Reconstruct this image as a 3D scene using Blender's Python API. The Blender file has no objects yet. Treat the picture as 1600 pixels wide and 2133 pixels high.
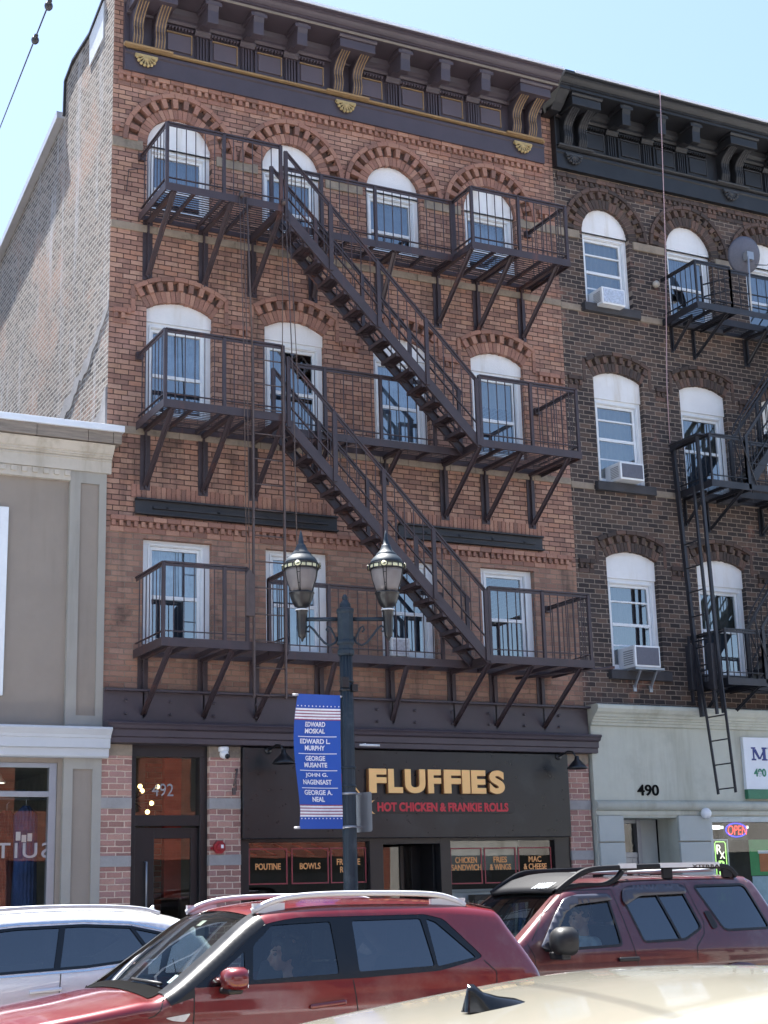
import bpy, bmesh, math, random
from mathutils import Vector, Matrix, noise
from mathutils.geometry import delaunay_2d_cdt
rnd = random.Random(7)
R = math.radians
sc = bpy.context.scene
COL = sc.collection

# ---------------------------------------------------------------- camera
yaw, pitch, roll = R(27.61694), R(14.14438), R(-1.57271)
fw = Vector((math.sin(yaw)*math.cos(pitch), math.cos(yaw)*math.cos(pitch), math.sin(pitch)))
rt = Vector((math.cos(yaw), -math.sin(yaw), 0)); up = rt.cross(fw)
rt, up = math.cos(roll)*rt+math.sin(roll)*up, -math.sin(roll)*rt+math.cos(roll)*up
cam = bpy.data.objects.new('camera', bpy.data.cameras.new('camera'))
COL.objects.link(cam)
m3 = Matrix((rt, up, -fw)).transposed()
cam.matrix_world = Matrix.Translation((-6.052, -19.712, 1.62)) @ m3.to_4x4()
cam.data.sensor_fit = 'HORIZONTAL'; cam.data.sensor_width = 36
cam.data.lens = 3217.66/1600*36
cam.data.clip_start = 0.1; cam.data.clip_end = 3000
sc.camera = cam

# ---------------------------------------------------------------- sky, sun, exposure
SUN_EL, SUN_AZ = R(70), R(-14)          # azimuth from +y towards +x
w = bpy.data.worlds.new('World'); sc.world = w; w.use_nodes = True
wn = w.node_tree.nodes; wl = w.node_tree.links
sky = wn.new('ShaderNodeTexSky'); sky.sky_type = 'NISHITA'; sky.sun_disc = False
sky.sun_elevation = SUN_EL; sky.sun_rotation = SUN_AZ
sky.air_density = 1.0; sky.dust_density = 1.4; sky.ozone_density = 1.2
bg = wn['Background']; bg.inputs['Strength'].default_value = 0.062
tint = wn.new('ShaderNodeMix'); tint.data_type = 'RGBA'; tint.blend_type = 'MULTIPLY'; tint.inputs[0].default_value = 1.0
tint.inputs[7].default_value = (.94, .975, 1.02, 1)      # the camera's white balance leans a little cool
wl.new(sky.outputs['Color'], tint.inputs[6]); wl.new(tint.outputs[2], bg.inputs['Color'])
sun = bpy.data.objects.new('sun', bpy.data.lights.new('sun', 'SUN')); COL.objects.link(sun)
sun.data.energy = 5.0; sun.data.angle = R(0.53); sun.data.color = (1.0, 0.97, 0.925)
sd = Vector((math.sin(SUN_AZ)*math.cos(SUN_EL), math.cos(SUN_AZ)*math.cos(SUN_EL), math.sin(SUN_EL)))
sun.rotation_euler = sd.to_track_quat('Z', 'Y').to_euler(); sun.location = (0, 20, 40)
vs = sc.view_settings
sc.display_settings.display_device = 'sRGB'
vs.view_transform = 'Standard'; vs.look = 'None'; vs.gamma = 1; vs.use_curve_mapping = False
vs.exposure = 2.3
sc.cycles.max_bounces = 8; sc.cycles.transparent_max_bounces = 12
sc.cycles.caustics_reflective = False; sc.cycles.caustics_refractive = False
sc.cycles.sample_clamp_indirect = 6

# ---------------------------------------------------------------- helpers: objects
def link(o, parent=None):
    COL.objects.link(o)
    if parent is not None:
        o.parent = parent
        o.matrix_parent_inverse = Matrix.Translation(-parent_loc(parent))
    return o
def parent_loc(p):
    return Vector(p.location) if p.parent is None else Vector((0, 0, 0))
def thing(name, label, cat, loc=(0, 0, 0), group=None):
    o = bpy.data.objects.new(name, None); o.empty_display_size = .2
    o.location = loc; COL.objects.link(o)
    return tag(o, label, cat, group)
def tag(o, label, cat, group=None, kind=None):
    if label: o['label'] = label
    if cat: o['category'] = cat
    if group: o['group'] = group
    if kind: o['kind'] = kind
    return o
def copy_tree(o, dloc, parent=None, label=None):
    c = o.copy(); COL.objects.link(c)
    if parent is None:
        c.location = Vector(o.location)+Vector(dloc)
        if label: c['label'] = label
    else:
        c.parent = parent
    for ch in list(o.children):
        copy_tree(ch, dloc, c)
    return c

class MB:
    def __init__(s): s.v = []; s.f = []; s.m = []; s.s = []
    def add(s, vs, fs, mi=0, sm=False):
        b = len(s.v); s.v += [tuple(p) for p in vs]
        for f in fs:
            s.f.append([b+i for i in f]); s.m.append(mi); s.s.append(sm)
        return s
    def box(s, x0, y0, z0, x1, y1, z1, mi=0):
        vs = [(x, y, z) for x in (x0, x1) for y in (y0, y1) for z in (z0, z1)]
        return s.add(vs, [(0,1,3,2),(4,6,7,5),(0,4,5,1),(2,3,7,6),(0,2,6,4),(1,5,7,3)], mi)
    def bar(s, a, b, w, h, upv=(0,0,1), mi=0):
        a = Vector(a); b = Vector(b); d = (b-a).normalized(); u = Vector(upv)
        if abs(d.dot(u)) > .98: u = Vector((0, 1, 0)) if abs(d.y) < .9 else Vector((1, 0, 0))
        sx = d.cross(u).normalized(); sy = sx.cross(d).normalized()
        vs = [p+sx*i*w/2+sy*j*h/2 for p in (a, b) for i, j in ((-1,-1),(1,-1),(1,1),(-1,1))]
        return s.add(vs, [(3,2,1,0),(4,5,6,7),(0,1,5,4),(1,2,6,5),(2,3,7,6),(3,0,4,7)], mi)
    def tube(s, pts, r, n=8, mi=0, closed=False):
        pts = [Vector(p) for p in pts]; N = len(pts); vs = []
        rr = r if isinstance(r, (list, tuple)) else [r]*N
        pn = None
        for i, p in enumerate(pts):
            a = pts[i-1] if (i > 0 or closed) else p; b = pts[(i+1) % N] if (i < N-1 or closed) else p
            d = (b-a).normalized()
            if pn is None:
                pn = d.orthogonal().normalized()
            pn = (pn-d*pn.dot(d)).normalized(); q = d.cross(pn)
            for k in range(n):
                t = 2*math.pi*k/n; vs.append(p+(pn*math.cos(t)+q*math.sin(t))*rr[i])
        fs = []
        for i in range(N if closed else N-1):
            j = (i+1) % N
            for k in range(n):
                l = (k+1) % n; fs.append((i*n+k, i*n+l, j*n+l, j*n+k))
        if not closed:
            fs += [tuple(reversed(range(n))), tuple((N-1)*n+k for k in range(n))]
        return s.add(vs, fs, mi, True)
    def sweep(s, pts, w, h, upv=(0,0,1), mi=0, taper=None):
        """rectangular section swept along a bent line"""
        pts = [Vector(p) for p in pts]; vs = []; N = len(pts); u = Vector(upv)
        for i, p in enumerate(pts):
            d = (pts[min(N-1, i+1)]-pts[max(0, i-1)]).normalized(); sx = d.cross(u).normalized(); sy = sx.cross(d).normalized(); k = 1 if taper is None else taper[i]
            vs += [p+sx*a*w/2+sy*b*h/2*k for a, b in ((-.7,-1),(.7,-1),(1,-.6),(1,.6),(.7,1),(-.7,1),(-1,.6),(-1,-.6))]
        fs = [(i*8+k, i*8+(k+1) % 8, (i+1)*8+(k+1) % 8, (i+1)*8+k) for i in range(N-1) for k in range(8)]+[tuple(range(8)), tuple((N-1)*8+k for k in range(8))]
        return s.add(vs, fs, mi, True)
    def lathe(s, prof, c=(0,0,0), n=20, mi=0, axis='z', sm=True):
        vs = []; fs = []
        for r, h in prof:
            for k in range(n):
                t = 2*math.pi*k/n; a, b = r*math.cos(t), r*math.sin(t)
                p = (a, b, h) if axis == 'z' else ((a, h, b) if axis == 'y' else (h, a, b))
                vs.append((c[0]+p[0], c[1]+p[1], c[2]+p[2]))
        for i in range(len(prof)-1):
            for k in range(n):
                l = (k+1) % n; fs.append((i*n+k, i*n+l, (i+1)*n+l, (i+1)*n+k))
        if prof[0][0] > 1e-4: fs.append(tuple(reversed(range(n))))
        if prof[-1][0] > 1e-4: fs.append(tuple((len(prof)-1)*n+k for k in range(n)))
        return s.add(vs, fs, mi, sm)
    def prism(s, poly, T, d0, d1, mi=0, sm=False):
        """poly of (u,v); T(u,v,d)->xyz; extruded from d0 to d1"""
        n = len(poly)
        vs = [T(u, v, d0) for u, v in poly]+[T(u, v, d1) for u, v in poly]
        fs = [tuple(range(n)), tuple(reversed(range(n, 2*n)))]
        s.add(vs, fs, mi, False)
        b = len(s.v)-2*n
        for i in range(n):
            j = (i+1) % n
            s.f.append([b+i, b+n+i, b+n+j, b+j]); s.m.append(mi); s.s.append(sm)
        return s
    def profile(s, prof, x0, x1, mi=0, caps=True, sm=False):
        """prof of (y,z), extruded along x"""
        n = len(prof)
        vs = [(x0, y, z) for y, z in prof]+[(x1, y, z) for y, z in prof]
        fs = [(i, (i+1) % n, n+(i+1) % n, n+i) for i in range(n)]
        s.add(vs, fs, mi, sm)
        if caps:
            b = len(s.v)-2*n
            for t in tri(prof):
                s.f.append([b+k for k in t]); s.m.append(mi); s.s.append(False)
                s.f.append([b+n+k for k in reversed(t)]); s.m.append(mi); s.s.append(False)
        return s
    def ball(s, c, r, n=12, mi=0, sx=1, sy=1, sz=1):
        k = max(6, n//2)
        vs = [(c[0], c[1], c[2]-r*sz)]; fs = []
        for i in range(1, k):
            a = -math.pi/2+math.pi*i/k
            for j in range(n):
                t = 2*math.pi*j/n
                vs.append((c[0]+r*sx*math.cos(a)*math.cos(t), c[1]+r*sy*math.cos(a)*math.sin(t), c[2]+r*sz*math.sin(a)))
        vs.append((c[0], c[1], c[2]+r*sz)); L = len(vs)-1
        for j in range(n):
            l = (j+1) % n; fs.append((0, 1+l, 1+j)); fs.append((L, 1+(k-2)*n+j, 1+(k-2)*n+l))
            for i in range(k-2):
                fs.append((1+i*n+j, 1+i*n+l, 1+(i+1)*n+l, 1+(i+1)*n+j))
        return s.add(vs, fs, mi, True)
    def build(s, name, mats, parent=None, bevel=0, merge=False, auto=None, sub=0):
        me = bpy.data.meshes.new(name); me.from_pydata(s.v, [], s.f)
        if not isinstance(mats, (list, tuple)): mats = [mats]
        for m in mats: me.materials.append(m)
        for p, mi, sm in zip(me.polygons, s.m, s.s):
            p.material_index = mi; p.use_smooth = sm
        if merge or True:
            bm = bmesh.new(); bm.from_mesh(me)
            if merge: bmesh.ops.remove_doubles(bm, verts=bm.verts, dist=merge)
            bmesh.ops.recalc_face_normals(bm, faces=bm.faces)
            bm.to_mesh(me); bm.free()
        me.update()
        o = bpy.data.objects.new(name, me)
        link(o, parent)
        if bevel:
            b = o.modifiers.new('bevel', 'BEVEL'); b.width = bevel; b.segments = 2; b.limit_method = 'ANGLE'; b.angle_limit = R(35)
        if sub:
            b = o.modifiers.new('sub', 'SUBSURF'); b.levels = sub; b.render_levels = sub
        return o

def pip(p, poly):
    x, y = p; c = False; n = len(poly); j = n-1
    for i in range(n):
        xi, yi = poly[i]; xj, yj = poly[j]
        if (yi > y) != (yj > y) and x < (xj-xi)*(y-yi)/(yj-yi)+xi: c = not c
        j = i
    return c
def cdt(outline, holes=(), extra=()):
    vs = [Vector(p) for p in outline]; es = [(i, (i+1) % len(outline)) for i in range(len(outline))]
    for h in holes:
        b = len(vs); vs += [Vector(p) for p in h]; es += [(b+i, b+(i+1) % len(h)) for i in range(len(h))]
    vs += [Vector(p) for p in extra]
    r = delaunay_2d_cdt(vs, es, [], 0, 1e-5)
    V = [tuple(v) for v in r[0]]; F = []
    for f in r[2]:
        c = (sum(V[i][0] for i in f)/len(f), sum(V[i][1] for i in f)/len(f))
        if pip(c, outline) and not any(pip(c, h) for h in holes): F.append(tuple(f))
    return V, F
def tri(poly):
    V, F = cdt(poly)
    if len(V) != len(poly): return [tuple(range(len(poly)))]
    return F
def FR(u, v, d): return (u, d, v)       # facade chart: u=x, v=z, d=y
def wall_holes(mb, outline, holes, depth, T=FR, d=0, mi=0, mir=0):
    V, F = cdt(outline, holes)
    mb.add([T(u, v, d) for u, v in V], F, mi)
    for h in holes:
        n = len(h)
        mb.add([T(u, v, d) for u, v in h]+[T(u, v, d+depth) for u, v in h],
               [(i, (i+1) % n, n+(i+1) % n, n+i) for i in range(n)], mir)
def rect(x0, z0, x1, z1): return [(x0, z0), (x1, z0), (x1, z1), (x0, z1)]
def arch_poly(x0, x1, zb, zs, zt, n=18):
    """rectangle whose top is a circular arc from spring zs to crown zt"""
    h = (x1-x0)/2; r = zt-zs; c = (x0+x1)/2
    if r < 1e-3: return rect(x0, zb, x1, zs)
    Rr = (h*h+r*r)/(2*r); cz = zt-Rr; a = math.asin(min(1, h/Rr))
    if r >= h-1e-6: a = math.pi/2
    return [(x0, zb), (x1, zb)]+[(c+Rr*math.sin(a-2*a*i/n), cz+Rr*math.cos(a-2*a*i/n)) for i in range(n+1)]

# ---------------------------------------------------------------- helpers: materials
def lin(c):
    return tuple(((v/255)/12.92 if v <= 10 else (((v/255)+.055)/1.055)**2.4) for v in c)+(1,)
class NT:
    def __init__(s, name):
        s.m = bpy.data.materials.new(name); s.m.use_nodes = True; s.t = s.m.node_tree; s.t.nodes.clear()
        s.out = s.n('ShaderNodeOutputMaterial')
    def n(s, ty, **kw):
        nd = s.t.nodes.new(ty)
        for k, v in kw.items():
            if k.startswith('_'): setattr(nd, k[1:], v)
            else: s.set(nd.inputs[k.replace('__', ' ')], v)
        return nd
    def set(s, inp, v):
        if isinstance(v, bpy.types.NodeSocket): s.t.links.new(v, inp)
        elif isinstance(v, bpy.types.Node): s.t.links.new(v.outputs[0], inp)
        else: inp.default_value = v
    def math(s, op, a, b=0.0, c=None, clamp=False):
        nd = s.t.nodes.new('ShaderNodeMath'); nd.operation = op; nd.use_clamp = clamp
        s.set(nd.inputs[0], a); s.set(nd.inputs[1], b)
        if c is not None: s.set(nd.inputs[2], c)
        return nd.outputs[0]
    def mix(s, f, a, b, bt='MIX'):
        nd = s.t.nodes.new('ShaderNodeMix'); nd.data_type = 'RGBA'; nd.blend_type = bt; nd.clamp_factor = True
        s.set(nd.inputs[0], f); s.set(nd.inputs[6], a); s.set(nd.inputs[7], b)
        return nd.outputs[2]
    def ramp(s, f, stops, interp='LINEAR'):
        nd = s.t.nodes.new('ShaderNodeValToRGB'); nd.color_ramp.interpolation = interp
        e = nd.color_ramp.elements
        while len(e) < len(stops): e.new(.5)
        for i, (p, c) in enumerate(stops): e[i].position = p; e[i].color = c if len(c) == 4 else tuple(c)+(1,)
        s.set(nd.inputs[0], f); return nd.outputs[0]
    def noise(s, vec, scale, detail=3, rough=.55, dist=0.0):
        nd = s.n('ShaderNodeTexNoise'); s.set(nd.inputs['Vector'], vec)
        nd.inputs['Scale'].default_value = scale; nd.inputs['Detail'].default_value = detail
        nd.inputs['Roughness'].default_value = rough; nd.inputs['Distortion'].default_value = dist
        return nd.outputs[0]
    def smooth(s, x, a, b):
        nd = s.t.nodes.new('ShaderNodeMapRange'); nd.interpolation_type = 'SMOOTHSTEP'
        s.set(nd.inputs[0], x); nd.inputs[1].default_value = a; nd.inputs[2].default_value = b
        return nd.outputs[0]
    def bsdf(s, **kw):
        nd = s.n('ShaderNodeBsdfPrincipled', **kw); s.t.links.new(nd.outputs[0], s.out.inputs[0]); return nd
def G(v): return (v, v, v, 1)
def scalec(c, k): return tuple(min(1, x*k) for x in c[:3])+(1,)

def paint(name, rgb, rough=.5, metal=0.0, var=.18, sc_=6.0, bump=0.0, bsc=60.0, coat=0.0, spec=.5, dirt=0.0, dirtc=(.05, .045, .04, 1), stretch=None, grime_sc=1.3, streak=None):
    """plain painted or cast surface: two scales of colour wear, optional grime streaks, fine bump"""
    t = NT(name); c = lin(rgb)
    tc = t.n('ShaderNodeTexCoord'); vec = tc.outputs['Object']
    if stretch:
        mp = t.n('ShaderNodeMapping'); t.set(mp.inputs['Vector'], vec); mp.inputs['Scale'].default_value = stretch; vec = mp.outputs[0]
    n1 = t.noise(vec, sc_, 4, .6); n2 = t.noise(vec, sc_*7, 3, .6)
    f = t.math('ADD', t.math('MULTIPLY', n1, .7), t.math('MULTIPLY', n2, .3))
    col = t.ramp(f, [(.3, scalec(c, 1-var)), (.7, scalec(c, 1+var))])
    if dirt:
        d = t.noise(vec, grime_sc, 5, .65); df = t.math('MULTIPLY', t.smooth(d, .5, .72), dirt)
        col = t.mix(df, col, dirtc)
    if streak:                                                # (colour, amount, lo, hi, scale): stains drawn out downwards
        pc, am, lo, hi, ss = streak
        mp = t.n('ShaderNodeMapping'); t.set(mp.inputs['Vector'], tc.outputs['Object']); mp.inputs['Scale'].default_value = (ss, ss, ss*.12)
        col = t.mix(t.math('MULTIPLY', t.smooth(t.noise(mp.outputs[0], 1.0, 5, .65), lo, hi), am), col, lin(pc))
    rg = t.math('ADD', t.math('MULTIPLY', n2, .16), rough-.08)
    b = t.bsdf(Base__Color=col, Roughness=rg, Metallic=metal)
    b.inputs['Specular IOR Level'].default_value = spec
    if coat: b.inputs['Coat Weight'].default_value = coat; b.inputs['Coat Roughness'].default_value = .04
    if bump:
        bn = t.noise(vec, bsc, 4, .65); bp = t.n('ShaderNodeBump'); bp.inputs['Strength'].default_value = bump; bp.inputs['Distance'].default_value = .01
        t.set(bp.inputs['Height'], bn); t.set(b.inputs['Normal'], bp)
    return t.m

def brick(name, cols, mortar, bw=.205, bh=.0755, ms=.009, axis='xz', patch=None, soot=None, streak=None, chip=0.5, wob=.004, depth=.012, rough=.85, zone=None):
    """procedural brickwork in world space: every brick its own colour out of cols, recessed mortar, patches of soot or wear"""
    t = NT(name)
    ge = t.n('ShaderNodeNewGeometry'); sp = t.n('ShaderNodeSeparateXYZ'); t.set(sp.inputs[0], ge.outputs['Position'])
    a = sp.outputs[0] if axis[0] == 'x' else sp.outputs[1]; z = sp.outputs[2]
    P = ge.outputs['Position']
    wn1 = t.noise(P, 9, 3); wn2 = t.noise(P, 31, 2)
    wobx = t.math('MULTIPLY', t.math('SUBTRACT', wn2, .5), wob*3.0); wobz = t.math('MULTIPLY', t.math('SUBTRACT', wn1, .5), wob*4.0)
    v = t.math('DIVIDE', t.math('ADD', z, wobz), bh); row = t.math('FLOOR', v)
    par = t.math('MULTIPLY', t.math('FLOORED_MODULO', row, 2.0), .5)
    jit = t.n('ShaderNodeTexWhiteNoise', _noise_dimensions='1D'); t.set(jit.inputs['W'], row)
    u = t.math('ADD', t.math('ADD', t.math('DIVIDE', t.math('ADD', a, wobx), bw), par), t.math('MULTIPLY', jit.outputs[0], .12))
    cu = t.math('FLOOR', u)
    fu = t.math('SUBTRACT', u, cu); fv = t.math('SUBTRACT', v, row)
    du = t.math('MULTIPLY', t.math('MINIMUM', fu, t.math('SUBTRACT', 1.0, fu)), bw)
    dv = t.math('MULTIPLY', t.math('MINIMUM', fv, t.math('SUBTRACT', 1.0, fv)), bh)
    d = t.math('MINIMUM', du, dv)
    d = t.math('ADD', d, t.math('MULTIPLY', t.math('SUBTRACT', t.noise(P, 90, 3), .5), .005))
    br = t.smooth(d, ms*.5-.001, ms*.5+.003)                 # 1 on brick, 0 on mortar
    cv = t.n('ShaderNodeCombineXYZ'); t.set(cv.inputs[0], cu); t.set(cv.inputs[1], row)
    wn_ = t.n('ShaderNodeTexWhiteNoise', _noise_dimensions='2D'); t.set(wn_.inputs['Vector'], cv)
    k = len(cols)
    col = t.ramp(wn_.outputs[0], [(i/k, lin(c)) for i, c in enumerate(cols)], 'CONSTANT')
    fine = t.noise(P, 55, 4, .7)
    col = t.mix(.55, col, t.ramp(fine, [(.3, G(.66)), (.7, G(1.08))]), 'MULTIPLY')
    big = t.noise(P, .8, 4, .6)
    col = t.mix(.6, col, t.ramp(big, [(.35, G(.72)), (.65, G(1.04))]), 'MULTIPLY')
    mcol = t.mix(t.noise(P, 14, 3), scalec(lin(mortar), .75), scalec(lin(mortar), 1.15))
    if zone:                                                  # rebuilt courses low on the wall: browner brick, pale joints
        zf = t.math('MULTIPLY', t.smooth(t.math('ADD', z, t.math('MULTIPLY', wn1, .1)), 6.70, 6.62), .8)
        mcol = t.mix(zf, mcol, lin(zone)); col = t.mix(zf, col, t.mix(.5, col, lin((132,104,90))))
    if patch:                                                 # (colour, scale, lo, hi, amount)
        pc, ps, lo, hi, am = patch
        pf = t.math('MULTIPLY', t.smooth(t.noise(P, ps, 5, .7), lo, hi), am)
        col = t.mix(pf, col, t.mix(wn_.outputs[0], scalec(lin(pc), .75), scalec(lin(pc), 1.15)))
    res = t.mix(br, mcol, col)
    if soot:                                                  # (colour, scale, lo, hi, amount)
        pc, ps, lo, hi, am = soot
        pf = t.math('MULTIPLY', t.smooth(t.noise(P, ps, 6, .7), lo, hi), am)
        res = t.mix(pf, res, lin(pc))
    if streak:                                                # stains that run down the wall
        pc, lo, hi, am = streak
        mp = t.n('ShaderNodeMapping'); t.set(mp.inputs['Vector'], P); mp.inputs['Scale'].default_value = (2.6, 2.6, .35)
        pf = t.math('MULTIPLY', t.smooth(t.noise(mp.outputs[0], 1.0, 5, .65), lo, hi), am)
        res = t.mix(pf, res, lin(pc))
    hgt = t.math('ADD', t.math('MULTIPLY', br, 1.0), t.math('MULTIPLY', fine, .35*chip))
    bp = t.n('ShaderNodeBump'); bp.inputs['Strength'].default_value = .9; bp.inputs['Distance'].default_value = depth
    t.set(bp.inputs['Height'], hgt)
    b = t.bsdf(Base__Color=res, Roughness=rough); b.inputs['Specular IOR Level'].default_value = .25
    t.set(b.inputs['Normal'], bp)
    return t.m
def island(name, cols, rough=.85, bump=.5):
    """each loose brick of the mesh takes its own colour"""
    t = NT(name); ge = t.n('ShaderNodeNewGeometry'); k = len(cols)
    col = t.ramp(ge.outputs['Random Per Island'], [(i/k, lin(c)) for i, c in enumerate(cols)], 'CONSTANT')
    fine = t.noise(ge.outputs['Position'], 50, 4, .7)
    col = t.mix(.6, col, t.ramp(fine, [(.3, G(.62)), (.7, G(1.08))]), 'MULTIPLY')
    b = t.bsdf(Base__Color=col, Roughness=rough); b.inputs['Specular IOR Level'].default_value = .25
    bp = t.n('ShaderNodeBump'); bp.inputs['Strength'].default_value = bump; bp.inputs['Distance'].default_value = .006
    t.set(bp.inputs['Height'], fine); t.set(b.inputs['Normal'], bp)
    return t.m
def glass(name, tint=(.8, .85, .86), trans=1.0, ior=1.6, rough=.004, wav=.0, wsc=1.5):
    """thin sheet: mirror reflection by Fresnel, the rest passes through tinted"""
    t = NT(name)
    tr = t.n('ShaderNodeBsdfTransparent'); tr.inputs[0].default_value = tuple(x*trans for x in tint)+(1,)
    gl = t.n('ShaderNodeBsdfGlossy'); gl.inputs['Roughness'].default_value = rough; gl.inputs['Color'].default_value = (.95, .97, 1, 1)
    ge = t.n('ShaderNodeNewGeometry'); dt = t.n('ShaderNodeVectorMath'); dt.operation = 'DOT_PRODUCT'
    t.set(dt.inputs[0], ge.outputs['Normal']); t.set(dt.inputs[1], ge.outputs['Incoming'])
    f0 = ((ior-1)/(ior+1))**2; k = t.math('POWER', t.math('SUBTRACT', 1.0, t.math('ABSOLUTE', dt.outputs['Value'])), 5.0)
    fr = t.math('ADD', t.math('MULTIPLY', k, 1-f0), f0, clamp=True)
    if wav:
        tc = t.n('ShaderNodeTexCoord'); nz = t.noise(tc.outputs['Object'], wsc, 2, .5)
        bp = t.n('ShaderNodeBump'); bp.inputs['Strength'].default_value = wav; bp.inputs['Distance'].default_value = .05
        t.set(bp.inputs['Height'], nz); t.set(gl.inputs['Normal'], bp)
    mx = t.n('ShaderNodeMixShader'); t.set(mx.inputs[0], fr); t.set(mx.inputs[1], tr); t.set(mx.inputs[2], gl)
    t.t.links.new(mx.outputs[0], t.out.inputs[0])
    return t.m
def emit(name, rgb, power, base=None):
    t = NT(name); b = t.bsdf(Base__Color=lin(base or rgb), Roughness=.4)
    b.inputs['Emission Color'].default_value = lin(rgb); b.inputs['Emission Strength'].default_value = power
    return t.m
def fabric(name, rgb, folds=30.0, var=.35, rough=.9, axis=0):
    t = NT(name); tc = t.n('ShaderNodeTexCoord'); c = lin(rgb)
    w_ = t.n('ShaderNodeTexWave'); w_.inputs['Scale'].default_value = folds/6.28; w_.inputs['Distortion'].default_value = 3.0
    w_.inputs['Detail'].default_value = 2; w_.bands_direction = 'X'; t.set(w_.inputs['Vector'], tc.outputs['Object'])
    col = t.ramp(t.noise(tc.outputs['Object'], 5, 3), [(.3, scalec(c, 1-var)), (.7, scalec(c, 1+var*.5))])
    b = t.bsdf(Base__Color=col, Roughness=rough)
    bp = t.n('ShaderNodeBump'); bp.inputs['Strength'].default_value = .5; bp.inputs['Distance'].default_value = .03
    t.set(bp.inputs['Height'], w_.outputs[1]); t.set(b.inputs['Normal'], bp)
    return t.m
def carpaint(name, rgb, flake=.25, rough=.32):
    t = NT(name); c = lin(rgb); tc = t.n('ShaderNodeTexCoord')
    n1 = t.noise(tc.outputs['Object'], 900, 1, .5); n2 = t.noise(tc.outputs['Object'], 2.2, 5, .65)
    col = t.ramp(n1, [(.3, scalec(c, 1-flake)), (.7, scalec(c, 1+flake))])
    col = t.mix(t.math('MULTIPLY', t.smooth(n2, .45, .75), .18), col, (.32, .29, .26, 1))
    b = t.bsdf(Base__Color=col, Roughness=rough, Metallic=.25)
    b.inputs['Coat Weight'].default_value = 1.0; b.inputs['Coat Roughness'].default_value = .045
    t.set(b.inputs['Coat Roughness'], t.ramp(n2, [(.4, G(.03)), (.75, G(.14))]))
    return t.m

def text_geo(body, bold=0.0, depth=.01, spacing=1.0, line=1.0, bev=0.0):
    cu = bpy.data.curves.new('text', 'FONT'); cu.body = body; cu.align_x = 'CENTER'; cu.size = 1
    cu.offset = bold; cu.extrude = depth; cu.space_character = spacing; cu.space_line = line; cu.bevel_depth = bev
    o = bpy.data.objects.new('text', cu); COL.objects.link(o)
    dg = bpy.context.evaluated_depsgraph_get(); dg.update()
    me = bpy.data.meshes.new_from_object(o.evaluated_get(dg))
    bpy.data.objects.remove(o); bpy.data.curves.remove(cu)
    return me
def text_obj(name, body, x0, x1, z0, z1, y, mat_, parent=None, depth=.01, bold=0.0, mirror=False, shear=0.0, spacing=1.0, line=1.0, T=None):
    """lettering fitted to the box x0..x1, z0..z1, its face at y, going back by depth"""
    me = text_geo(body, bold, .5, spacing, line)
    xs = [v.co.x for v in me.vertices]; ys = [v.co.y for v in me.vertices]
    ax, bx, ay, by = min(xs), max(xs), min(ys), max(ys)
    for v in me.vertices:
        u = (v.co.x-ax)/(bx-ax); w_ = (v.co.y-ay)/(by-ay); d = .5-v.co.z
        if mirror: u = 1-u
        X = x0+(x1-x0)*u+shear*w_*(z1-z0); Z = z0+(z1-z0)*w_; Y = y+d*depth
        v.co = (X, Y, Z) if T is None else T(X, Z, d*depth)
    me.materials.clear(); me.materials.append(mat_)
    o = bpy.data.objects.new(name, me); link(o, parent)
    return o
# ================================================================ materials of the place
M = {}
BR492 = [(174,136,119),(166,127,111),(155,119,106),(182,144,126),(150,115,103),(171,134,117),(160,125,111),(178,140,119),(145,113,102),(172,129,110),(179,144,127)]
M['brick492'] = brick('red_brown_brick', BR492, (84,66,61), ms=.009, patch=((178,138,126), .9, .52, .68, .6), soot=((60,52,50), 1.6, .54, .74, .7), streak=((72,62,58), .5, .72, .65), zone=(152,136,122))
M['brick492v'] = island('loose_red_brick', [(163,124,108),(153,114,101),(172,133,116),(144,108,96),(159,119,105),(134,103,93)])
M['brick490'] = brick('sooty_dark_brick', [(84,74,71),(72,64,63),(64,58,58),(94,80,74),(78,70,68),(108,90,81),(68,62,62),(88,78,75)], (152,138,126), ms=.010, bh=.078, patch=((138,102,90), 1.1, .57, .68, .75), soot=((52,50,50), 1.0, .6, .8, .5), rough=.88)
M['brick490v'] = island('loose_dark_brick', [(94,78,73),(80,69,66),(108,87,79),(72,64,62),(88,75,70)])
M['mortar'] = paint('old_mortar', (100,82,76), .9, var=.25, sc_=20)
M['mortar490'] = paint('pale_mortar', (122,108,96), .9, var=.25, sc_=20)
M['brickside'] = brick('pale_side_brick', [(124,112,105),(108,97,92),(95,86,83),(131,121,115),(101,92,88),(80,72,70)], (152,147,141), bw=.2, bh=.07, ms=.02, axis='yz', patch=((156,122,106), .45, .5, .62, .6), soot=((88,80,76), .5, .55, .8, .45), streak=((160,160,164), .5, .7, .55), depth=.035, wob=.008)
M['brickshop'] = brick('pink_shop_brick', [(176,134,124),(166,124,115),(184,144,132),(156,118,110),(172,134,128)], (206,184,168), bw=.215, bh=.08, ms=.013, patch=((160,132,124), 2, .55, .7, .5))
M['brickfar'] = brick('street_red_brick', [(150,82,64),(138,74,58),(160,92,72),(128,70,56)], (150,130,116))
M['bluestone'] = paint('bluestone_band', (150,148,147), .85, var=.15, sc_=5, bump=.3)
M['sandstone'] = paint('weathered_sandstone', (140,128,114), .9, var=.28, sc_=3, bump=.5, bsc=25, dirt=.7, dirtc=(.06,.055,.05,1), grime_sc=2)
M['darksill'] = paint('sooty_stone_sill', (62,62,66), .85, var=.3, sc_=4, bump=.3)
M['aubergine'] = paint('aubergine_paint', (68,60,67), .42, var=.14, sc_=3, dirt=.25, dirtc=(.03,.03,.035,1))
M['aubergine2'] = paint('aubergine_panel_paint', (84,75,82), .45, var=.1, sc_=3)
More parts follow.
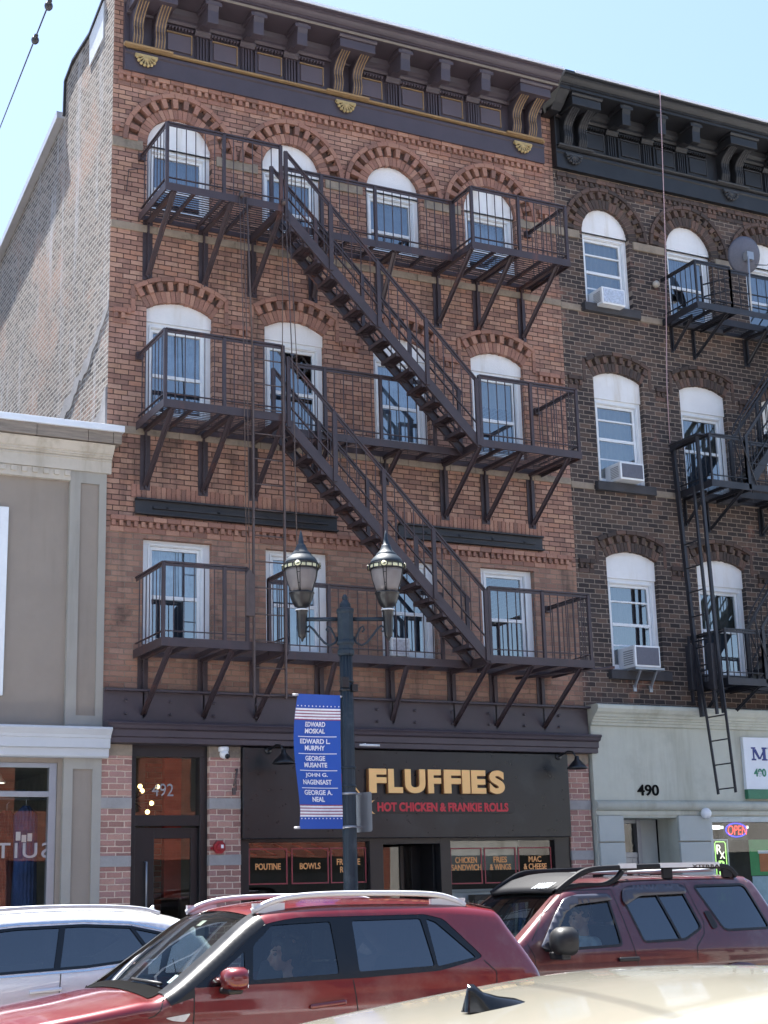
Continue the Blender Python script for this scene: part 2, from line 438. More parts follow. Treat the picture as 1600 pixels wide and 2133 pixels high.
M['gold'] = paint('dull_gold_paint', (140,115,82), .55, .05, var=.2, sc_=9)
M['goldpale'] = paint('pale_gilded_plaster', (168,148,104), .55, .1, var=.2, sc_=14)
M['blacktin'] = paint('sooty_black_tin', (27,28,32), .5, var=.35, sc_=2.2, dirt=.35, dirtc=(.028,.03,.035,1), grime_sc=2.5)
M['flash'] = paint('pale_metal_flashing', (176,176,180), .4, .3, var=.1)
M['iron'] = paint('brown_iron_paint', (64,54,58), .42, .1, var=.2, sc_=4, bump=.15, bsc=90, dirt=.35, dirtc=(.035,.025,.02,1), grime_sc=3, streak=((122,74,52), .45, .56, .74, 3.5))
M['ironblack'] = paint('black_iron_paint', (42,42,48), .45, .1, var=.3, sc_=5, bump=.2, bsc=70)
M['ironrust'] = paint('worn_iron', (86,74,72), .55, .2, var=.25, sc_=9)
M['steelbeam'] = paint('dark_steel_lintel', (42,42,47), .5, .1, var=.25, sc_=2.5, dirt=.3)
M['white'] = paint('white_vinyl', (222,226,230), .38, var=.04, sc_=5, dirt=.12, dirtc=(.4,.4,.4,1), grime_sc=4)
M['infill'] = paint('white_stucco_infill', (226,227,229), .8, var=.05, sc_=3, bump=.35, bsc=220, dirt=.12, dirtc=(.5,.48,.45,1), streak=((196,190,180), .7, .5, .74, 4))
M['stucco'] = paint('taupe_stucco', (150,140,130), .92, var=.07, sc_=1.2, bump=.7, bsc=330, dirt=.14, dirtc=(.2,.19,.18,1), grime_sc=.8, streak=((112,104,96), .5, .5, .75, 1.6))
M['stuccotrim'] = paint('grey_stucco_trim', (158,155,148), .9, var=.06, sc_=1.5, bump=.5, bsc=330, streak=((126,122,114), .6, .5, .75, 2))
M['creamtrim'] = paint('cream_entablature', (184,177,166), .8, var=.1, sc_=2, bump=.3, bsc=160, dirt=.35, dirtc=(.32,.29,.24,1), grime_sc=1.6, streak=((140,130,114), .7, .48, .7, 2.2))
M['whitetrim'] = paint('white_band_trim', (184,188,194), .6, var=.05, sc_=2)
M['greygreen'] = paint('grey_green_stucco', (186,189,178), .9, var=.07, sc_=1.4, bump=.5, bsc=280, dirt=.3, dirtc=(.2,.2,.17,1), grime_sc=.9, streak=((140,138,122), .6, .5, .75, 1.4))
M['greygreen2'] = paint('grey_green_ashlar', (170,176,173), .88, var=.06, sc_=2, bump=.4, bsc=260)
M['alu'] = paint('grey_aluminium', (150,154,160), .35, .6, var=.06)
M['blackframe'] = paint('black_shopfront_paint', (27,28,31), .32, var=.2, sc_=3)
M['signblack'] = paint('black_sign_panel', (28,30,33), .3, var=.22, sc_=1.3, dirt=.3, dirtc=(.05,.055,.06,1), streak=((48,51,55), .35, .52, .75, 1.2))
M['cone'] = paint('sign_letter_cream', (250,198,128), .45, var=.03)
M['conered'] = paint('sign_letter_red', (196,52,62), .5, var=.03)
M['boltdark'] = paint('rusty_bolt', (96,82,76), .6, .3)
M['dark'] = paint('dark_interior', (26,26,28), .9, var=.3, sc_=2)
M['interior'] = paint('interior_wall', (120,112,100), .9, var=.2, sc_=1)
M['roof'] = paint('tar_roof', (60,58,56), .9)
M['pane'] = glass('window_glass', (.78, .86, .92), .7, 3.0, wav=.03, wsc=.9)
M['shopglass'] = glass('shop_glass', (.85, .9, .88), .9, 1.8, wav=.01)
M['curtain'] = fabric('pale_curtain', (176,190,206), 60)
M['curtaindark'] = fabric('blue_grey_curtain', (112,124,140), 50)
M['curtainmaroon'] = fabric('brown_grey_curtain', (104,92,98), 60)
M['blind'] = fabric('grey_roller_blind', (138,134,122), 4, .1)
M['screen'] = paint('insect_screen', (72,78,90), .7, var=.1)

# ================================================================ ground
def ground():
    t = NT('asphalt'); ge = t.n('ShaderNodeNewGeometry'); P = ge.outputs['Position']
    c = t.ramp(t.noise(P, 90, 3, .7), [(.3, G(.12)), (.75, G(.19))]); big = t.noise(P, .4, 5, .6)
    c = t.mix(.5, c, t.ramp(big, [(.3, G(.6)), (.7, G(1.1))]), 'MULTIPLY')
    b = t.bsdf(Base__Color=c, Roughness=.85)
    bp = t.n('ShaderNodeBump'); bp.inputs['Strength'].default_value = .5; bp.inputs['Distance'].default_value = .006
    t.set(bp.inputs['Height'], t.noise(P, 120, 3)); t.set(b.inputs['Normal'], bp)
    M['asphalt'] = t.m
    t = NT('concrete_paving'); ge = t.n('ShaderNodeNewGeometry'); P = ge.outputs['Position']
    sp = t.n('ShaderNodeSeparateXYZ'); t.set(sp.inputs[0], P)
    f = t.math('MINIMUM', t.math('PINGPONG', sp.outputs[0], .75), t.math('PINGPONG', sp.outputs[1], .75))
    c = t.ramp(t.noise(P, 3, 5, .65), [(.3, G(.40)), (.7, G(.52))])
    c = t.mix(t.smooth(f, .006, .014), G(.1), c)
    t.bsdf(Base__Color=c, Roughness=.88); M['paving'] = t.m
    M['kerb'] = paint('granite_kerb', (150,148,144), .8, var=.2, sc_=20)
    M['linepaint'] = paint('worn_yellow_line', (200,160,60), .7, var=.3, sc_=10)
    g = MB(); g.add([(-400,-300,-.25),(400,-300,-.25),(400,400,-.25),(-400,400,-.25)], [(0,1,2,3)]); tag(g.build('ground', M['asphalt']), None, None, kind='structure')
    r = MB(); ys = [-17.2+12.5*i/16 for i in range(17)]; vs = []
    for y in ys:
        z = -.11*((y+10.95)/6.25)**2
        vs += [(-120, y, z), (160, y, z)]
    r.add(vs, [(2*i, 2*i+1, 2*i+3, 2*i+2) for i in range(16)], 0, True); tag(r.build('road', M['asphalt']), None, None, kind='structure')
    l = MB()
    for y in (-11.08, -10.86): l.add([(-120,y-.05,.004),(160,y-.05,.004),(160,y+.05,.004),(-120,y+.05,.004)], [(0,1,2,3)])
    tag(l.build('road_marking', M['linepaint']), None, None, kind='structure')
    for nm, y0, y1 in (('sidewalk', -4.55, .0), ('sidewalk', -21.6, -17.35)):
        s = MB(); s.box(-120, y0, -.2, 160, y1, .045); tag(s.build(nm, M['paving']), None, None, kind='structure')
    for y0, y1 in ((-4.7, -4.55), (-17.35, -17.2)):
        s = MB(); s.box(-120, y0, -.25, 160, y1, .04); tag(s.build('kerb', M['kerb'], bevel=.015), None, None, kind='structure')
ground()

# ================================================================ window, arch and dentil builders
def window(b, x0, x1, zb, zt, kind='sash', spring=None, crown=None, gz1=None, mids=(), rail=None, y=.10, cur='curtain', curz=None, cury=.30, side=.10, stile=.042, head=.09, pane='pane', screen=False, white='white', x_in=None):
    """white window set back in its brick opening: frame (part of building b) > sash, pane, infill_panel, curtain"""
    W = M[white]; fz = zt if gz1 is None else gz1
    f = MB(); d0, d1 = y, y+.10
    f.box(x0-.005, d0, zb, x0+side, d1, fz+head); f.box(x1-side, d0, zb, x1+.005, d1, fz+head)
    f.box(x0+side, d0+.002, fz, x1-side, d1, fz+head); f.box(x0+side, d0+.002, zb-.005, x1-side, d1, zb+.05)
    f.box(x0+side-.03, d0-.018, fz+.01, x1-side+.03, d0, fz+.035); f.box(x0+side-.035, d0-.018, zb+.05, x0+side-.01, d0, fz+.01); f.box(x1-side+.01, d0-.018, zb+.05, x1-side+.035, d0, fz+.01)
    fr = f.build('window', W, b, bevel=.004)
    s = MB(); a0, a1 = x0+side, x1-side; ds = y+.035
    rl = (zb+fz)/2 if rail is None else rail
    s.box(a0, ds, zb+.05, a0+stile, ds+.05, fz); s.box(a1-stile, ds, zb+.05, a1, ds+.05, fz)
    s.box(a0+stile, ds+.001, fz-.045, a1-stile, ds+.05, fz); s.box(a0+stile, ds+.001, zb+.05, a1-stile, ds+.05, zb+.11)
    s.box(a0+stile, ds-.012, rl-.03, a1-stile, ds+.05, rl+.02)
    for m in mids: s.box(a0+stile, ds+.004, m-.014, a1-stile, ds+.046, m+.014)
    s.build('sash', W, fr, bevel=.003)
    p = MB(); yy = ds+.028
    p.add([(a0+stile-.003,yy,rl+.019),(a1-stile+.003,yy,rl+.019),(a1-stile+.003,yy,fz-.044),(a0+stile-.003,yy,fz-.044)], [(0,1,2,3)])
    yy -= .018
    tl = rnd.uniform(-.006, .006)
    p.add([(a0+stile-.003,yy,zb+.109),(a1-stile+.003,yy+tl,zb+.109),(a1-stile+.003,yy+tl,rl-.028),(a0+stile-.003,yy,rl-.028)], [(0,1,2,3)])
    p.build('pane', M[pane], fr)
    if screen:
        q = MB(); q.box(a0+stile, ds+.044, zb+.11, a1-stile, ds+.046, rl-.03); q.build('insect_screen', M['screen'], fr)
    if crown is not None:
        poly = [p_ for p_ in arch_poly(x0-.01, x1+.01, fz+head-.005, spring, crown+.008)]
        i = MB(); i.prism(poly, FR, y-.03, y+.03); i.build('infill_panel', M['infill'], fr)
    if cur:
        c = MB(); cz1, cz0 = (fz, zb) if curz is None else curz
        n = 40; vs = []; ph = rnd.random()*6
        xi = x_in or (a0-.02, a1+.02)
        for k in range(n+1):
            x = xi[0]+(xi[1]-xi[0])*k/n; yy = cury+.018*math.sin(k*1.25+ph)+.012*math.sin(k*.43+ph*2)
            vs += [(x, yy, cz0), (x, yy+.01*math.sin(k*.9), cz1)]
        c.add(vs, [(2*k, 2*k+2, 2*k+3, 2*k+1) for k in range(n)], 0, True)
        c.build('curtain' if 'curt' in cur else 'blind', M[cur], fr)
    return fr

def arch_hole(x0, x1, zb, zs, zc, t):
    """window opening widened by the arch ring, so that the ring of bricks sits in the wall"""
    h = (x1-x0)/2; r = zc-zs; c = (x0+x1)/2; Rr = (h*h+r*r)/(2*r); cz = zc-Rr; A = math.asin(min(1, h/Rr)) if r < h-1e-6 else math.pi/2; n = 20
    return [(x0, zb), (x1, zb), (x1, zs)]+[(c+(Rr+t)*math.sin(A-2*A*i/n), cz+(Rr+t)*math.cos(A-2*A*i/n)) for i in range(n+1)]+[(x0, zs)]
def arch_bricks(b, cx, zs, half, rise, mat_, mmat, t1=.155, t2=.15, t3=.075, pro=(.012, .05, .06), nm='brick_arch', full=True, drop=.0, label=.0, gap=.006):
    """rings of voussoirs round a window head: soldier ring, toothed ring, hood ring"""
    Rr = (half*half+rise*rise)/(2*rise); cz = zs+rise-Rr; A = math.asin(min(1, half/Rr)) if rise < half-1e-6 else math.pi/2
    o = MB()
    def ring(r0, r1, y0, wid, skip=0, mi=0, ang=A, back=.13):
        n = max(6, int(round(2*ang*(r0+r1)/2/wid)))
        if skip and n % 2 == 0: n += 1
        for k in range(n):
            if skip == 2 and k % 2: continue
            yy = y0 if not (skip == 1 and k % 2) else -.004
            a0 = -ang+2*ang*k/n+gap/2/r1; a1 = -ang+2*ang*(k+1)/n-gap/2/r1
            yy += rnd.uniform(-.004, .004); dr = rnd.uniform(-.005, .005)
            pts = [(cx+(r+dr)*math.sin(a), cz+(r+dr)*math.cos(a)) for r, a in ((r0,a0),(r0,(a0+a1)/2),(r0,a1),(r1,a1),(r1,(a0+a1)/2),(r1,a0))]
            o.prism(pts, FR, yy-.0, back, mi)
    ring(Rr+.002, Rr+t1, -pro[0], .072); ring(Rr+t1+gap, Rr+t1+t2, -pro[1], .085, 2); ring(Rr+t1+t2+gap, Rr+t1+t2+t3, -pro[2], .2)
    n = 24                                                       # mortar bed behind the bricks
    pts = [(cx+Rr*math.sin(-A+2*A*k/n), cz+Rr*math.cos(-A+2*A*k/n)) for k in range(n+1)]+[(cx+(Rr+t1+t2+t3-.01)*math.sin(A-2*A*k/n), cz+(Rr+t1+t2+t3-.01)*math.cos(A-2*A*k/n)) for k in range(n+1)]
    q = len(o.v); m = n+1
    o.add([(x, .05, z) for x, z in pts], [(k, k+1, 2*m-2-k, 2*m-1-k) for k in range(n)], 1)
    for k in range(n):                                           # soldier ring bedded flush
        a0, a1 = -A+2*A*k/n, -A+2*A*(k+1)/n; o.add([(cx+r*math.sin(a), .002, cz+r*math.cos(a)) for r, a in ((Rr+.001,a0),(Rr+.001,a1),(Rr+t1,a1),(Rr+t1,a0))], [(0,1,2,3)], 1)
    if drop:
        rr = Rr+t1+t2+t3
        for sgn in (-1, 1):
            xx = cx+sgn*rr*math.sin(A); z1 = cz+rr*math.cos(A)
            for k in range(int(drop/.2)):
                o.box(xx-.03, -pro[2]+.035, z1-.2*(k+1)+.006, xx+.03, .05, z1-.2*k)
    return o.build(nm, [mat_, mmat], b, bevel=.004)

def dentil_run(b, x0, x1, z, mat_=None, hood=True, step=.11, h=.075, pro=.05):
    """a course of projecting brick teeth under a projecting header course"""
    o = MB()
    if hood:
        x = x0
        while x < x1-.02:
            e = min(x+.2, x1); o.box(x+.003, -pro-.012+rnd.uniform(-.004,.004), z+h+.004, e-.003, .05, z+h+.07); x = e
    x = x0+.02
    while x < x1-.05:
        o.box(x, -pro+rnd.uniform(-.005,.005), z, x+step*.52, .05, z+h); x += step
    x = x0
    while x < x1-.02:
        e = min(x+.2, x1); o.box(x+.003, -.014+rnd.uniform(-.003,.003), z-.075, e-.003, .05, z-.006); x = e
    return o.build('brick_teeth', M['brick490v' if x0 > 7.6 else 'brick492v'], b, bevel=.004)

def band(b, x0, x1, z0, z1, y=-.025, L=.62):
    o = MB(); x = x0
    while x < x1-.02:
        e = min(x+L*rnd.uniform(.7, 1.2), x1)
        if x1-e < .15: e = x1
        o.box(x+.002, y+rnd.uniform(-.006,.004), z0+rnd.uniform(-.004,.004), e-.002, .05, z1); x = e
    return o.build('stone_band', M['sandstone'], b, bevel=.008)

# ---------------------------------------------------------------- bracketed tin cornice (part > sub-parts)
def cornice(b, x0, x1, pairs, pils, panels, main, panelm, goldm, shellm, topm, crown_lo, fascia):
    c = MB()
    prof = [(0,13.50),(-.10,13.50),(-.10,13.76),(-.125,13.78),(-.125,13.82),(-.10,13.84),(-.06,13.90),(-.06,14.62),(-.60,14.66),(-.62,14.66),(-.62,14.72),(-.645,14.725),(-.645,14.742),(-.67,14.75),(-.70,14.775),(-.725,14.81),(-.75,14.825),(-.75,14.842),(-.79,14.85),(-.80,14.855),(-.80,14.90),(0,14.95)]
    c.profile(prof, x0, x1)
    c.profile([(-.06,14.42),(-.12,14.42),(-.14,14.46),(-.14,14.50),(-.20,14.54),(-.22,14.62),(-.06,14.62)], x0+.02, x1-.02)
    cr = c.build('cornice', main, b)
    g = MB(); g.profile([(-.10,13.852),(-.160,13.857),(-.17,13.872),(-.160,13.888),(-.10,13.892)], x0+.01, x1-.01)
    for a, e in pairs:
        g.profile([(-.12,13.858),(-.20,13.864),(-.21,13.882),(-.20,13.90),(-.10,13.908)], a-.2, e+.2)
    g.build('gold_moulding' if goldm is M['gold'] else 'moulding', goldm, cr, bevel=.004)
    l = MB(); l.box(x0, -.632, 14.662, x1, -.62, 14.70); l.build('fascia_strip', crown_lo, cr)
    f = MB(); f.box(x0-.01, -.82, 14.872, x1+.01, -.75, 14.915); f.build('flashing', topm, cr)  # white and deepened to stand in for the sunlit top edge
    S = [(13.90,-.155),(13.97,-.185),(14.04,-.205),(14.11,-.20),(14.18,-.185),(14.25,-.195),(14.31,-.235),(14.37,-.31),(14.42,-.40),(14.45,-.47)]
    for a, e in pairs:
        for xc in (a, e):
            k = MB(); gm = MB(); hw = .085
            side = [(-.05,13.90)]+[(y, z) for z, y in S]+[(-.05,14.45)]
            k.profile(side, xc-hw, xc+hw)
            for q in (-.065, -.022, .022, .065):
                for i in range(len(S)-1):
                    z0_, y0_ = S[i]; z1_, y1_ = S[i+1]
                    (gm if abs(q) > .03 or True else k).bar((xc+q, y0_-.004, z0_), (xc+q, y1_-.004, z1_), .012, .014)
            bk = k.build('cornice_bracket', main, cr, bevel=.008)
            gm.build('gold_fluting' if goldm is M['gold'] else 'fluting', goldm, bk)
        k = MB(); k.box(a-.14, -.56, 14.45, e+.14, -.05, 14.60); k.profile([(-.05,14.60),(-.58,14.60),(-.60,14.63),(-.60,14.655),(-.05,14.64)], a-.16, e+.16)
        k.build('bracket_block', main, cr, bevel=.006)
    for xc in pils:
        k = MB(); k.box(xc-.10, -.075, 13.90, xc+.10, -.05, 14.38)
        for q in (-.07, -.023, .023, .07): k.box(xc+q-.014, -.105, 13.92, xc+q+.014, -.07, 14.30)
        k.profile([(-.05,14.30),(-.12,14.31),(-.13,14.34),(-.16,14.37),(-.16,14.40),(-.05,14.40)], xc-.125, xc+.125)
        k.profile([(-.05,14.40),(-.30,14.40),(-.42,14.30),(-.55,14.30),(-.56,14.50),(-.58,14.57),(-.60,14.65),(-.05,14.64)], xc-.085, xc+.085)
        k.box(xc-.13, -.59, 14.58, xc+.13, -.05, 14.645)
        k.build('modillion', main, cr, bevel=.006)
    for xc in panels:
        k = MB(); w_ = .235
        k.box(xc-w_, -.10, 13.925, xc+w_, -.05, 14.30, 0)
        k.box(xc-w_+.05, -.125, 13.97, xc+w_-.05, -.09, 14.25, 1)
        for t in range(9):
            xx = xc-w_+.03+t*(2*w_-.06)/8; k.box(xx-.014, -.13, 14.335, xx+.014, -.06, 14.375, 1)
        k.box(xc-w_-.02, -.10, 14.38, xc+w_+.02, -.06, 14.41, 0)
        pn = k.build('cornice_panel', [main, panelm], cr, bevel=.006)
        k = MB(); k.box(xc-w_+.035, -.131, 14.262, xc+w_-.035, -.10, 14.276); k.box(xc+w_-.049, -.131, 13.96, xc+w_-.035, -.10, 14.262)
        k.build('panel_line', goldm, pn)
    for a, e in pairs:
        xc = (a+e)/2-.02
        k = MB(); pts = []
        n = 8                                                     # scallop shell: fan of lobes under the bracket pair
        for i in range(n):
            t = math.pi*(i+.5)/n; rr = .15
            k.ball((xc-rr*.95*math.cos(t), -.135, 13.755-rr*.98*math.sin(t)), .027, 8, sy=1.1)
            k.bar((xc, -.135, 13.76), (xc-rr*.8*math.cos(t), -.13, 13.755-rr*.82*math.sin(t)), .026, .02)
        k.box(xc-.17, -.15, 13.735, xc+.17, -.10, 13.775); k.ball((xc, -.13, 13.72), .05, 8, sy=.6)
        k.build('shell_ornament', shellm, cr)
    return cr

# ================================================================ the red brick building (number 492)
def build_492():
    b = thing('brick_building', 'red brown brick building with gold trimmed aubergine cornice above the black chicken shop', 'building', (3.82, 0, .045))
    W4 = [(.53,1.53),(2.34,3.32),(4.10,5.06),(5.87,6.84)]
    W3 = [(.55,1.55),(2.36,3.33),(4.15,5.10),(5.87,6.84)]
    W2 = [(.54,1.54),(2.35,3.33),(4.18,5.10),(5.89,6.85)]
    holes = [arch_hole(a,c,11.42,12.42,12.42+(c-a)/2-1e-4,.305) for a,c in W4]+[arch_hole(a,c,8.30,9.87,10.02,.30) for a,c in W3]+[rect(a,5.06,c,6.52) for a,c in W2]
    m = MB(); wall_holes(m, rect(0,4.40,7.64,14.75), holes, .22); m.build('front_wall', M['brick492'], b)
    s = MB()                                                      # party walls, roof and back
    prof = [(0,0),(22,0),(22,9.4),(6.75,13.12),(2.56,14.02),(2.54,14.62),(2.10,14.75),(1.19,14.72),(.45,14.95),(0,14.95)]
    V, F = cdt(prof); s.add([(0, y, z) for y, z in V], F)
    s.build('side_wall', M['brickside'], b)
    s = MB(); s.add([(7.64, y, z) for y, z in V], F); s.add([(0,22,0),(7.64,22,0),(7.64,22,9.4),(0,22,9.4)], [(0,1,2,3)]); s.build('rear_wall', M['brickside'], b)
    s = MB(); top = [(22,9.4),(6.75,13.12),(2.56,14.02),(.02,14.4)]
    for (y0,z0),(y1,z1) in zip(top, top[1:]): s.add([(0,y0,z0-.1),(7.64,y0,z0-.1),(7.64,y1,z1-.1),(0,y1,z1-.1)], [(0,1,2,3)])
    s.build('roof', M['roof'], b)
    s = MB()
    for (y0,z0),(y1,z1) in (((22,9.4),(6.75,13.12)),((6.75,13.12),(2.62,14.0))):
        s.bar((-.02,y0,z0+.06),(-.02,y1,z1+.06),.2,.13)
    s.build('coping', M['flash'], b)
    s = MB()
    for (y0,z0),(y1,z1) in (((2.54,14.63),(2.10,14.77)),((2.10,14.77),(1.19,14.74)),((1.19,14.74),(.45,14.97)),((2.56,14.02),(2.54,14.63))):
        s.bar((-.0,y0,z0),(-.0,y1,z1),.08,.04)
    s.build('parapet_edge', M['steelbeam'], b)
    s = MB(); s.prism([(.50,14.30),(1.19,14.19),(1.22,14.70),(.50,14.92)], lambda u,v,d: (d,u,v), -.015, .0); s.build('parapet_patch', M['whitetrim'], b)
    s = MB()                                                      # corbelled strip and loose mortar on the side wall
    q = [(5.0*k/40, 9.86-1.9*(k/40)**.85) for k in range(41)]; s.prism([(y, z+rnd.uniform(0,.16)) for y,z in q]+[(y, z-.06-rnd.uniform(0,.16)*min(1,y+.2)) for y,z in reversed(q)], lambda u,v,d: (d,u,v), -.012, .0)
    s.build('mortar_smear', M['mortsmear'], b)
    s = MB(); s.prism([(.0,7.95),(.9,7.95),(.55,8.28),(.25,8.35),(.05,8.62),(.0,8.62)], lambda u,v,d: (d,u,v), -.03, .0); s.build('cement_flashing', M['mortsmear'], b)
    # interior room shell so that panes look into depth
    s = MB(); s.box(.3,2.4,.2,7.4,2.45,14.2); s.box(.3,.24,10.9,7.4,2.4,10.95); s.box(.3,.24,7.75,7.4,2.4,7.8); s.box(.3,.24,4.5,7.4,2.4,4.55); s.build('inner_wall', M['interior'], b)
    # windows
    cur4 = ['curtaindark','curtaindark','curtaindark','curtain']; 
    for i,(a,c) in enumerate(W4):
        window(b,a,c,11.42,0,spring=12.42,crown=12.42+(c-a)/2,gz1=12.36,rail=11.80,cur=cur4[i],curz=(12.36, 11.45) if i!=2 else (12.36,11.8),cury=.34)
    for i,(a,c) in enumerate(W3):
        window(b,a,c,8.30,0,spring=9.87,crown=10.02,gz1=9.62,rail=8.93,cur='curtain' if i in (0,2) else ('curtaindark' if i==1 else 'blind'),curz=(9.62,8.3) if i!=3 else (9.62,9.2),screen=(i in (0,3)), x_in=(None if i!=1 else (a+.12, a+.5)))
    for i,(a,c) in enumerate(W2):
        window(b,a,c,5.06,6.44,rail=5.74,head=.08,cur=['curtain','curtain','curtaindark','curtainmaroon'][i],curz=(6.44,5.1) if i!=3 else (5.75,5.1),screen=(i in (0,)), mids=(), side=.13)
    for a,c in W4: arch_bricks(b,(a+c)/2,12.42,(c-a)/2,(c-a)/2,M['brick492v'],M['mortar'])
    for a,c in W3: arch_bricks(b,(a+c)/2,9.87,(c-a)/2,.15,M['brick492v'],M['mortar'],t1=.17,t2=.13,t3=.07,drop=.42)
    # brick teeth courses, stone bands
    dentil_run(b,.06,7.42,13.36)
    edges = [0]+[v for p in W4 for v in (p[0]-.42,p[1]+.42)]+[7.62]
    for i in range(0,10,2):
        if edges[i+1]-edges[i] > .1: dentil_run(b,edges[i]+.02,edges[i+1],12.52,step=.10)
    edges = [0]+[v for p in W3 for v in (p[0]-.22,p[1]+.22)]+[7.62]
    for i in range(0,10,2): dentil_run(b,edges[i]+.05,edges[i+1]-.02,9.66,step=.10)
    dentil_run(b,.06,7.56,6.66,step=.105)
    edges = [0]+[v for p in W4 for v in (p[0]-.07,p[1]+.07)]+[7.64]
    for i in range(0,10,2): band(b,edges[i],edges[i+1],12.29,12.44)
    band(b,0,7.64,11.02,11.13)
    band(b,0,7.64,7.98,8.09)
    # steel lintels
    for a,c in ((.41,3.47),(4.48,7.02)):
        o = MB(); o.box(a,-.03,6.84,c,.05,7.07); o.box(a,-.09,7.045,c,-.03,7.07); o.box(a,-.09,6.84,c,-.03,6.865)
        o.bar((a+.25,-.045,6.95),(c-.15,-.045,6.95),.03,.035,(0,0,1))
        for k in range(4):
            x = a+.45+k*(c-a-.8)/3; o.lathe([(.03,-.06),(.026,-.045),(.0,-.04)],(x,-.0,6.955),8,axis='y')
        o.build('steel_lintel', M['steelbeam'], b, bevel=.004)
        o = MB(); x = a-.05
        while x < c+.05: o.box(x,-.012+rnd.uniform(-.005,.005),7.085,x+.062,.05,7.26+rnd.uniform(-.01,.01)); x += .072
        o.build('soldier_course', M['brick492v'], b, bevel=.004)
    # cornice
    pairs = [(.31,.65),(3.57,3.90),(6.85,7.16)]
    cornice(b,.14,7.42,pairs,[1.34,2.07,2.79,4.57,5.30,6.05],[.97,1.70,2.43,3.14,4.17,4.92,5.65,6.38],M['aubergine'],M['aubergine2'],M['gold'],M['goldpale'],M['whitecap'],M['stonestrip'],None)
    # shopfront: steel beam and moulded band
    o = MB(); o.box(.0,-.06,3.97,7.66,.1,4.41); o.profile([(.0,4.40),(-.16,4.40),(-.16,4.43),(.0,4.44)],-.0,7.66)
    o.profile([(.05,3.98),(-.28,3.99),(-.30,3.965),(-.27,3.94),(-.25,3.90),(-.20,3.885),(-.20,3.80),(-.17,3.79),(-.17,3.72),(.05,3.71)],.0,7.74)
    for x in (.35,.36): pass
    for x in [.3+i*.62 for i in range(12)]:
        for z in (4.11,4.28): o.lathe([(.024,-.078),(.02,-.09),(.0,-.095)],(x,0,z),8,axis='y')
    o.build('shopfront_cornice', M['aubergine'], b, bevel=.006)
    o = MB(); x = .0
    # brick piers with bluestone bands
    for a,c in ((.0,.41),(1.49,1.94),(7.25,7.64)):
        p = MB(); 
        for z0,z1 in ((.05,2.14),(2.28,2.88),(3.02,3.56)): p.box(a,-.03,z0,c,.3,z1)
        pr = p.build('pier', M['brickshop'], b)
        for z0,z1 in ((2.14,2.28),(2.88,3.02)):
            p = MB(); p.box(a-.004,-.04,z0,c+.004,.3,z1); p.build('stone_band', M['bluestone'], pr, bevel=.006)
        p = MB(); p.box(a-.003,-.037,3.56,c+.003,.3,3.71); p.build('pier_cap', M['sandstone'], pr, bevel=.005)
    # street door
    o = MB(); a,c = .41,1.49
    o.box(a,.04,3.56,c,.2,3.72); o.box(a,.04,.05,a+.08,.2,3.56); o.box(c-.11,.04,.05,c,.2,3.56); o.box(a+.08,.05,2.66,c-.11,.18,2.80)
    o.build('door_frame', M['blackframe'], b, bevel=.004)
    o = MB(); o.add([(a+.08,.12,2.80),(c-.11,.12,2.80),(c-.11,.12,3.56),(a+.08,.12,3.56)],[(0,1,2,3)]); tr = o.build('transom_window', M['shopglass'], b)
    o = MB(); o.box(a+.08,.10,.06,a+.36,.15,2.64); o.box(c-.21,.10,.06,c-.11,.15,2.64); o.box(a+.36,.10,2.50,c-.21,.15,2.64); o.box(a+.36,.10,.06,c-.21,.15,.40)
    dr = o.build('door', M['blackframe'], b, bevel=.004)
    o = MB(); o.add([(a+.36,.12,.40),(c-.21,.12,.40),(c-.21,.12,2.50),(a+.36,.12,2.50)],[(0,1,2,3)]); o.build('pane', M['shopglass'], dr)
    o = MB(); o.tube([(a+.24,.10,1.6),(a+.24,.04,1.6),(a+.24,.04,2.2),(a+.24,.10,2.2)],.014); o.build('handle', M['alu'], dr)
    # vestibule: brick wall, orange red panel, dark ceiling
    v = MB(); v.add([(1.07,1.4,.05),(1.33,1.4,.05),(1.33,1.4,3.6),(1.07,1.4,3.6)],[(0,1,2,3)]); v.build('vestibule_brick', M['brickfar'], b)
    v = MB(); v.box(1.33,1.3,1.75,1.58,1.4,3.7); v.build('vestibule_panel', M['redpanel'], b)
    v = MB(); v.box(1.58,1.3,.05,1.9,1.4,3.7); v.box(.3,1.38,.05,1.07,1.4,3.7); v.box(.3,1.41,.05,.302,.25,3.7); v.build('vestibule_wall', M['interior'], b)
    # shop windows
    o = MB(); y0,y1 = .0,.16
    for x0,x1,z0,z1 in ((1.94,2.07,.05,2.50),(3.89,4.10,.05,2.50),(5.02,5.19,.05,2.50),(6.97,7.25,.05,2.50),(2.07,3.89,.05,.42),(5.19,6.97,.05,.42),(2.07,3.89,2.44,2.50),(5.19,6.97,2.44,2.50),(4.10,5.02,2.40,2.50)):
        o.box(x0,y0+(.002 if z1<2.5 and z0<.1 and z1<1 else 0),z0,x1,y1,z1)
    o.box(4.10,.55,.05,4.30,.62,2.40); o.box(4.84,.55,.05,5.02,.62,2.40); o.box(4.10,.16,.05,4.14,.55,2.40); o.box(4.98,.16,.05,5.02,.55,2.40); o.box(4.66,.56,.05,4.72,.61,2.40)
    sf = o.build('shopfront_frame', M['blackframe'], b, bevel=.004)
    for x0,x1 in ((2.07,3.89),(5.19,6.97)):
        o = MB(); o.add([(x0,.07,.42),(x1,.07,.42),(x1,.07,2.44),(x0,.07,2.44)],[(0,1,2,3)]); o.build('shop_window', M['shopglass'], b)
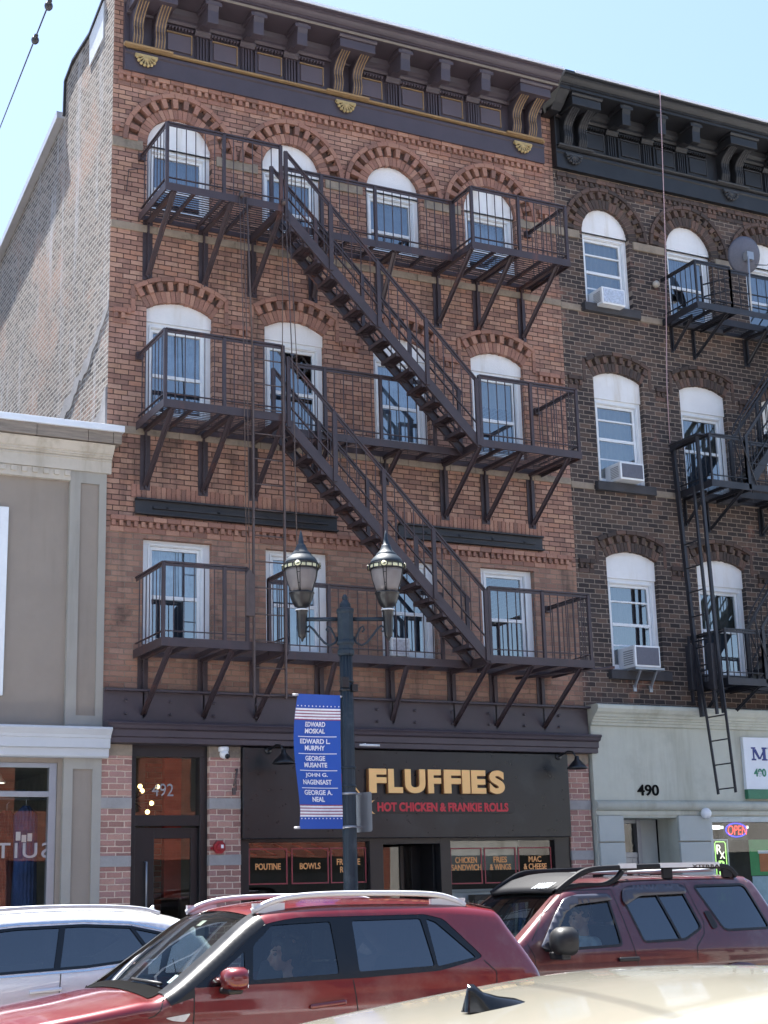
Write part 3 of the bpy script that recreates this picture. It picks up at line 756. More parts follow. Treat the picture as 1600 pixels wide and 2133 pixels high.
    o = MB(); o.add([(4.30,.585,.08),(4.66,.585,.08),(4.66,.585,2.38),(4.30,.585,2.38)],[(0,1,2,3)]); o.add([(4.72,.585,.08),(4.84,.585,.08),(4.84,.585,2.38),(4.72,.585,2.38)],[(0,1,2,3)]); o.build('shop_door_glass', M['shopglass'], b)
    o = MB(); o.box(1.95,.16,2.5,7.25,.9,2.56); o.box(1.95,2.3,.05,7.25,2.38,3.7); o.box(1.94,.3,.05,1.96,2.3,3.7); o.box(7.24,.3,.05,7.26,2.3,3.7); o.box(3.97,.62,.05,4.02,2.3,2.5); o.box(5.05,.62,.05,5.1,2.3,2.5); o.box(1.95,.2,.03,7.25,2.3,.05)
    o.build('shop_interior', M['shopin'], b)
    return b

# ================================================================ the dark brick building (number 490)
def build_490():
    b = thing('brick_building', 'soot dark brick building with black tin cornice over a grey green pharmacy', 'building', (11.4, 0, .045))
    X0, X1 = 7.64, 15.3
    cols4 = [(8.16,9.12),(9.92,10.90),(11.66,12.62),(13.45,14.43)]; W3 = [(8.20,9.18),(9.96,10.95),(11.75,12.73),(13.5,14.48)]; W2 = [(8.23,9.23),(10.04,11.04),(11.8,12.8),(13.55,14.55)]
    holes = [arch_hole(a,c,11.16,12.46,12.46+(c-a)/2-1e-4,.30) for a,c in cols4]+[arch_hole(a,c,8.09,9.88,10.01,.27) for a,c in W3]+[arch_hole(a,c,5.04,6.84,6.97,.27) for a,c in W2]
    m = MB(); wall_holes(m, rect(X0,4.30,X1,14.75), holes, .22); m.build('front_wall', M['brick490'], b)
    s = MB(); s.box(X1,0,0,X1+.05,20,14.7); s.box(X0,20,0,X1,20.05,14.7); s.box(X0+.02,.02,14.3,X1,20,14.4); s.box(X0+.05,2.4,.2,X1,2.45,14.2)
    for z in (10.85,7.75,4.5): s.box(X0+.05,.24,z,X1,2.4,z+.05)
    s.build('shell_wall', M['interior'], b)
    for i,(a,c) in enumerate(cols4):
        window(b,a,c,11.16,0,spring=12.46,crown=12.46+(c-a)/2,gz1=12.40,rail=11.82 if i else 11.80,mids=(12.12,11.51) if i==0 else (),cur='blind' if i==0 else 'curtaindark',curz=(12.4,11.16) if i==0 else (12.4,11.9),side=.09,cury=.28)
    for i,(a,c) in enumerate(W3):
        window(b,a,c,8.09,0,spring=9.88,crown=10.01,gz1=9.46,rail=8.86 if i else 8.87,mids=(9.20,8.53) if i==0 else (),cur='blind',curz=(9.46,8.10),side=.10,screen=(i==1))
    for i,(a,c) in enumerate(W2):
        window(b,a,c,5.04,0,spring=6.84,crown=6.97,gz1=6.45,rail=5.80,mids=(6.17,5.46) if i==0 else (),cur='curtainmaroon' if i!=1 else 'blind',curz=(6.45,5.05),side=.10,screen=(i==1))
    for a,c in cols4: arch_bricks(b,(a+c)/2,12.46,(c-a)/2,(c-a)/2,M['brick490v'],M['mortar490'],pro=(.01,.035,.045),gap=.012,t1=.17,t2=.13)
    for a,c in W3+W2:
        arch_bricks(b,(a+c)/2,9.88 if (a,c) in W3 else 6.84,(c-a)/2,.13,M['brick490v'],M['mortar490'],pro=(.01,.03,.045),gap=.012,t1=.15,t2=.12,drop=.42)
    dentil_run(b,X0+.05,X1-.02,13.30,pro=.035)
    for Ws,z in ((W3,9.70),(W2,6.64)):
        edges = [X0]+[v for p in Ws for v in (p[0]-.22,p[1]+.22)]+[X1]
        for i in range(0,len(edges),2): dentil_run(b,edges[i]+.05,edges[i+1]-.02,z,step=.10,pro=.035)
    edges = [X0]+[v for p in cols4 for v in (p[0]-.07,p[1]+.07)]+[X1]
    for i in range(0,len(edges),2): band(b,edges[i],edges[i+1],12.30,12.44,-.03)
    for Ws,z in ((cols4,10.98),(W3,7.92)):
        edges = [X0]+[v for p in Ws for v in (p[0]-.12,p[1]+.12)]+[X1]
        for i in range(0,len(edges),2): band(b,edges[i],edges[i+1],z+.02,z+.13,-.02)
    for Ws,z in ((cols4,11.16),(W3,8.09),(W2,5.04)):
        for a,c in Ws:
            o = MB(); o.box(a-.09,-.09,z-.15,c+.09,.2,z-.005); o.build('window_sill', M['darksill'], b, bevel=.008)
    pairs = [(7.87,8.17),(11.23,11.55),(14.6,14.9)]
    o = MB(); o.profile([(.0,14.42),(-.30,14.42),(-.42,14.50),(-.60,14.66),(-.62,14.66),(-.62,14.72),(-.645,14.725),(-.645,14.742),(-.67,14.75),(-.70,14.775),(-.725,14.81),(-.75,14.825),(-.75,14.842),(-.79,14.85),(-.80,14.855),(-.80,14.90),(0,14.95)],7.46,7.659); o.box(7.64,-.14,13.5,7.659,0,14.42); o.build('cornice_return', M['blacktin'], b, bevel=.004)
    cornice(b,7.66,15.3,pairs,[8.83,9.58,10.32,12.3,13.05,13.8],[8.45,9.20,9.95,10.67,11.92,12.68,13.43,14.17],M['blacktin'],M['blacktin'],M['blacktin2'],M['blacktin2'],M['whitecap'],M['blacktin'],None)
    # grey green ground floor
    o = MB(); hl = [rect(8.15,.05,9.19,2.76), rect(9.80,.05,14.9,2.76)]
    wall_holes(o, rect(X0+.03,.05,X1,4.20), hl, .5, d=-.10)
    o.add([(X0+.03,-.10,.05),(X0+.03,.2,.05),(X0+.03,.2,4.2),(X0+.03,-.10,4.2)],[(0,1,2,3)])
    gf = o.build('ground_floor_wall', M['greygreen'], b)
    o = MB(); o.profile([(.0,4.46),(-.30,4.46),(-.34,4.44),(-.345,4.39),(-.31,4.34),(-.26,4.31),(-.24,4.275),(-.21,4.27),(-.21,4.24),(-.18,4.235),(-.18,4.20),(-.15,4.195),(-.15,4.155),(-.10,4.14),(.0,4.14)],X0+.02,X1)
    n = 10; o.profile([(-.10,2.86)]+[(-.10-.10*math.sin(math.pi*i/n), 2.94-.08*math.cos(math.pi*i/n)) for i in range(1,n)]+[(-.10,3.02)],X0+.02,X1,sm=True)
    o.box(X0+.03,-.125,2.80,X1,-.10,2.86)
    o.build('ground_floor_moulding', M['greygreen'], b)
    for a,c in ((X0+.05,8.15),(9.19,9.79)):
        o = MB()
        for z0,z1 in ((2.40,2.79),(1.99,2.385),(1.58,1.975),(1.17,1.565),(.76,1.155),(.05,.745)): o.box(a,-.15,z0,c,-.10,z1); 
        o.build('rusticated_pier', M['greygreen2'], b, bevel=.012)
    o = MB()                                                      # recessed doorway
    o.box(8.15,.44,.05,8.22,.52,2.76); o.box(8.88,.44,.05,9.19,.52,2.76,1); o.box(8.80,.42,.05,8.88,.52,2.76); o.box(8.22,.44,2.18,8.80,.52,2.26); o.box(8.22,.44,2.70,8.80,.52,2.76)
    df = o.build('door_frame', [M['alu'], M['greygreen2']], b, bevel=.004)
    o = MB(); o.add([(8.22,.48,2.26),(8.80,.48,2.26),(8.80,.48,2.70),(8.22,.48,2.70)],[(0,1,2,3)]); o.build('transom_window', M['shopglass'], b)
    o = MB(); o.box(8.22,.45,.05,8.32,.50,2.18); o.box(8.70,.45,.05,8.80,.50,2.18); o.box(8.32,.45,2.06,8.70,.50,2.18); o.box(8.32,.45,.05,8.70,.50,.3); d = o.build('door', M['alu'], b, bevel=.004)
    o = MB(); o.add([(8.32,.475,.3),(8.70,.475,.3),(8.70,.475,2.06),(8.32,.475,2.06)],[(0,1,2,3)]); o.build('pane', M['shopglass'], d)
    o = MB()                                                      # pharmacy window
    o.box(9.80,-.13,2.69,14.9,.02,2.77); o.box(9.80,-.13,.05,9.85,.02,2.69); o.box(9.85,-.08,.05,14.9,.02,.5); o.box(12.4,-.08,.5,12.45,.02,2.69)
    o.build('shopfront_frame', M['paleframe'], b, bevel=.004)
    o = MB(); o.add([(9.85,-.04,.5),(14.9,-.04,.5),(14.9,-.04,2.69),(9.85,-.04,2.69)],[(0,1,2,3)]); o.build('shop_window', M['shopglass'], b)
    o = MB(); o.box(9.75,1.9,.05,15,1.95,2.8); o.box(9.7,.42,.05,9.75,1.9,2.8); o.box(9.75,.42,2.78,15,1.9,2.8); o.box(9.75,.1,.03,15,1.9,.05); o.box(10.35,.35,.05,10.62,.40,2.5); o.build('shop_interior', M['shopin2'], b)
    o = MB(); o.box(9.95,.3,2.60,10.35,.34,2.66); o.box(10.5,.5,2.62,11.1,.56,2.66); o.build('ceiling_tube', M['tube'], b)
    return b

# ================================================================ the low stucco building on the left
def build_left():
    b = thing('stucco_building', 'low taupe stucco shop with white cornice left of the brick building', 'building', (-3.6, 0, .045))
    X0, X1 = -9, -.012
    m = MB(); hl = [rect(-3.2,4.34,-1.34,6.74), rect(-6.4,4.34,-4.5,6.74), rect(-5.9,.45,-.56,3.46)]
    wall_holes(m, rect(X0,.05,X1,7.9), hl, .25, d=.03); m.build('front_wall', M['stucco'], b)
    s = MB(); s.box(X0,.05,7.55,X1,22,7.62); s.box(X0-.1,.03,0,X0,22,7.9); s.box(X0,21.9,0,X1,22,7.9); s.build('roof', M['roof'], b)
    # upper pilaster with a sunk panel
    def pil(a,c,z0,z1,pa,pc,pz0,pz1,nm):
        o = MB(); wall_holes(o, rect(a,z0,c,z1), [rect(pa,pz0,pc,pz1)], .03, d=-.04)
        o.add([(a,-.04,z0),(a,.05,z0),(a,.05,z1),(a,-.04,z1)],[(0,1,2,3)]); o.add([(c,-.04,z0),(c,.05,z0),(c,.05,z1),(c,-.04,z1)],[(0,1,2,3)])
        p = o.build(nm, M['stuccotrim'], b)
        o = MB(); o.add([(pa,-.01,pz0),(pc,-.01,pz0),(pc,-.01,pz1),(pa,-.01,pz1)],[(0,1,2,3)]); o.build('sunk_panel', M['stucco'], p)
    pil(-.50,-.0,3.90,7.36,-.36,-.10,4.07,7.20,'pilaster'); pil(-.50,-.0,.05,3.56,-.38,-.12,.4,3.38,'pilaster')
    pil(-6.6,-6.1,3.90,7.36,-6.46,-6.2,4.07,7.20,'pilaster')
    # top entablature
    o = MB(); o.profile([(.03,7.36),(-.07,7.36),(-.07,7.52),(-.085,7.525),(-.085,7.54),(-.07,7.545),(-.10,7.56),(-.10,7.575),(-.12,7.58),(-.12,7.60),(-.15,7.615),(-.18,7.66),(-.21,7.70),(-.24,7.72),(.03,7.74)],X0,.055)
    o.box(X0,-.045,7.22,-.50,.03,7.36)
    en = o.build('entablature', M['creamtrim'], b)
    o = MB(); x = X0
    while x < -.56: o.box(x,-.078,7.275,x+.075,-.04,7.345); x += .145
    o.build('dentil_row', M['creamtrim'], en, bevel=.008)
    o = MB(); x = X0
    while x < .10:
        e = min(.13, x+rnd.uniform(.3,.7)); o.box(x,-.27+rnd.uniform(-.01,.01),7.735,e,.0,7.90); x = e+.006
    o.build('cap_board', M['oldboard'], en, bevel=.004)
    o = MB(); o.box(X0,-.31,7.895,.16,.12,7.985); o.build('coping', M['whitecap'], b, bevel=.006)
    # middle band
    o = MB(); o.profile([(.03,3.92),(-.30,3.90),(-.31,3.87),(-.27,3.83),(-.24,3.80),(-.23,3.765),(-.21,3.76),(-.21,3.64),(-.15,3.63),(-.15,3.54),(-.13,3.52),(.03,3.52)],X0,.06); o.build('band_cornice', M['whitetrim'], b, bevel=.003)
    # upper window with white surround
    for a,c in ((-3.2,-1.34),(-6.4,-4.5)):
        f = MB(); d0 = -.02
        f.box(a-.02,d0,4.30,a+.10,.2,6.78); f.box(c-.08,d0,4.30,c+.03,.2,6.78); f.box(a+.10,d0+.002,6.66,c-.08,.2,6.78); f.box(a+.10,d0+.002,4.30,c-.08,.2,4.42); f.box((a+c)/2-.03,.06,4.42,(a+c)/2+.03,.12,6.66)
        fr = f.build('window', M['white'], b, bevel=.006)
        p = MB(); p.add([(a+.1,.1,4.42),(c-.08,.1,4.42),(c-.08,.1,6.66),(a+.1,.1,6.66)],[(0,1,2,3)]); p.build('pane', M['pane'], fr)
    # shop window
    o = MB(); o.box(-.66,.06,.45,-.56,.16,3.46); o.box(-5.9,.06,3.40,-.66,.16,3.46); o.box(-5.9,.06,3.03,-.66,.16,3.10); o.box(-5.9,.06,.45,-.66,.16,.52); o.box(-2.55,.06,.52,-2.49,.16,3.40)
    o.build('shopfront_frame', M['alu'], b, bevel=.004)
    o = MB(); o.add([(-5.9,.11,.52),(-.66,.11,.52),(-.66,.11,3.40),(-5.9,.11,3.40)],[(0,1,2,3)]); o.build('shop_window', M['shopglass'], b)
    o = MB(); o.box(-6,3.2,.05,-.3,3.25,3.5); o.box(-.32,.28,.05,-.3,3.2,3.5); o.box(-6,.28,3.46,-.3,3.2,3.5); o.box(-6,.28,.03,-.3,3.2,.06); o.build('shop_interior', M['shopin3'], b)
    return b

def shopmats():
    M['mortsmear'] = paint('smeared_cement', (122,120,122), .9, var=.25, sc_=4, bump=.6, bsc=30)
    M['stonestrip'] = paint('worn_fascia_strip', (122,112,100), .6, var=.2)
    M['redpanel'] = paint('orange_red_panel', (190,72,56), .6)
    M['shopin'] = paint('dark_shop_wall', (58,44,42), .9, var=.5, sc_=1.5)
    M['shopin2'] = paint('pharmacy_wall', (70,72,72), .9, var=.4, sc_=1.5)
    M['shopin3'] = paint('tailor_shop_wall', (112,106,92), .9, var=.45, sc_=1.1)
    M['paleframe'] = paint('pale_shopfront_frame', (176,184,182), .5)
    M['tube'] = emit('lit_tube', (235,250,245), .9)
    M['blacktin2'] = paint('faded_black_tin', (52,53,56), .6, var=.3, sc_=4)
    M['oldboard'] = paint('peeling_board', (132,122,112), .85, var=.35, sc_=3, bump=.6, bsc=14, stretch=(1,4,12))
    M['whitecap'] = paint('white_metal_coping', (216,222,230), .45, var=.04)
shopmats()
B492 = build_492(); B490 = build_490(); BLEFT = build_left()
# ================================================================ fire escapes
def railing(o, pts, z0, z1, step=.145, posts=True, mid=None, bar=.011, post=.045, topw=.045, both=True, skip_posts=()):
    """rail along a polyline of (x,y): top rail, bottom bar, square balusters, angle posts at the corners"""
    for i in range(len(pts)-1):
        a, c = pts[i], pts[i+1]; L = math.hypot(c[0]-a[0], c[1]-a[1])
        o.bar((*a, z1), (*c, z1), topw, .022); o.bar((*a, z1-.035), (*c, z1-.035), .012, .035)
        o.bar((*a, z0+.10), (*c, z0+.10), .03, .012)
        if mid: o.bar((*a, mid), (*c, mid), .03, .012)
        n = max(1, int(round(L/step)))
        for k in range(1, n):
            x, y = a[0]+(c[0]-a[0])*k/n, a[1]+(c[1]-a[1])*k/n
            o.bar((x, y, z0+.02), (x, y, z1-.01), bar, bar, (1, 0, 0))
    for i, p in enumerate(pts):
        if i in skip_posts or not posts: continue
        o.box(p[0]-post/2, p[1]-post/2, z0-.06, p[0]+post/2, p[1]+post/2, z1)

def deck(o, x0, x1, y0, y1, z, slat=.027, gap=.042, beams=.44, edge=.1):
    y = y0+.02
    while y+slat < y1-.01:
        o.box(x0+.012, y, z-.004, x1-.012, y+slat, z-.0); y += slat+gap
    n = max(1, int(round((x1-x0)/beams)))
    for k in range(n+1):
        x = x0+.02+(x1-x0-.04)*k/n; o.box(x-.018, y0+.012, z-.06, x+.018, y1, z-.0065)
    o.box(x0, y0, z-edge, x1, y0+.012, z+.012)
    o.box(x0-.012, y0, z-edge, x0, y1, z+.012); o.box(x1, y0, z-edge, x1+.012, y1, z+.012)
    o.box(x0, y1-.02, z-.07, x1, y1, z+.0)

def bracket(p, x, y, z, drop=.95, m=None, w_=.08, foot=.0):
    o = MB()
    o.box(x-w_*.9, -.018, z-drop, x+w_*.9, -.004, z-.06); o.box(x-.012, -.06, z-drop+.02, x+.012, -.0181, z-.1)
    o.bar((x, -.02, z-.085), (x, y+.02, z-.085), w_*.8, .05); o.bar((x, -.04, z-drop+.06), (x, y+.06, z-.10), w_*1.0, .016, (0, .7, .7)); o.bar((x+.02, -.04, z-drop+.06), (x+.02, y+.06, z-.10), .012, .055, (0, .7, .7))
    for zz in (z-drop+.1, z-.25): o.lathe([(.022, -.03), (.018, -.05), (0, -.055)], (x, 0, zz), 6, axis='y')
    return o.build('bracket', m, p, bevel=.002)

def stair(p, x0, z0, x1, z1, ya, yb, n, m, hz=.9, treadm=None):
    """flight along x from the upper (x0,z0) to the lower (x1,z1) between the planes ya (street side) and yb"""
    o = MB(); d = Vector((x1-x0, 0, z1-z0)); L = d.length; u = d/L; nr = Vector((-u.z, 0, u.x)) if u.x > 0 else Vector((u.z, 0, -u.x))
    for y in (ya, yb):
        a = Vector((x0, y, z0-.06)); c = Vector((x1, y, z1-.06))
        o.bar(a, c, .012, .135, (0, 0, 1)); 
        for s in (-1, 1):
            q = nr*s*.063; o.bar(a+q+Vector((0,.02 if y==ya else -.02,0)), c+q+Vector((0,.02 if y==ya else -.02,0)), .045, .012, nr)
    st = o.build('stair', m, p)
    for k in range(1, n):
        t = k/n; x = x0+(x1-x0)*t; z = z0+(z1-z0)*t-.05
        o = MB(); 
        for s in (-.125, -.055, .015): o.box(x+s, ya+.01, z-.006, x+s+.058, yb-.01, z+.008)
        for yy in (ya+.015, yb-.045): o.box(x-.125, yy, z-.055, x+.075, yy+.03, z-.007)
        o.box(x-.13, ya+.01, z-.05, x-.126, yb-.01, z-.0); o.box(x+.075, ya+.01, z-.04, x+.079, yb-.01, z-.0)
        o.build('tread', treadm or m, st)
    o = MB()
    for y in (ya-.01, yb+.01):
        a = Vector((x0, y, z0)); c = Vector((x1, y, z1)); h = Vector((0, 0, hz))
        o.bar(a+h, c+h, .045, .02); o.bar(a+h-Vector((0,0,.035)), c+h-Vector((0,0,.035)), .012, .04)
        o.bar(a+Vector((0,0,.2)), c+Vector((0,0,.2)), .03, .014)
        nb = int(L/.2)
        for k in range(1, nb):
            q = a+(c-a)*(k/nb); o.bar(q+Vector((0,0,.05)), q+h, .011, .011, (1, 0, 0))
        for t in (.0, .225, .47, .72, .985):
            q = a+(c-a)*t; o.box(q.x-.028, y-.02, q.z-.12, q.x+.028, y+.02, q.z+hz)
    o.build('handrail', m, st)
    return st

def fire_escape_492():
    m = M['iron']; p = thing('fire_escape', 'brown iron fire escape with three decks and two straight stairs on the red brick building', 'fire escape', (3.75, 0, 4.0))
    Y, YI = -1.16, -.60; XL, XA, XB, XR = .42, 2.17, 5.30, 7.06
    for lev, (z, rt_) in enumerate(((11.27, 12.20), (8.14, 9.15), (4.95, 5.95))):
        o = MB()
        deck(o, XL, XA, Y, -.02, z); deck(o, XA+.013, XB-.013, YI, -.02, z); deck(o, XB, XR, Y, -.02, z)
        pl = o.build('platform', m, p)
        o = MB(); Yr = Y+.03
        if lev < 2:
            railing(o, [(XL+.02, -.03), (XL+.02, Yr), (1.28, Yr), (XA-.02, Yr)], z, rt_, skip_posts=(0,))
            o.box(XL-.03, -.07, rt_-.08, XL+.07, .01, rt_+.02); o.build('railing', m, pl); o = MB()
            if lev == 0: railing(o, [(XB+.02, YI+.02), (XB+.02, Yr), (6.16, Yr), (XR-.02, Yr), (XR-.02, -.03)], z, rt_, skip_posts=(4,))
            else: railing(o, [(XB+.02, Yr), (6.21, Yr), (XR-.02, Yr), (XR-.02, -.03)], z, rt_, skip_posts=(3,))
        else:
            railing(o, [(XL+.02, -.03), (XL+.02, Yr), (1.28, Yr), (1.60, Yr)], z, rt_, skip_posts=(0,)); o.build('railing', m, pl); o = MB()
            railing(o, [(XA-.02, Yr), (XA-.02, YI+.03)], z, rt_); o.build('railing', m, pl); o = MB()
            railing(o, [(XB+.02, Yr), (6.23, Yr), (XR-.02, Yr), (XR-.02, -.03)], z, rt_, skip_posts=(3,))
        o.box(XR-.07, -.07, rt_-.08, XR+.03, .01, rt_+.02); o.build('railing', m, pl)
        o = MB(); railing(o, [(XA-.02 if lev == 2 else 2.40, YI+.02), (3.05, YI+.02), (3.95, YI+.02), (XB-.02 if lev == 0 else 4.85, YI+.02)], z, rt_-.02, skip_posts=())
        o.build('railing', m, pl)
        drop = (.98, .95, .92)[lev]
        for x in (.55, 1.40, 2.16): bracket(p, x, Y, z, drop, m)
        for x in (3.15, 4.28): bracket(p, x, YI, z, .90 if lev != 1 else .5, m)
        for x in (5.30, 6.02, 6.86): bracket(p, x, Y, z, drop, m)
    stair(p, XA+.05, 11.22, XB+.0, 8.13, Y+.02, YI-.04, 15, m)
    stair(p, XA+.05, 8.09, XB+.0, 4.95, Y+.02, YI-.04, 15, m)
    o = MB()                                                      # hanging drop ladder with its lifting gear
    for x in (1.665, 2.115): o.bar((x, Y-.035, 4.22), (x+.005, Y-.035, 9.0), .022, .045, (0, 1, 0))
    z = 4.26
    while z < 8.9: o.tube([(1.67, Y-.035, z), (2.11, Y-.035, z)], .009, 6); z += .355
    o.build('drop_ladder', M['ironrust'], p)
    o = MB(); o.box(1.545, Y-.075, 5.29, 1.655, Y-.02, 5.84); o.prism([(1.545,5.84),(1.655,5.84),(1.62,5.90),(1.58,5.90)], FR, Y-.07, Y-.03); o.box(1.59,Y-.08,5.42,1.605,Y-.075,5.78); o.tube([(1.60,Y-.05,5.9),(1.60,Y-.05,6.05)],.008,6); o.build('counterweight', M['ironrust'], p, bevel=.006)
    o = MB(); 
    o.tube([(1.56,Y-.05,6.0),(1.53,Y-.05,9.2),(1.49,Y-.03,11.25)], .006, 6); o.tube([(1.60,Y-.05,6.0),(1.58,Y-.05,9.2),(1.545,Y-.03,11.3)], .006, 6)
    o.tube([(1.665,Y-.04,9.0),(1.60,Y-.03,11.27)], .012, 6)
    o.tube([(2.115,Y-.04,9.0),(2.13,Y-.05,10.6),(2.15,Y-.03,11.25)], .006, 6)
    o.tube([(2.30,Y-.05,5.2),(2.27,Y-.05,8.5),(2.19,Y-.03,11.25)], .008, 6); o.tube([(2.34,Y-.05,8.6),(2.24,Y-.03,11.2)], .006, 6)
    for x in (1.52, 2.16): o.lathe([(.0,-.02),(.05,-.02),(.04,0),(.05,.02),(0,.02)],(x,Y-.03,11.30),12,axis='x')
    o.build('lifting_rods', M['ironrust'], p)
    o = MB(); o.tube([(7.35,Y-.10,4.86),(6.3,-.2,4.80)], .022, 8); o.build('loose_pipe', m, p)
    o = MB(); o.tube([(.45,-.03,12.0),(.25,-.02,11.95),(.22,-.02,11.6)], .006, 6); o.build('wire', M['ironblack'], p)
    return p

def fire_escape_490():
    m = M['ironblack']; p = thing('fire_escape', 'black iron fire escape on the soot dark building, long ladder at its left end', 'fire escape', (11.6, 0, 3.1))
    Y, YI = -.97, -.55; XL, XR = 9.71, 14.6
    for lev, (z, rt_) in enumerate(((11.08, 11.83), (8.03, 8.82), (4.84, 5.62))):
        o = MB(); deck(o, XL, 10.5, Y, -.02, z, slat=.026, gap=.04); deck(o, 10.513, 13.6, YI if lev else -.5, -.02, z, slat=.026, gap=.04); deck(o, 13.613, XR, Y, -.02, z, slat=.026, gap=.04)
        o.bar((10.5,Y+.006,z-.04),(13.6,Y+.006,z-.04),.012,.1)
        pl = o.build('platform', m, p)
        o = MB(); 
        railing(o, [(XL+.02,-.03),(XL+.02,Y+.03),(10.46,Y+.03)], z, rt_, step=.13, skip_posts=(0,), post=.03, topw=.035)
        o.build('railing', m, pl); o = MB()
        railing(o, [(10.46,Y+.03),(11.8,Y+.03),(13.2,Y+.03),(XR,Y+.03)], z, rt_-.05, step=.19, skip_posts=(), mid=rt_-.42, post=.03, topw=.03)
        o.build('railing', m, pl)
        for x in (9.88, 10.34, 11.5, 12.6, 13.8): bracket(p, x, Y if x > 10.2 and x < 11 else -.62, z, .55 if x < 10 else (.62 if x < 11 else .58), m, w_=.032 if x < 11 else .07)
    stair(p, 12.9, 11.05, 10.45, 8.03, Y+.03, YI-.02, 14, m, hz=.8)
    stair(p, 12.9, 8.0, 10.45, 4.86, Y+.03, YI-.02, 14, m, hz=.8)
    o = MB()                                                      # curved stair guards
    for z in (8.03, 4.86): 
        o.tube([(10.62,Y,z),(10.40,Y,z+.65),(10.33,Y,z+.95),(10.40,Y,z+1.10),(12.9,Y,z+4.1)], .012, 8); o.tube([(10.9,YI,z),(10.62,YI,z+.7),(10.55,YI,z+1.0),(10.62,YI,z+1.15),(12.9,YI,z+4.1)], .012, 8)
    for k in range(3): o.tube([(10.45,Y+.02,11.2+.22*k),(10.22,-.5,11.2+.22*k)], .014, 6)
    o.box(10.17,-.55,11.1,10.20,-.52,11.78)
    o.build('stair_guard', m, p)
    o = MB()                                                      # tall guide posts at the end of the decks
    for (y0, y1, w_) in ((-.17,-.40,.075), (-.80,-.92,.045)): o.bar((9.60,y0,8.80),(9.60,y1,4.30),w_,.05,(1,0,0))
    o.bar((9.60,-.62,8.0),(9.60,-.76,4.3),.04,.04,(1,0,0))
    o.box(9.55,-.88,8.80,9.70,-.12,8.83); o.prism([(-.14,8.83),(-.14,8.70),(-.5,8.76)], lambda u,v,d: (d,u,v), 9.56, 9.58)
    for zz in (7.1, 6.7, 6.3, 5.9, 5.5, 5.1): o.tube([(9.60,-.24-.045*(7.3-zz),zz),(9.60,-.66-.035*(7.3-zz),zz)], .011, 6)
    o.build('ladder_guide', m, p)
    o = MB(); a0, a1 = Vector((9.60,-.36,5.5)), Vector((9.60,-.64,3.08)); c0, c1 = Vector((9.60,-.88,5.5)), Vector((9.60,-1.05,3.08))
    o.bar(a0,a1,.045,.02,(1,0,0)); o.bar(c0,c1,.045,.02,(1,0,0))
    for k in range(7): t = (k+.3)/6.5; o.tube([a0.lerp(a1,t), c0.lerp(c1,t)], .011, 6)
    o.build('drop_ladder', m, p)
    for y, z in ((-.28,5.15),(-.80,5.10)):
        o = MB(); o.box(9.50,y-.06,z-.42,9.58,y+.06,z+.30); o.box(9.52,y-.03,z-.62,9.56,y+.03,z-.42); o.box(9.52,y-.02,z+.30,9.56,y+.02,z+.45); o.build('counterweight', m, p, bevel=.006)
    return p
fire_escape_492(); fire_escape_490()

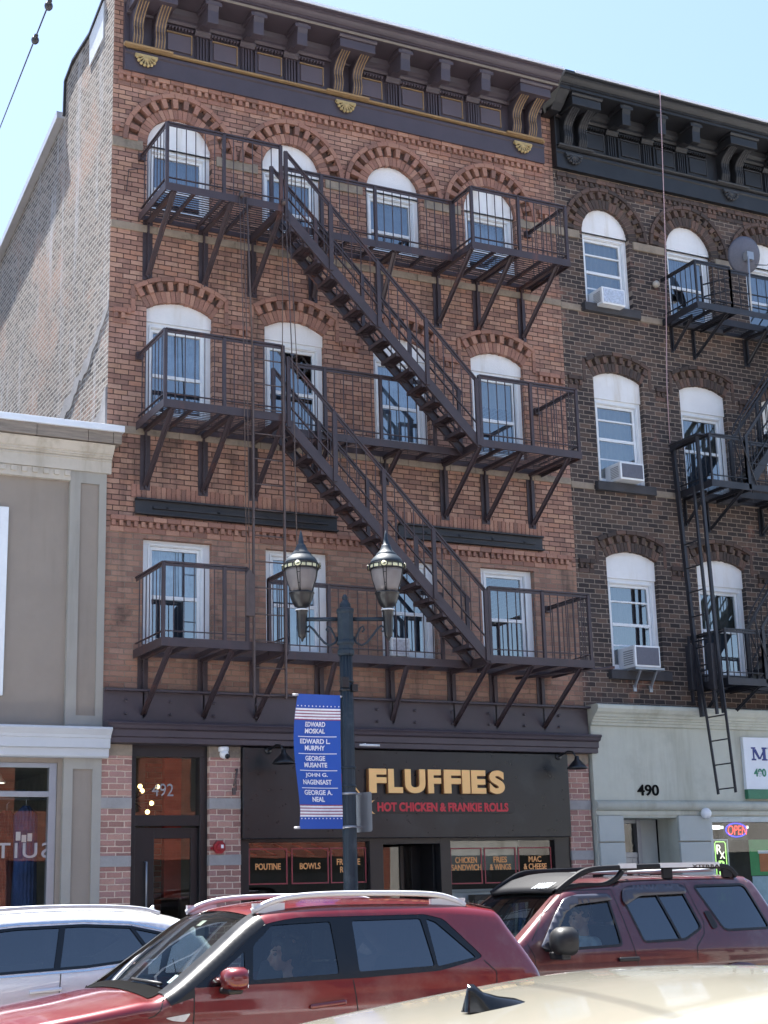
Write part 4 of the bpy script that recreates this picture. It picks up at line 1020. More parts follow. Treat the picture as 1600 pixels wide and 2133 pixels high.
# ================================================================ street lamp, banner, sign plates
def street_lamp():
    X, Y = 1.53, -4.2
    M['lampgreen'] = paint('blue_green_lamp_paint', (24,40,52), .55, .05, var=.2, sc_=4, dirt=.25, dirtc=(.12,.14,.16,1), grime_sc=5)
    M['lampglobe'] = lampglobe()
    M['lampcream'] = paint('cream_lamp_panel', (222,220,180), .5)
    p = thing('street_lamp', 'dark blue twin lantern street lamp with scrolled arms standing in front of the chicken shop', 'street lamp', (X, Y, .045))
    m = M['lampgreen']
    CA, SA = math.cos(R(-20)), math.sin(R(-20))
    def fit(o_):                                                 # turn with the arms, and the lantern's true height
        o_.v = [(X+(x-X)*CA-(y-Y)*SA, Y+(x-X)*SA+(y-Y)*CA, (z-.07 if z < 4.88 else 4.81+(z-4.88)*.79)) for x, y, z in o_.v]; return o_
    o = MB(); o.lathe([(.2,.05),(.2,.25),(.16,.32),(.14,.7),(.11,.78),(.08,.85),(.078,2.0),(.072,3.2),(.066,4.42)], (X,Y,0), 24)
    for z in (2.85, 3.05): o.lathe([(.0,z),(.08,z),(.09,z+.012),(.08,z+.025),(0,z+.025)], (X,Y,0), 24)
    for k in range(12):
        t = 2*math.pi*k/12; o.bar((X+.075*math.cos(t),Y+.075*math.sin(t),.9),(X+.065*math.cos(t),Y+.065*math.sin(t),4.3),.012,.012,(1,0,0))
    o.build('pole', m, p)
    o = MB()
    o.lathe([(.085,4.40),(.10,4.42),(.10,4.46),(.085,4.48),(.085,4.52),(.105,4.54),(.105,4.56),(.095,4.58),(.095,4.88),(.105,4.90),(.105,4.93),(.07,4.95),(.065,4.99),(.045,5.02),(.03,5.04),(.035,5.07),(.02,5.10),(.0,5.11)], (X,Y,0), 8, sm=False)
    o.v = [(x,y,z-.09) for x,y,z in o.v]; o.build('hub', m, p, bevel=.004)
    for s in (-1, 1):
        o = MB(); zc = 4.80
        o.tube([(X+s*.09,Y,zc),(X+s*.46,Y,zc)], .024, 10)
        pts = [(.09,4.60),(.12,4.53),(.18,4.50),(.24,4.53),(.30,4.60),(.36,4.68),(.41,4.725),(.445,4.70),(.44,4.66),(.41,4.66)]
        o.tube([(X+s*a,Y,z) for a,z in pts], .013, 8)
        pts = [(.10,4.55),(.13,4.62),(.17,4.70),(.20,4.72),(.215,4.68),(.19,4.65)]
        o.tube([(X+s*a,Y,z) for a,z in pts], .012, 8)
        fit(o).build('arm', m, p)
        cx = X+s*.49
        o = MB(); o.lathe([(.0,4.545),(.012,4.55),(.018,4.58),(.045,4.60),(.048,4.63),(.055,4.72),(.055,4.80),(.062,4.83),(.062,4.88),(.072,4.90),(.072,4.925),(.055,4.93),(.055,4.95),(.082,4.965),(.11,5.03),(.13,5.10),(.135,5.14),(.145,5.15),(.145,5.165),(.135,5.17)], (cx,Y,0), 24)
        ln = fit(o).build('lantern', M['blackframe'], p)
        o = MB(); o.lathe([(.073,4.905),(.078,4.915),(.073,4.925)], (cx,Y,0), 20); fit(o).build('white_ring', M['white'], ln)
        o = MB(); o.lathe([(.118,5.17),(.14,5.26),(.165,5.36),(.178,5.46),(.183,5.50)], (cx,Y,0), 28); fit(o).build('globe', M['lampglobe'], ln)
        o = MB(); o.lathe([(.19,5.50),(.205,5.505),(.205,5.515),(.192,5.52)], (cx,Y,0), 28); o.lathe([(.192,5.565),(.207,5.575),(.207,5.585),(.19,5.59)], (cx,Y,0), 28)
        for k in range(16):
            t = 2*math.pi*(k+.5)/16; o.bar((cx+.2*math.cos(t),Y+.2*math.sin(t),5.51),(cx+.2*math.cos(t),Y+.2*math.sin(t),5.58),.012,.012,(1,0,0))
        for k in range(4):
            t0 = 2*math.pi*k/4+R(-105)
            for q in (-.11, .11):
                o.tube([(cx+r*math.cos(t0+q*(.45+.55*(z-5.17)/.33)),Y+r*math.sin(t0+q*(.45+.55*(z-5.17)/.33)),z) for r,z in ((.121,5.17),(.143,5.26),(.168,5.36),(.181,5.46),(.188,5.51))], .005, 6)
            for r,z in ((.150,5.28),(.176,5.43)): o.bar((cx+r*math.cos(t0-.1),Y+r*math.sin(t0-.1),z),(cx+r*math.cos(t0+.1),Y+r*math.sin(t0+.1),z),.008,.008)
        fit(o).build('cage', M['blackframe'], ln)
        o = MB(); o.lathe([(.195,5.512),(.199,5.54),(.195,5.572)], (cx,Y,0), 28)
        for k in range(4):
            t0 = 2*math.pi*k/4+R(-105); c = Vector((cx+.206*math.cos(t0), Y+.206*math.sin(t0), 5.548)); dd = Vector((math.cos(t0), math.sin(t0), 0))
            o.tube([c, c+dd*.014], .038, 16)
        fit(o).build('cream_band', M['lampcream'], ln)
        for k in range(4):
            o = MB(); t0 = 2*math.pi*k/4+R(-105); c = Vector((cx+.215*math.cos(t0), Y+.215*math.sin(t0), 5.548)); dd = Vector((math.cos(t0), math.sin(t0), 0)); sd_ = Vector((-dd.y, dd.x, 0))
            o.tube([c+(sd_*math.cos(a)+Vector((0,0,1))*math.sin(a))*.04 for a in [2*math.pi*i/16 for i in range(16)]], .007, 6, closed=True)
            o.bar(c+dd*.006+sd_*-.012+Vector((0,0,-.015)), c+dd*.006+sd_*.01+Vector((0,0,.018)), .008, .006); o.bar(c+dd*.006+sd_*.0+Vector((0,0,-.018)), c+dd*.006+sd_*.016+Vector((0,0,.004)), .007, .006)
            fit(o).build('medallion', M['blackframe'], ln)
        o = MB(); o.lathe([(.19,5.59),(.185,5.62),(.165,5.665),(.13,5.705),(.118,5.72),(.118,5.735),(.095,5.76),(.07,5.80),(.055,5.85),(.05,5.87),(.035,5.88),(.028,5.95),(.018,6.02),(.006,6.08),(.0,6.09)], (cx,Y,0), 28); fit(o).build('cap', m, ln)
    o = MB()
    for z in (4.02, 3.92): o.lathe([(.066,z-.015),(.084,z-.01),(.084,z+.01),(.066,z+.015)], (X,Y,0), 16)
    o.box(X-.11,Y-.11,3.94,X-.02,Y-.06,4.06); o.box(X+.02,Y-.11,3.90,X+.09,Y-.05,3.98)
    o.build('strap_box', M['blackframe'], p, bevel=.006)
    # banner with its two arms
    o = MB()
    BX0, BX1 = .92, 1.44; zt, zb = 3.86, 2.40
    nx, nz = 10, 26; vs = []
    def bt(u, v):                                                # u 0..1 left to right, v 0..1 bottom to top
        x = BX0+(BX1-BX0)*u-.045*math.sin(math.pi*min(1,(1-v)*1.15))*(1-u*.8); y = Y-.02+.05*math.sin(math.pi*v)*math.sin(math.pi*u)-.035*math.sin(2*math.pi*v)*(1-u)
        z = zb+(zt-zb)*v+.0*u
        return Vector((x, y, z))
    for j in range(nz+1):
        for i in range(nx+1): vs.append(bt(i/nx, j/nz))
    o.add(vs, [(j*(nx+1)+i, j*(nx+1)+i+1, (j+1)*(nx+1)+i+1, (j+1)*(nx+1)+i) for j in range(nz) for i in range(nx)], 0, True)
    bl = paint('blue_banner_vinyl', (20,78,172), .45, var=.05, sc_=3); wh = paint('banner_print_white', (225,228,236), .5); rd = paint('banner_print_red', (150,60,80), .5)
    bp = thing('street_banner', 'blue street banner with white names and stripes hanging left of the lamp pole', 'banner', (1.15, Y, 2.4))
    bo = o.build('banner_cloth', bl, bp)
    def B(u, v, e=.006): q = bt(u, v); return (q.x, q.y-e, q.z)
    def strip(o_, v0, v1, u0=0, u1=1, e=.004):
        n = 10; b0 = len(o_.v)
        o_.add([B(u0+(u1-u0)*k/n, v, e) for k in range(n+1) for v in (v0, v1)], [(2*k,2*k+2,2*k+3,2*k+1) for k in range(n)], 0)
    ow = MB(); orr = MB()
    for v in (.888,.866,.844,.822): strip(ow, v-.007, v+.007)
    for v in (.162,.140,.118,.096): strip(ow, v-.007, v+.007)
    for v in (.812, .172): strip(orr, v-.004, v+.004)
    for v in (.877,.855,.833,.151,.129,.107): strip(orr, v-.003, v+.003)
    for v in (.684,.556,.430,.300): strip(ow, v-.003, v+.003, .1, .92)
    for v in (.912, .076):
        for k in range(12):
            u = .04+.92*k/11; q0 = B(u, v); s_ = .009
            ow.add([(q0[0]-s_,q0[1],q0[2]),(q0[0],q0[1],q0[2]-s_),(q0[0]+s_,q0[1],q0[2]),(q0[0],q0[1],q0[2]+s_)], [(0,1,2,3)])
    ow.build('banner_stripes', wh, bp); orr.build('banner_red_lines', rd, bp)
    names = ['EDWARD','MOSKAL','EDWARD L.','MURPHY','GEORGE','MUSANTE','JOHN G.','NAGENSAST','GEORGE A.','NEAL']
    for k, nm in enumerate(names):
        g, l = divmod(k, 2); vt = .795-.1275*g-.046*l-(.004 if l else 0); wd = .072*len(nm)
        cxx = .47
        text_obj('banner_name', nm, cxx-wd/2, cxx+wd/2, vt-.037, vt, 0, wh, bp, .001, .03, T=lambda u, v, d: B(u, v, .006-d))
    o = MB(); [o.tube([(a,Y-.02,z),(c_,Y-.02,z)], .013, 8) for z in (zt-.012,zb+.012) for a,c_ in ((BX0-.06,BX0+.005),)]; o.build('banner_arm_tip', M['flash'], bp)
    o = MB(); [o.tube([(BX1-.004,Y-.02,z),(X-.07,Y-.01,z)], .013, 8) for z in (zt-.012,zb+.012)]; o.build('banner_arm', M['flash'], bp)
    # back of a road sign on the right of the pole
    q = thing('road_sign', 'grey back of a small road sign clamped to the lamp pole', 'sign', (X+.12, Y, 2.35))
    o = MB(); 
    n = 6; rr = .025; pts = []
    for cx_, cz_, a0 in ((-.14,-.19,180),(.14,-.19,270),(.14,.19,0),(-.14,.19,90)):
        for k in range(n+1): a = R(a0+90*k/n); pts.append((cx_+rr*math.cos(a), cz_+rr*math.sin(a)))
    dr = Vector((math.sin(R(55)), math.cos(R(55))*-1, 0))
    o.prism(pts, lambda u, v, d: (X+.155+u*.35+d*.3, Y+.02-u*.94+d, 2.58+v), 0, .003)
    o.build('sign_plate', M['alu'], q)
    o = MB()
    for z in (2.78, 2.42): o.lathe([(.07,z-.012),(.086,z-.012),(.086,z+.012),(.07,z+.012)], (X,Y,0), 20); o.bar((X+.09,Y,z),(X+.16,Y+.02,z),.03,.02)
    o.build('clamp', M['alu'], q)
def lampglobe():
    t = NT('frosted_lamp_globe'); tc = t.n('ShaderNodeTexCoord')
    c = t.ramp(t.noise(tc.outputs['Object'], 8, 4), [(.3, lin((134,128,128))), (.7, lin((164,158,158)))])
    b = t.bsdf(Base__Color=c, Roughness=.25)
    tl = t.n('ShaderNodeBsdfTranslucent'); tl.inputs[0].default_value = (.5,.48,.48,1)
    mx = t.n('ShaderNodeMixShader'); mx.inputs[0].default_value = .45; t.set(mx.inputs[1], b); t.set(mx.inputs[2], tl)
    t.t.links.new(mx.outputs[0], t.out.inputs[0]); return t.m
street_lamp()
# ================================================================ signs and fittings of the shopfronts
M['trimflat'] = paint('flat_black_number', (14,14,15), .8, spec=.1)
def shop_signs():
    s = thing('shop_sign', 'long black shop sign board with big cream letters and a red tagline', 'shop sign', (4.6, 0, 2.49))
    o = MB(); o.box(1.95,-.10,2.48,7.22,-.0,3.70); bd = o.build('sign_board', M['signblack'], s, bevel=.01)
    xs = [3.814,4.117,4.385,4.758,5.018,5.320,5.473,5.781]; xe = [4.094,4.354,4.719,4.978,5.304,5.456,5.724,6.043]
    st = paint('letter_side', (120,78,40), .5); blk = M['blackframe']
    for ch, a, c in zip('FLUFFIES', xs, xe):
        e = text_obj('letter', ch, a+.01, c+.004, 3.098, 3.434, -.165, M['cone'], s, .008, .05)
        text_obj('letter_side', ch, a-.006, c-.012, 3.092, 3.428, -.156, st, e, .056, .055)
    o = MB(); n = 10; pts = [(3.93+.10*math.sin(math.pi*k/n)*-1, 2.905+.085*-math.cos(math.pi*k/n)) for k in range(n+1)]+[(6.16+.09*math.sin(math.pi*k/n), 2.905+.085*math.cos(math.pi*k/n)) for k in range(n+1)]
    o.prism(pts, FR, -.118, -.1); o.build('tagline_board', M['blackframe'], s, bevel=.003)
    n = 10; o = MB(); pts = [(3.93-.095*math.sin(math.pi*k/n), 2.905-.095*math.cos(math.pi*k/n)) for k in range(n+1)]+[(3.93-.065*math.sin(math.pi*(n-k)/n), 2.905-.09*math.cos(math.pi*(n-k)/n)) for k in range(n+1)]
    o.prism(pts[:n+1]+pts[n+2:-1], FR, -.124, -.10); o.build('tagline_arc', M['cone'], s)
    text_obj('tagline', 'HOT CHICKEN & FRANKIE ROLLS', 3.965, 6.115, 2.843, 2.97, -.126, M['conered'], s, .008, .04)
    # painted round emblem, mostly behind the lamp pole
    o = MB(); o.prism([(3.34+.17*math.cos(2*math.pi*k/28), 3.06+.34*math.sin(2*math.pi*k/28)) for k in range(28)], FR, -.108, -.10); e = o.build('emblem', M['conered'], s)
    o = MB(); o.prism([(3.40+.12*math.cos(2*math.pi*k/24), 2.97+.17*math.sin(2*math.pi*k/24)) for k in range(24)], FR, -.114, -.108); o.build('emblem_patch', M['cone'], e)
    o = MB(); o.tube([(3.62,-.11,3.18),(3.69,-.11,3.10),(3.70,-.11,2.98)], .012, 6); o.build('emblem_curl', M['cone'], e)
    # gooseneck sign lamps
    def goose(x, yaw_, label):
        g = thing('gooseneck_lamp', label, 'sign lamp', (x, -.1, 3.45), 'gooseneck lamps over the black sign')
        dx, dy = math.sin(yaw_), -math.cos(yaw_)
        o = MB(); o.lathe([(0,-.02),(.05,-.02),(.05,0),(0,0)],(x,-.10,3.66),14,axis='y')
        P = [(0,3.66),(.10,3.68),(.22,3.72),(.34,3.70),(.40,3.62)]
        o.tube([(x+dx*d,-.10+dy*d,z) for d,z in P], .013, 8); o.build('arm', M['blackframe'], g)
        o = MB(); c = (x+dx*.42, -.10+dy*.42, 0); o.lathe([(.0,3.64),(.03,3.635),(.04,3.58),(.07,3.55),(.13,3.49),(.16,3.45),(.155,3.445),(.12,3.48),(.0,3.54)], c, 20); o.build('lamp_shade', M['blackframe'], g)
    goose(7.05, .12, 'black gooseneck sign lamp at the right end of the black sign board')
    goose(2.32, .12, 'black gooseneck sign lamp over the left end of the black sign board')
    # house numbers
    n = text_obj('house_number', '490', 8.465, 8.875, 3.09, 3.26, -.116, M['trimflat'], None, .012, .02); tag(n, 'black number 490 on the grey green wall', 'house number')
    n = text_obj('house_number', '492', .735, 1.035, 3.05, 3.215, .105, M['alu'], None, .004, .0); tag(n, 'silver number 492 on the glass above the street door', 'house number')
    # security camera, alarm, hook
    c = thing('security_camera', 'white turret security camera at the top of the brick pier right of the street door', 'camera', (1.68,-.03,3.6))
    o = MB(); o.lathe([(.07,.0),(.075,-.02),(.07,-.06),(.06,-.065)],(1.68,-.07,3.70),18); o.build('base', M['white'], c)
    o = MB(); o.ball((1.68,-.09,3.60),.062,16); o.build('ball', M['white'], c); o = MB(); o.tube([(1.70,-.13,3.575),(1.715,-.155,3.56)],.032,14); o.build('lens', M['blackframe'], c)
    a = thing('fire_alarm', 'red fire alarm horn on the brick pier beside the street door', 'fire alarm', (1.62,-.03,2.37))
    red = paint('alarm_red', (150,32,40), .4)
    o = MB(); pts = [(1.62+.085*math.cos(R(22.5+45*k)), 2.375+.09*math.sin(R(22.5+45*k))) for k in range(8)]; o.prism(pts, FR, -.10, -.03); o.tube([(1.62,-.10,2.375),(1.62,-.13,2.375)],.05,14); o.tube([(1.535,-.06,2.36),(1.50,-.06,2.36)],.02,8); o.build('housing', red, a, bevel=.01)
    o = MB(); o.box(1.62,-.135,2.36,1.655,-.128,2.405); o.build('strobe', M['white'], a)
    h = MB(); h.tube([(1.87,-.03,3.40),(1.87,-.08,3.40),(1.86,-.09,3.33),(1.81,-.11,3.18)],.014,8); h.box(1.795,-.13,3.06,1.835,-.09,3.15); h.tube([(1.865,-.05,3.36),(1.87,-.05,3.12)],.008,6)
    tag(h.build('wall_hook', M['ironrust']), 'small dark hook with a dangling plug on the brick pier beside the sign', 'hook')
    g = thing('globe_lamp', 'white round lamp on the grey pier at the corner of the pharmacy window', 'lamp', (9.70,-.12,2.8))
    o = MB(); o.ball((9.68,-.21,2.82),.085,18); o.build('globe', M['white'], g); o = MB(); o.tube([(9.74,-.14,2.81),(9.70,-.19,2.82)],.05,12); o.build('neck', M['alu'], g)
    # chandelier behind the transom
    c = thing('chandelier', 'black branching chandelier with five lit bulbs behind the street door transom', 'light', (.60,.55,3.0))
    o = MB(); C0 = Vector((.58,.50,3.02)); bul = [(.67,.40,3.20),(.74,.52,3.15),(.93,.45,3.20),(.84,.42,2.98),(.76,.35,2.86)]
    o.tube([(.58,.5,3.6),tuple(C0)],.008,6); o.ball(C0,.04,10)
    for q in bul: o.tube([C0, C0.lerp(Vector(q), .8)], .009, 6); o.tube([C0.lerp(Vector(q),.78), C0.lerp(Vector(q),.93)], .016, 8)
    o.build('arms', M['blackframe'], c)
    o = MB(); 
    for q in bul: o.ball(q,.032,12)
    o.build('bulbs', emit('warm_bulb', (255,214,140), 1.6), c)
    # menu decals on the shop windows
    rb = paint('menu_frame_red', (140,58,62), .5)
    mo = paint('menu_orange', (226,158,96), .5)
    def menu(x0,x1,z0,z1,lines,lz,label,tw):
        t = thing('window_menu', label, 'window lettering', ((x0+x1)/2,.06,z0), 'menu frames lettered on the shop windows')
        o = MB(); y0,y1 = .058,.066; k = .018
        o.box(x0,y0,z0,x0+k,y1,z1); o.box(x1-k,y0,z0,x1,y1,z1); o.box(x0+k,y0,z1-k,x1-k,y1,z1); o.box(x0+k,y0,z0,x1-k,y1,z0+k); o.build('frame', rb, t)
        for i,l in enumerate(lines): 
            wd = tw[i]; cx = (x0+x1)/2; zz = lz-i*.105
            text_obj('lettering', l, cx-wd/2, cx+wd/2, zz-.085, zz, .058, mo, t, .006, .022)
    menu(2.09,2.66,1.88,2.36,['POUTINE'],2.16,'red framed window panel lettered POUTINE',[.37])
    menu(2.72,3.28,1.88,2.36,['BOWLS'],2.16,'red framed window panel lettered BOWLS',[.31])
    menu(3.31,3.86,1.88,2.36,['FRANKIE','ROLLS'],2.21,'red framed window panel lettered FRANKIE ROLLS behind the lamp pole',[.36,.26])
    menu(5.21,5.74,1.83,2.34,['CHICKEN','SANDWICH'],2.21,'red framed window panel lettered CHICKEN SANDWICH',[.36,.50])
    menu(5.78,6.32,1.83,2.34,['FRIES','& WINGS'],2.21,'red framed window panel lettered FRIES & WINGS',[.23,.36])
    menu(6.36,6.94,1.83,2.34,['MAC','& CHEESE'],2.21,'red framed window panel lettered MAC & CHEESE',[.22,.40])
    b = MB(); b.box(5.19,.10,2.02,6.4,.105,2.44); tag(b.build('cream_reflection', M['blind']), 'pale sheet standing in for the sunlit house mirrored in the right shop window', 'blind')  # added sheet imitating the cream reflection of the sunlit building opposite
    k = thing('mirrored_van', 'white block standing in for a van mirrored in the right shop window', 'mirrored_van', (5.9,.9,.05)); o = MB(); o.box(5.15,.45,.05,6.95,.9,1.72); o.build('body', M['white'], k, bevel=.02); o = MB(); o.box(5.15,.43,1.72,6.95,.95,1.76); o.build('top', M['whitetrim'], k)  # added block imitating the white van reflected in the glass
    st = thing('dark_reflection', 'dark brown A shape standing in for a reflection in the right shop window', 'mirrored_stool', (5.95,.5,.05)); br = paint('brown_reflection_paint', (52,38,34), .6)  # added dark shape imitating a reflection in the shop glass
    o = MB(); o.box(5.68,.20,1.60,6.02,.40,1.68); o.build('seat', br, st, bevel=.01)
    for x,y,dx in ((5.70,.22,-.08),(5.99,.22,.08),(5.72,.38,-.06),(5.97,.38,.06)):
        o = MB(); o.bar((x,y,1.6),(x+dx,y,.06),.045,.045,(1,0,0)); o.build('leg', br, st)
    o = MB(); o.lathe([(.0,1.12),(.14,1.14),(.19,1.25),(.2,1.4),(.15,1.52),(.0,1.56)],(6.16,.28,0),16); o.box(5.98,.26,.06,6.34,.32,1.2); tag(o.build('round_reflection', M['blackframe']), 'black rounded shape standing in for a reflection beside the dark brown A shape', 'mirrored_bag')  # added round shape, belongs to the same imitated reflection
    l = thing('blue_reflection', 'blue A shape standing in for a reflection in the right shop window', 'ladder', (6.55,.4,.05)); bl = paint('blue_reflection_paint', (44,96,160), .45)  # added blue shape that imitates a reflection in the window
    for x0,x1,y in ((6.45,6.28,.16),(6.60,6.78,.16),(6.47,6.30,.38),(6.58,6.76,.38)):
        o = MB(); o.bar((x0,y,1.80),(x1,y,.06),.05,.03,(0,1,0)); o.build('rail', bl, l)
    o = MB(); o.box(6.40,.14,1.78,6.66,.40,1.83); o.build('top_step', bl, l, bevel=.01)
    for z in (.5,.9,1.3): o = MB(); o.box(6.50-.12*(1.8-z)/1.0,.15,z,6.56+.12*(1.8-z)/1.0,.19,z+.03); o.build('step', bl, l)
    pl = thing('potted_plant', 'spiky green potted plant inside the left shop window', 'plant', (2.28,.5,.05)); gm = paint('plant_leaf', (62,92,56), .5, var=.3, sc_=8)
    o = MB()
    for k in range(60):
        a = rnd.uniform(0,6.28); r = rnd.uniform(.12,.34); h = rnd.uniform(.25,.62); z0 = 1.2
        tip = Vector((2.28+r*math.cos(a),.5+.6*r*math.sin(a),z0+h)); mid_ = Vector((2.28+.4*r*math.cos(a),.5+.3*r*math.sin(a),z0+h*.75)); sdv = Vector((-math.sin(a),math.cos(a),0))*.014
        o.add([(2.28,.5,z0),mid_+sdv,tip,mid_-sdv],[(0,1,2,3)])
    o.build('leaves', gm, pl); o = MB(); o.lathe([(.12,.05),(.17,.9),(.18,1.2),(.15,1.22),(0,1.2)],(2.28,.5,0),16); o.build('pot', M['blackframe'], pl)
    pp = MB(); 
    for q in range(5): pp.tube([(2.25+q*.3,1.0,2.45),(2.33+q*.3,.95,2.42),(2.40+q*.32,.9,2.34),(2.55+q*.3,.9,2.30)],.012,6)
    tag(pp.build('neon_tubing', M['redpanel']), 'unlit red tubing under the ceiling of the left shop window', 'tubing')
    # pharmacy
    p = thing('shop_sign', 'white pharmacy sign box with navy letters and a green base at the right edge', 'shop sign', (12,-.2,3.05))
    o = MB(); o.box(10.57,-.17,3.20,14.2,-.10,4.03); o.build('panel', M['whitecap'], p, bevel=.006); o = MB(); o.box(10.58,-.18,3.05,14.2,-.10,3.20); o.build('green_base', paint('sign_green', (44,110,82), .4), p)
    navy = paint('sign_navy', (40,52,120), .45); gr = paint('sign_green_text', (40,120,96), .45)
    def serif(x0,x1,z0,z1,kind):
        o = MB(); w_ = .05; y0,y1 = -.178,-.17
        def sf(xc,wd): o.box(xc-wd,y0-.001,z0,xc+wd,y1,z0+.025); o.box(xc-wd,y0-.001,z1-.025,xc+wd,y1,z1)
        if kind == 'M':
            o.box(x0+.03,y0,z0+.025,x0+.055,y1,z1-.025); o.box(x1-.085,y0,z0+.025,x1-.03,y1,z1-.025); o.prism([(x0+.03,z1-.03),(x0+.095,z1-.03),((x0+x1)/2+.02,z0+.02),((x0+x1)/2-.02,z0+.02)],FR,y0+.001,y1); o.prism([(x1-.06,z1-.03),(x1-.03,z1-.03),((x0+x1)/2+.02,z0+.02),((x0+x1)/2-.01,z0+.02)],FR,y0+.002,y1); o.box(x0,y0-.001,z0,x0+.085,y1,z0+.025); o.box(x1-.11,y0-.001,z0,x1,y1,z0+.025); o.box(x0,y0-.001,z1-.025,x0+.085,y1,z1); o.box(x1-.1,y0-.001,z1-.025,x1,y1,z1)
        if kind == 'I': o.box((x0+x1)/2-.028,y0,z0+.025,(x0+x1)/2+.028,y1,z1-.025); sf((x0+x1)/2,(x1-x0)/2)
        if kind == 'L': o.box(x0+.03,y0,z0+.025,x0+.09,y1,z1-.025); o.box(x0,y0-.001,z0,x1,y1,z0+.03); o.box(x1-.03,y0-.001,z0+.03,x1,y1,z0+.1); o.box(x0,y0-.001,z1-.025,x0+.12,y1,z1)
        o.build('letter', navy, p)
    serif(10.72,11.04,3.66,3.87,'M'); serif(11.07,11.19,3.66,3.87,'I'); serif(11.22,11.42,3.66,3.87,'L'); serif(11.45,11.65,3.66,3.87,'L')
    text_obj('letter', '490', 10.74, 10.99, 3.40, 3.53, -.176, gr, p, .006, .03)
    op = thing('open_sign', 'lit OPEN sign with red letters in a blue oval in the pharmacy window', 'neon sign', (10.45,.05,2.4))
    o = MB(); o.box(10.25,.09,2.40,10.72,.10,2.74); o.build('backing', M['blackframe'], op)
    o = MB(); o.tube([(10.485+.21*math.cos(2*math.pi*k/36),.07,2.575+.105*math.sin(2*math.pi*k/36)) for k in range(36)], .011, 6, closed=True); o.build('oval', emit('blue_neon', (70,70,220), .5), op)
    text_obj('lettering', 'OPEN', 10.30, 10.68, 2.50, 2.645, .055, emit('red_neon', (255,80,70), .45), op, .008, -.01, shear=.12)
    rx = thing('open_sign', 'lit green Rx pharmacy sign in a white frame in the pharmacy window', 'lit sign', (10.05,.0,1.6))
    o = MB(); o.box(9.92,-.015,1.40,10.20,.0,2.42); o.build('panel', M['blackframe'], rx)
    o = MB(); 
    for x0,x1,z0,z1 in ((9.905,9.925,1.40,2.43),(10.195,10.215,1.40,2.43),(9.925,10.195,2.41,2.43)): o.box(x0,-.03,z0,x1,.0,z1)
    o.build('frame', M['white'], rx)
    gl = emit('green_white_led', (190,255,140), .35); wl_ = emit('white_led', (255,250,225), .4)
    o = MB(); o.tube([(9.955,-.022,1.42),(9.955,-.022,2.36),(9.975,-.022,2.39),(10.145,-.022,2.39),(10.165,-.022,2.36),(10.165,-.022,1.42)], .007, 6); o.build('border', gl, rx)
    text_obj('lettering', 'R', 9.985, 10.085, 2.20, 2.345, -.024, wl_, rx, .006, .0); text_obj('lettering', 'x', 10.04, 10.14, 2.13, 2.235, -.026, wl_, rx, .006, .0)
    z = 2.10
    for ch in 'PHAR': text_obj('lettering', ch, 10.01, 10.12, z-.125, z, -.024, gl, rx, .006, .03); z -= .165
    po = thing('window_poster', 'green pharmacy poster with an orange panel in the pharmacy window', 'poster', (11.2,.0,1.9)); o = MB(); o.box(10.66,.0,1.86,12.35,.006,2.42); o.build('sheet', paint('poster_green', (70,160,96), .6), po)
    o = MB(); o.box(10.85,-.004,1.92,12.2,.0,2.20); o.build('orange_panel', paint('poster_orange', (206,120,72), .6), po); o = MB(); o.box(10.83,-.006,2.20,12.2,.0,2.25); o.build('white_strip', M['white'], po)
    for z in (2.13,2.05,1.97): text_obj('print', 'XXXXX', 10.95, 11.5, z, z+.04, -.008, paint('poster_print', (236,200,150), .6), po, .002) if False else None
    po = MB(); po.box(10.68,.0,1.2,12.35,.006,1.85); tag(po.build('window_poster', paint('poster_pale_blue', (176,200,214), .6)), 'pale blue poster below the green one in the pharmacy window', 'poster')
    # tailor shop interior on the left
    n = text_obj('window_lettering', 'SUIT', -1.30, -.60, 2.27, 2.46, .10, M['alu'], None, .006, .01, mirror=True, spacing=1.2); tag(n, 'mirrored silver letters on the taupe shop window', 'window lettering')
    l = thing('pendant_lamp', 'white cone pendant lamp inside the left shop window', 'lamp', (-1.22,.8,3.3)); o = MB(); o.lathe([(.012,3.46),(.02,3.38),(.05,3.34),(.06,3.30),(.11,3.24),(.105,3.235),(.0,3.26)],(-1.20,.55,0),16); o.build('shade', M['creamtrim'], l); o = MB(); o.lathe([(.0,3.232),(.09,3.236),(.0,3.25)],(-1.20,.55,0),14); o.build('bulb', emit('warm_white', (255,250,230), .8), l)
    def garment(x,y,rgb,z0,z1,label,wd=.24):
        g = thing('hanging_garment', label, 'garment', (x,y,z0), 'garments hanging in the tailor shop window'); 
        o = MB(); n = 12; vs = []
        H = [0,.15,.4,.6,.8,.93,1.0]; Wd = [1.05,1.0,.92,.88,.95,.9,.25]
        for h,w_ in zip(H,Wd):
            for k in range(n):
                a = 2*math.pi*k/n; vs.append((x+wd*w_*math.cos(a)*(1+.08*math.sin(5*a+h*4)), y+.10*w_*math.sin(a), z0+(z1-z0)*h))
        o.add(vs,[(i*n+k,i*n+(k+1)%n,(i+1)*n+(k+1)%n,(i+1)*n+k) for i in range(len(H)-1) for k in range(n)],0,True); o.build('cloth', fabric(label.replace(' ','_')[:20], rgb, 40), g)
        o = MB(); o.tube([(x,y,z1-.02),(x,y,z1+.08),(x+.03,y,z1+.11)],.006,6); o.build('hanger', M['alu'], g)
    garment(-.82,.55,(40,62,110),1.2,2.95,'navy suit nearest the right edge of the left shop window',.17)
    garment(-1.02,.75,(76,30,34),1.0,2.9,'maroon robe hanging beside the navy suit',.2)
    garment(-1.38,.6,(44,36,40),1.1,2.85,'black coat hanging left of the maroon robe',.22)
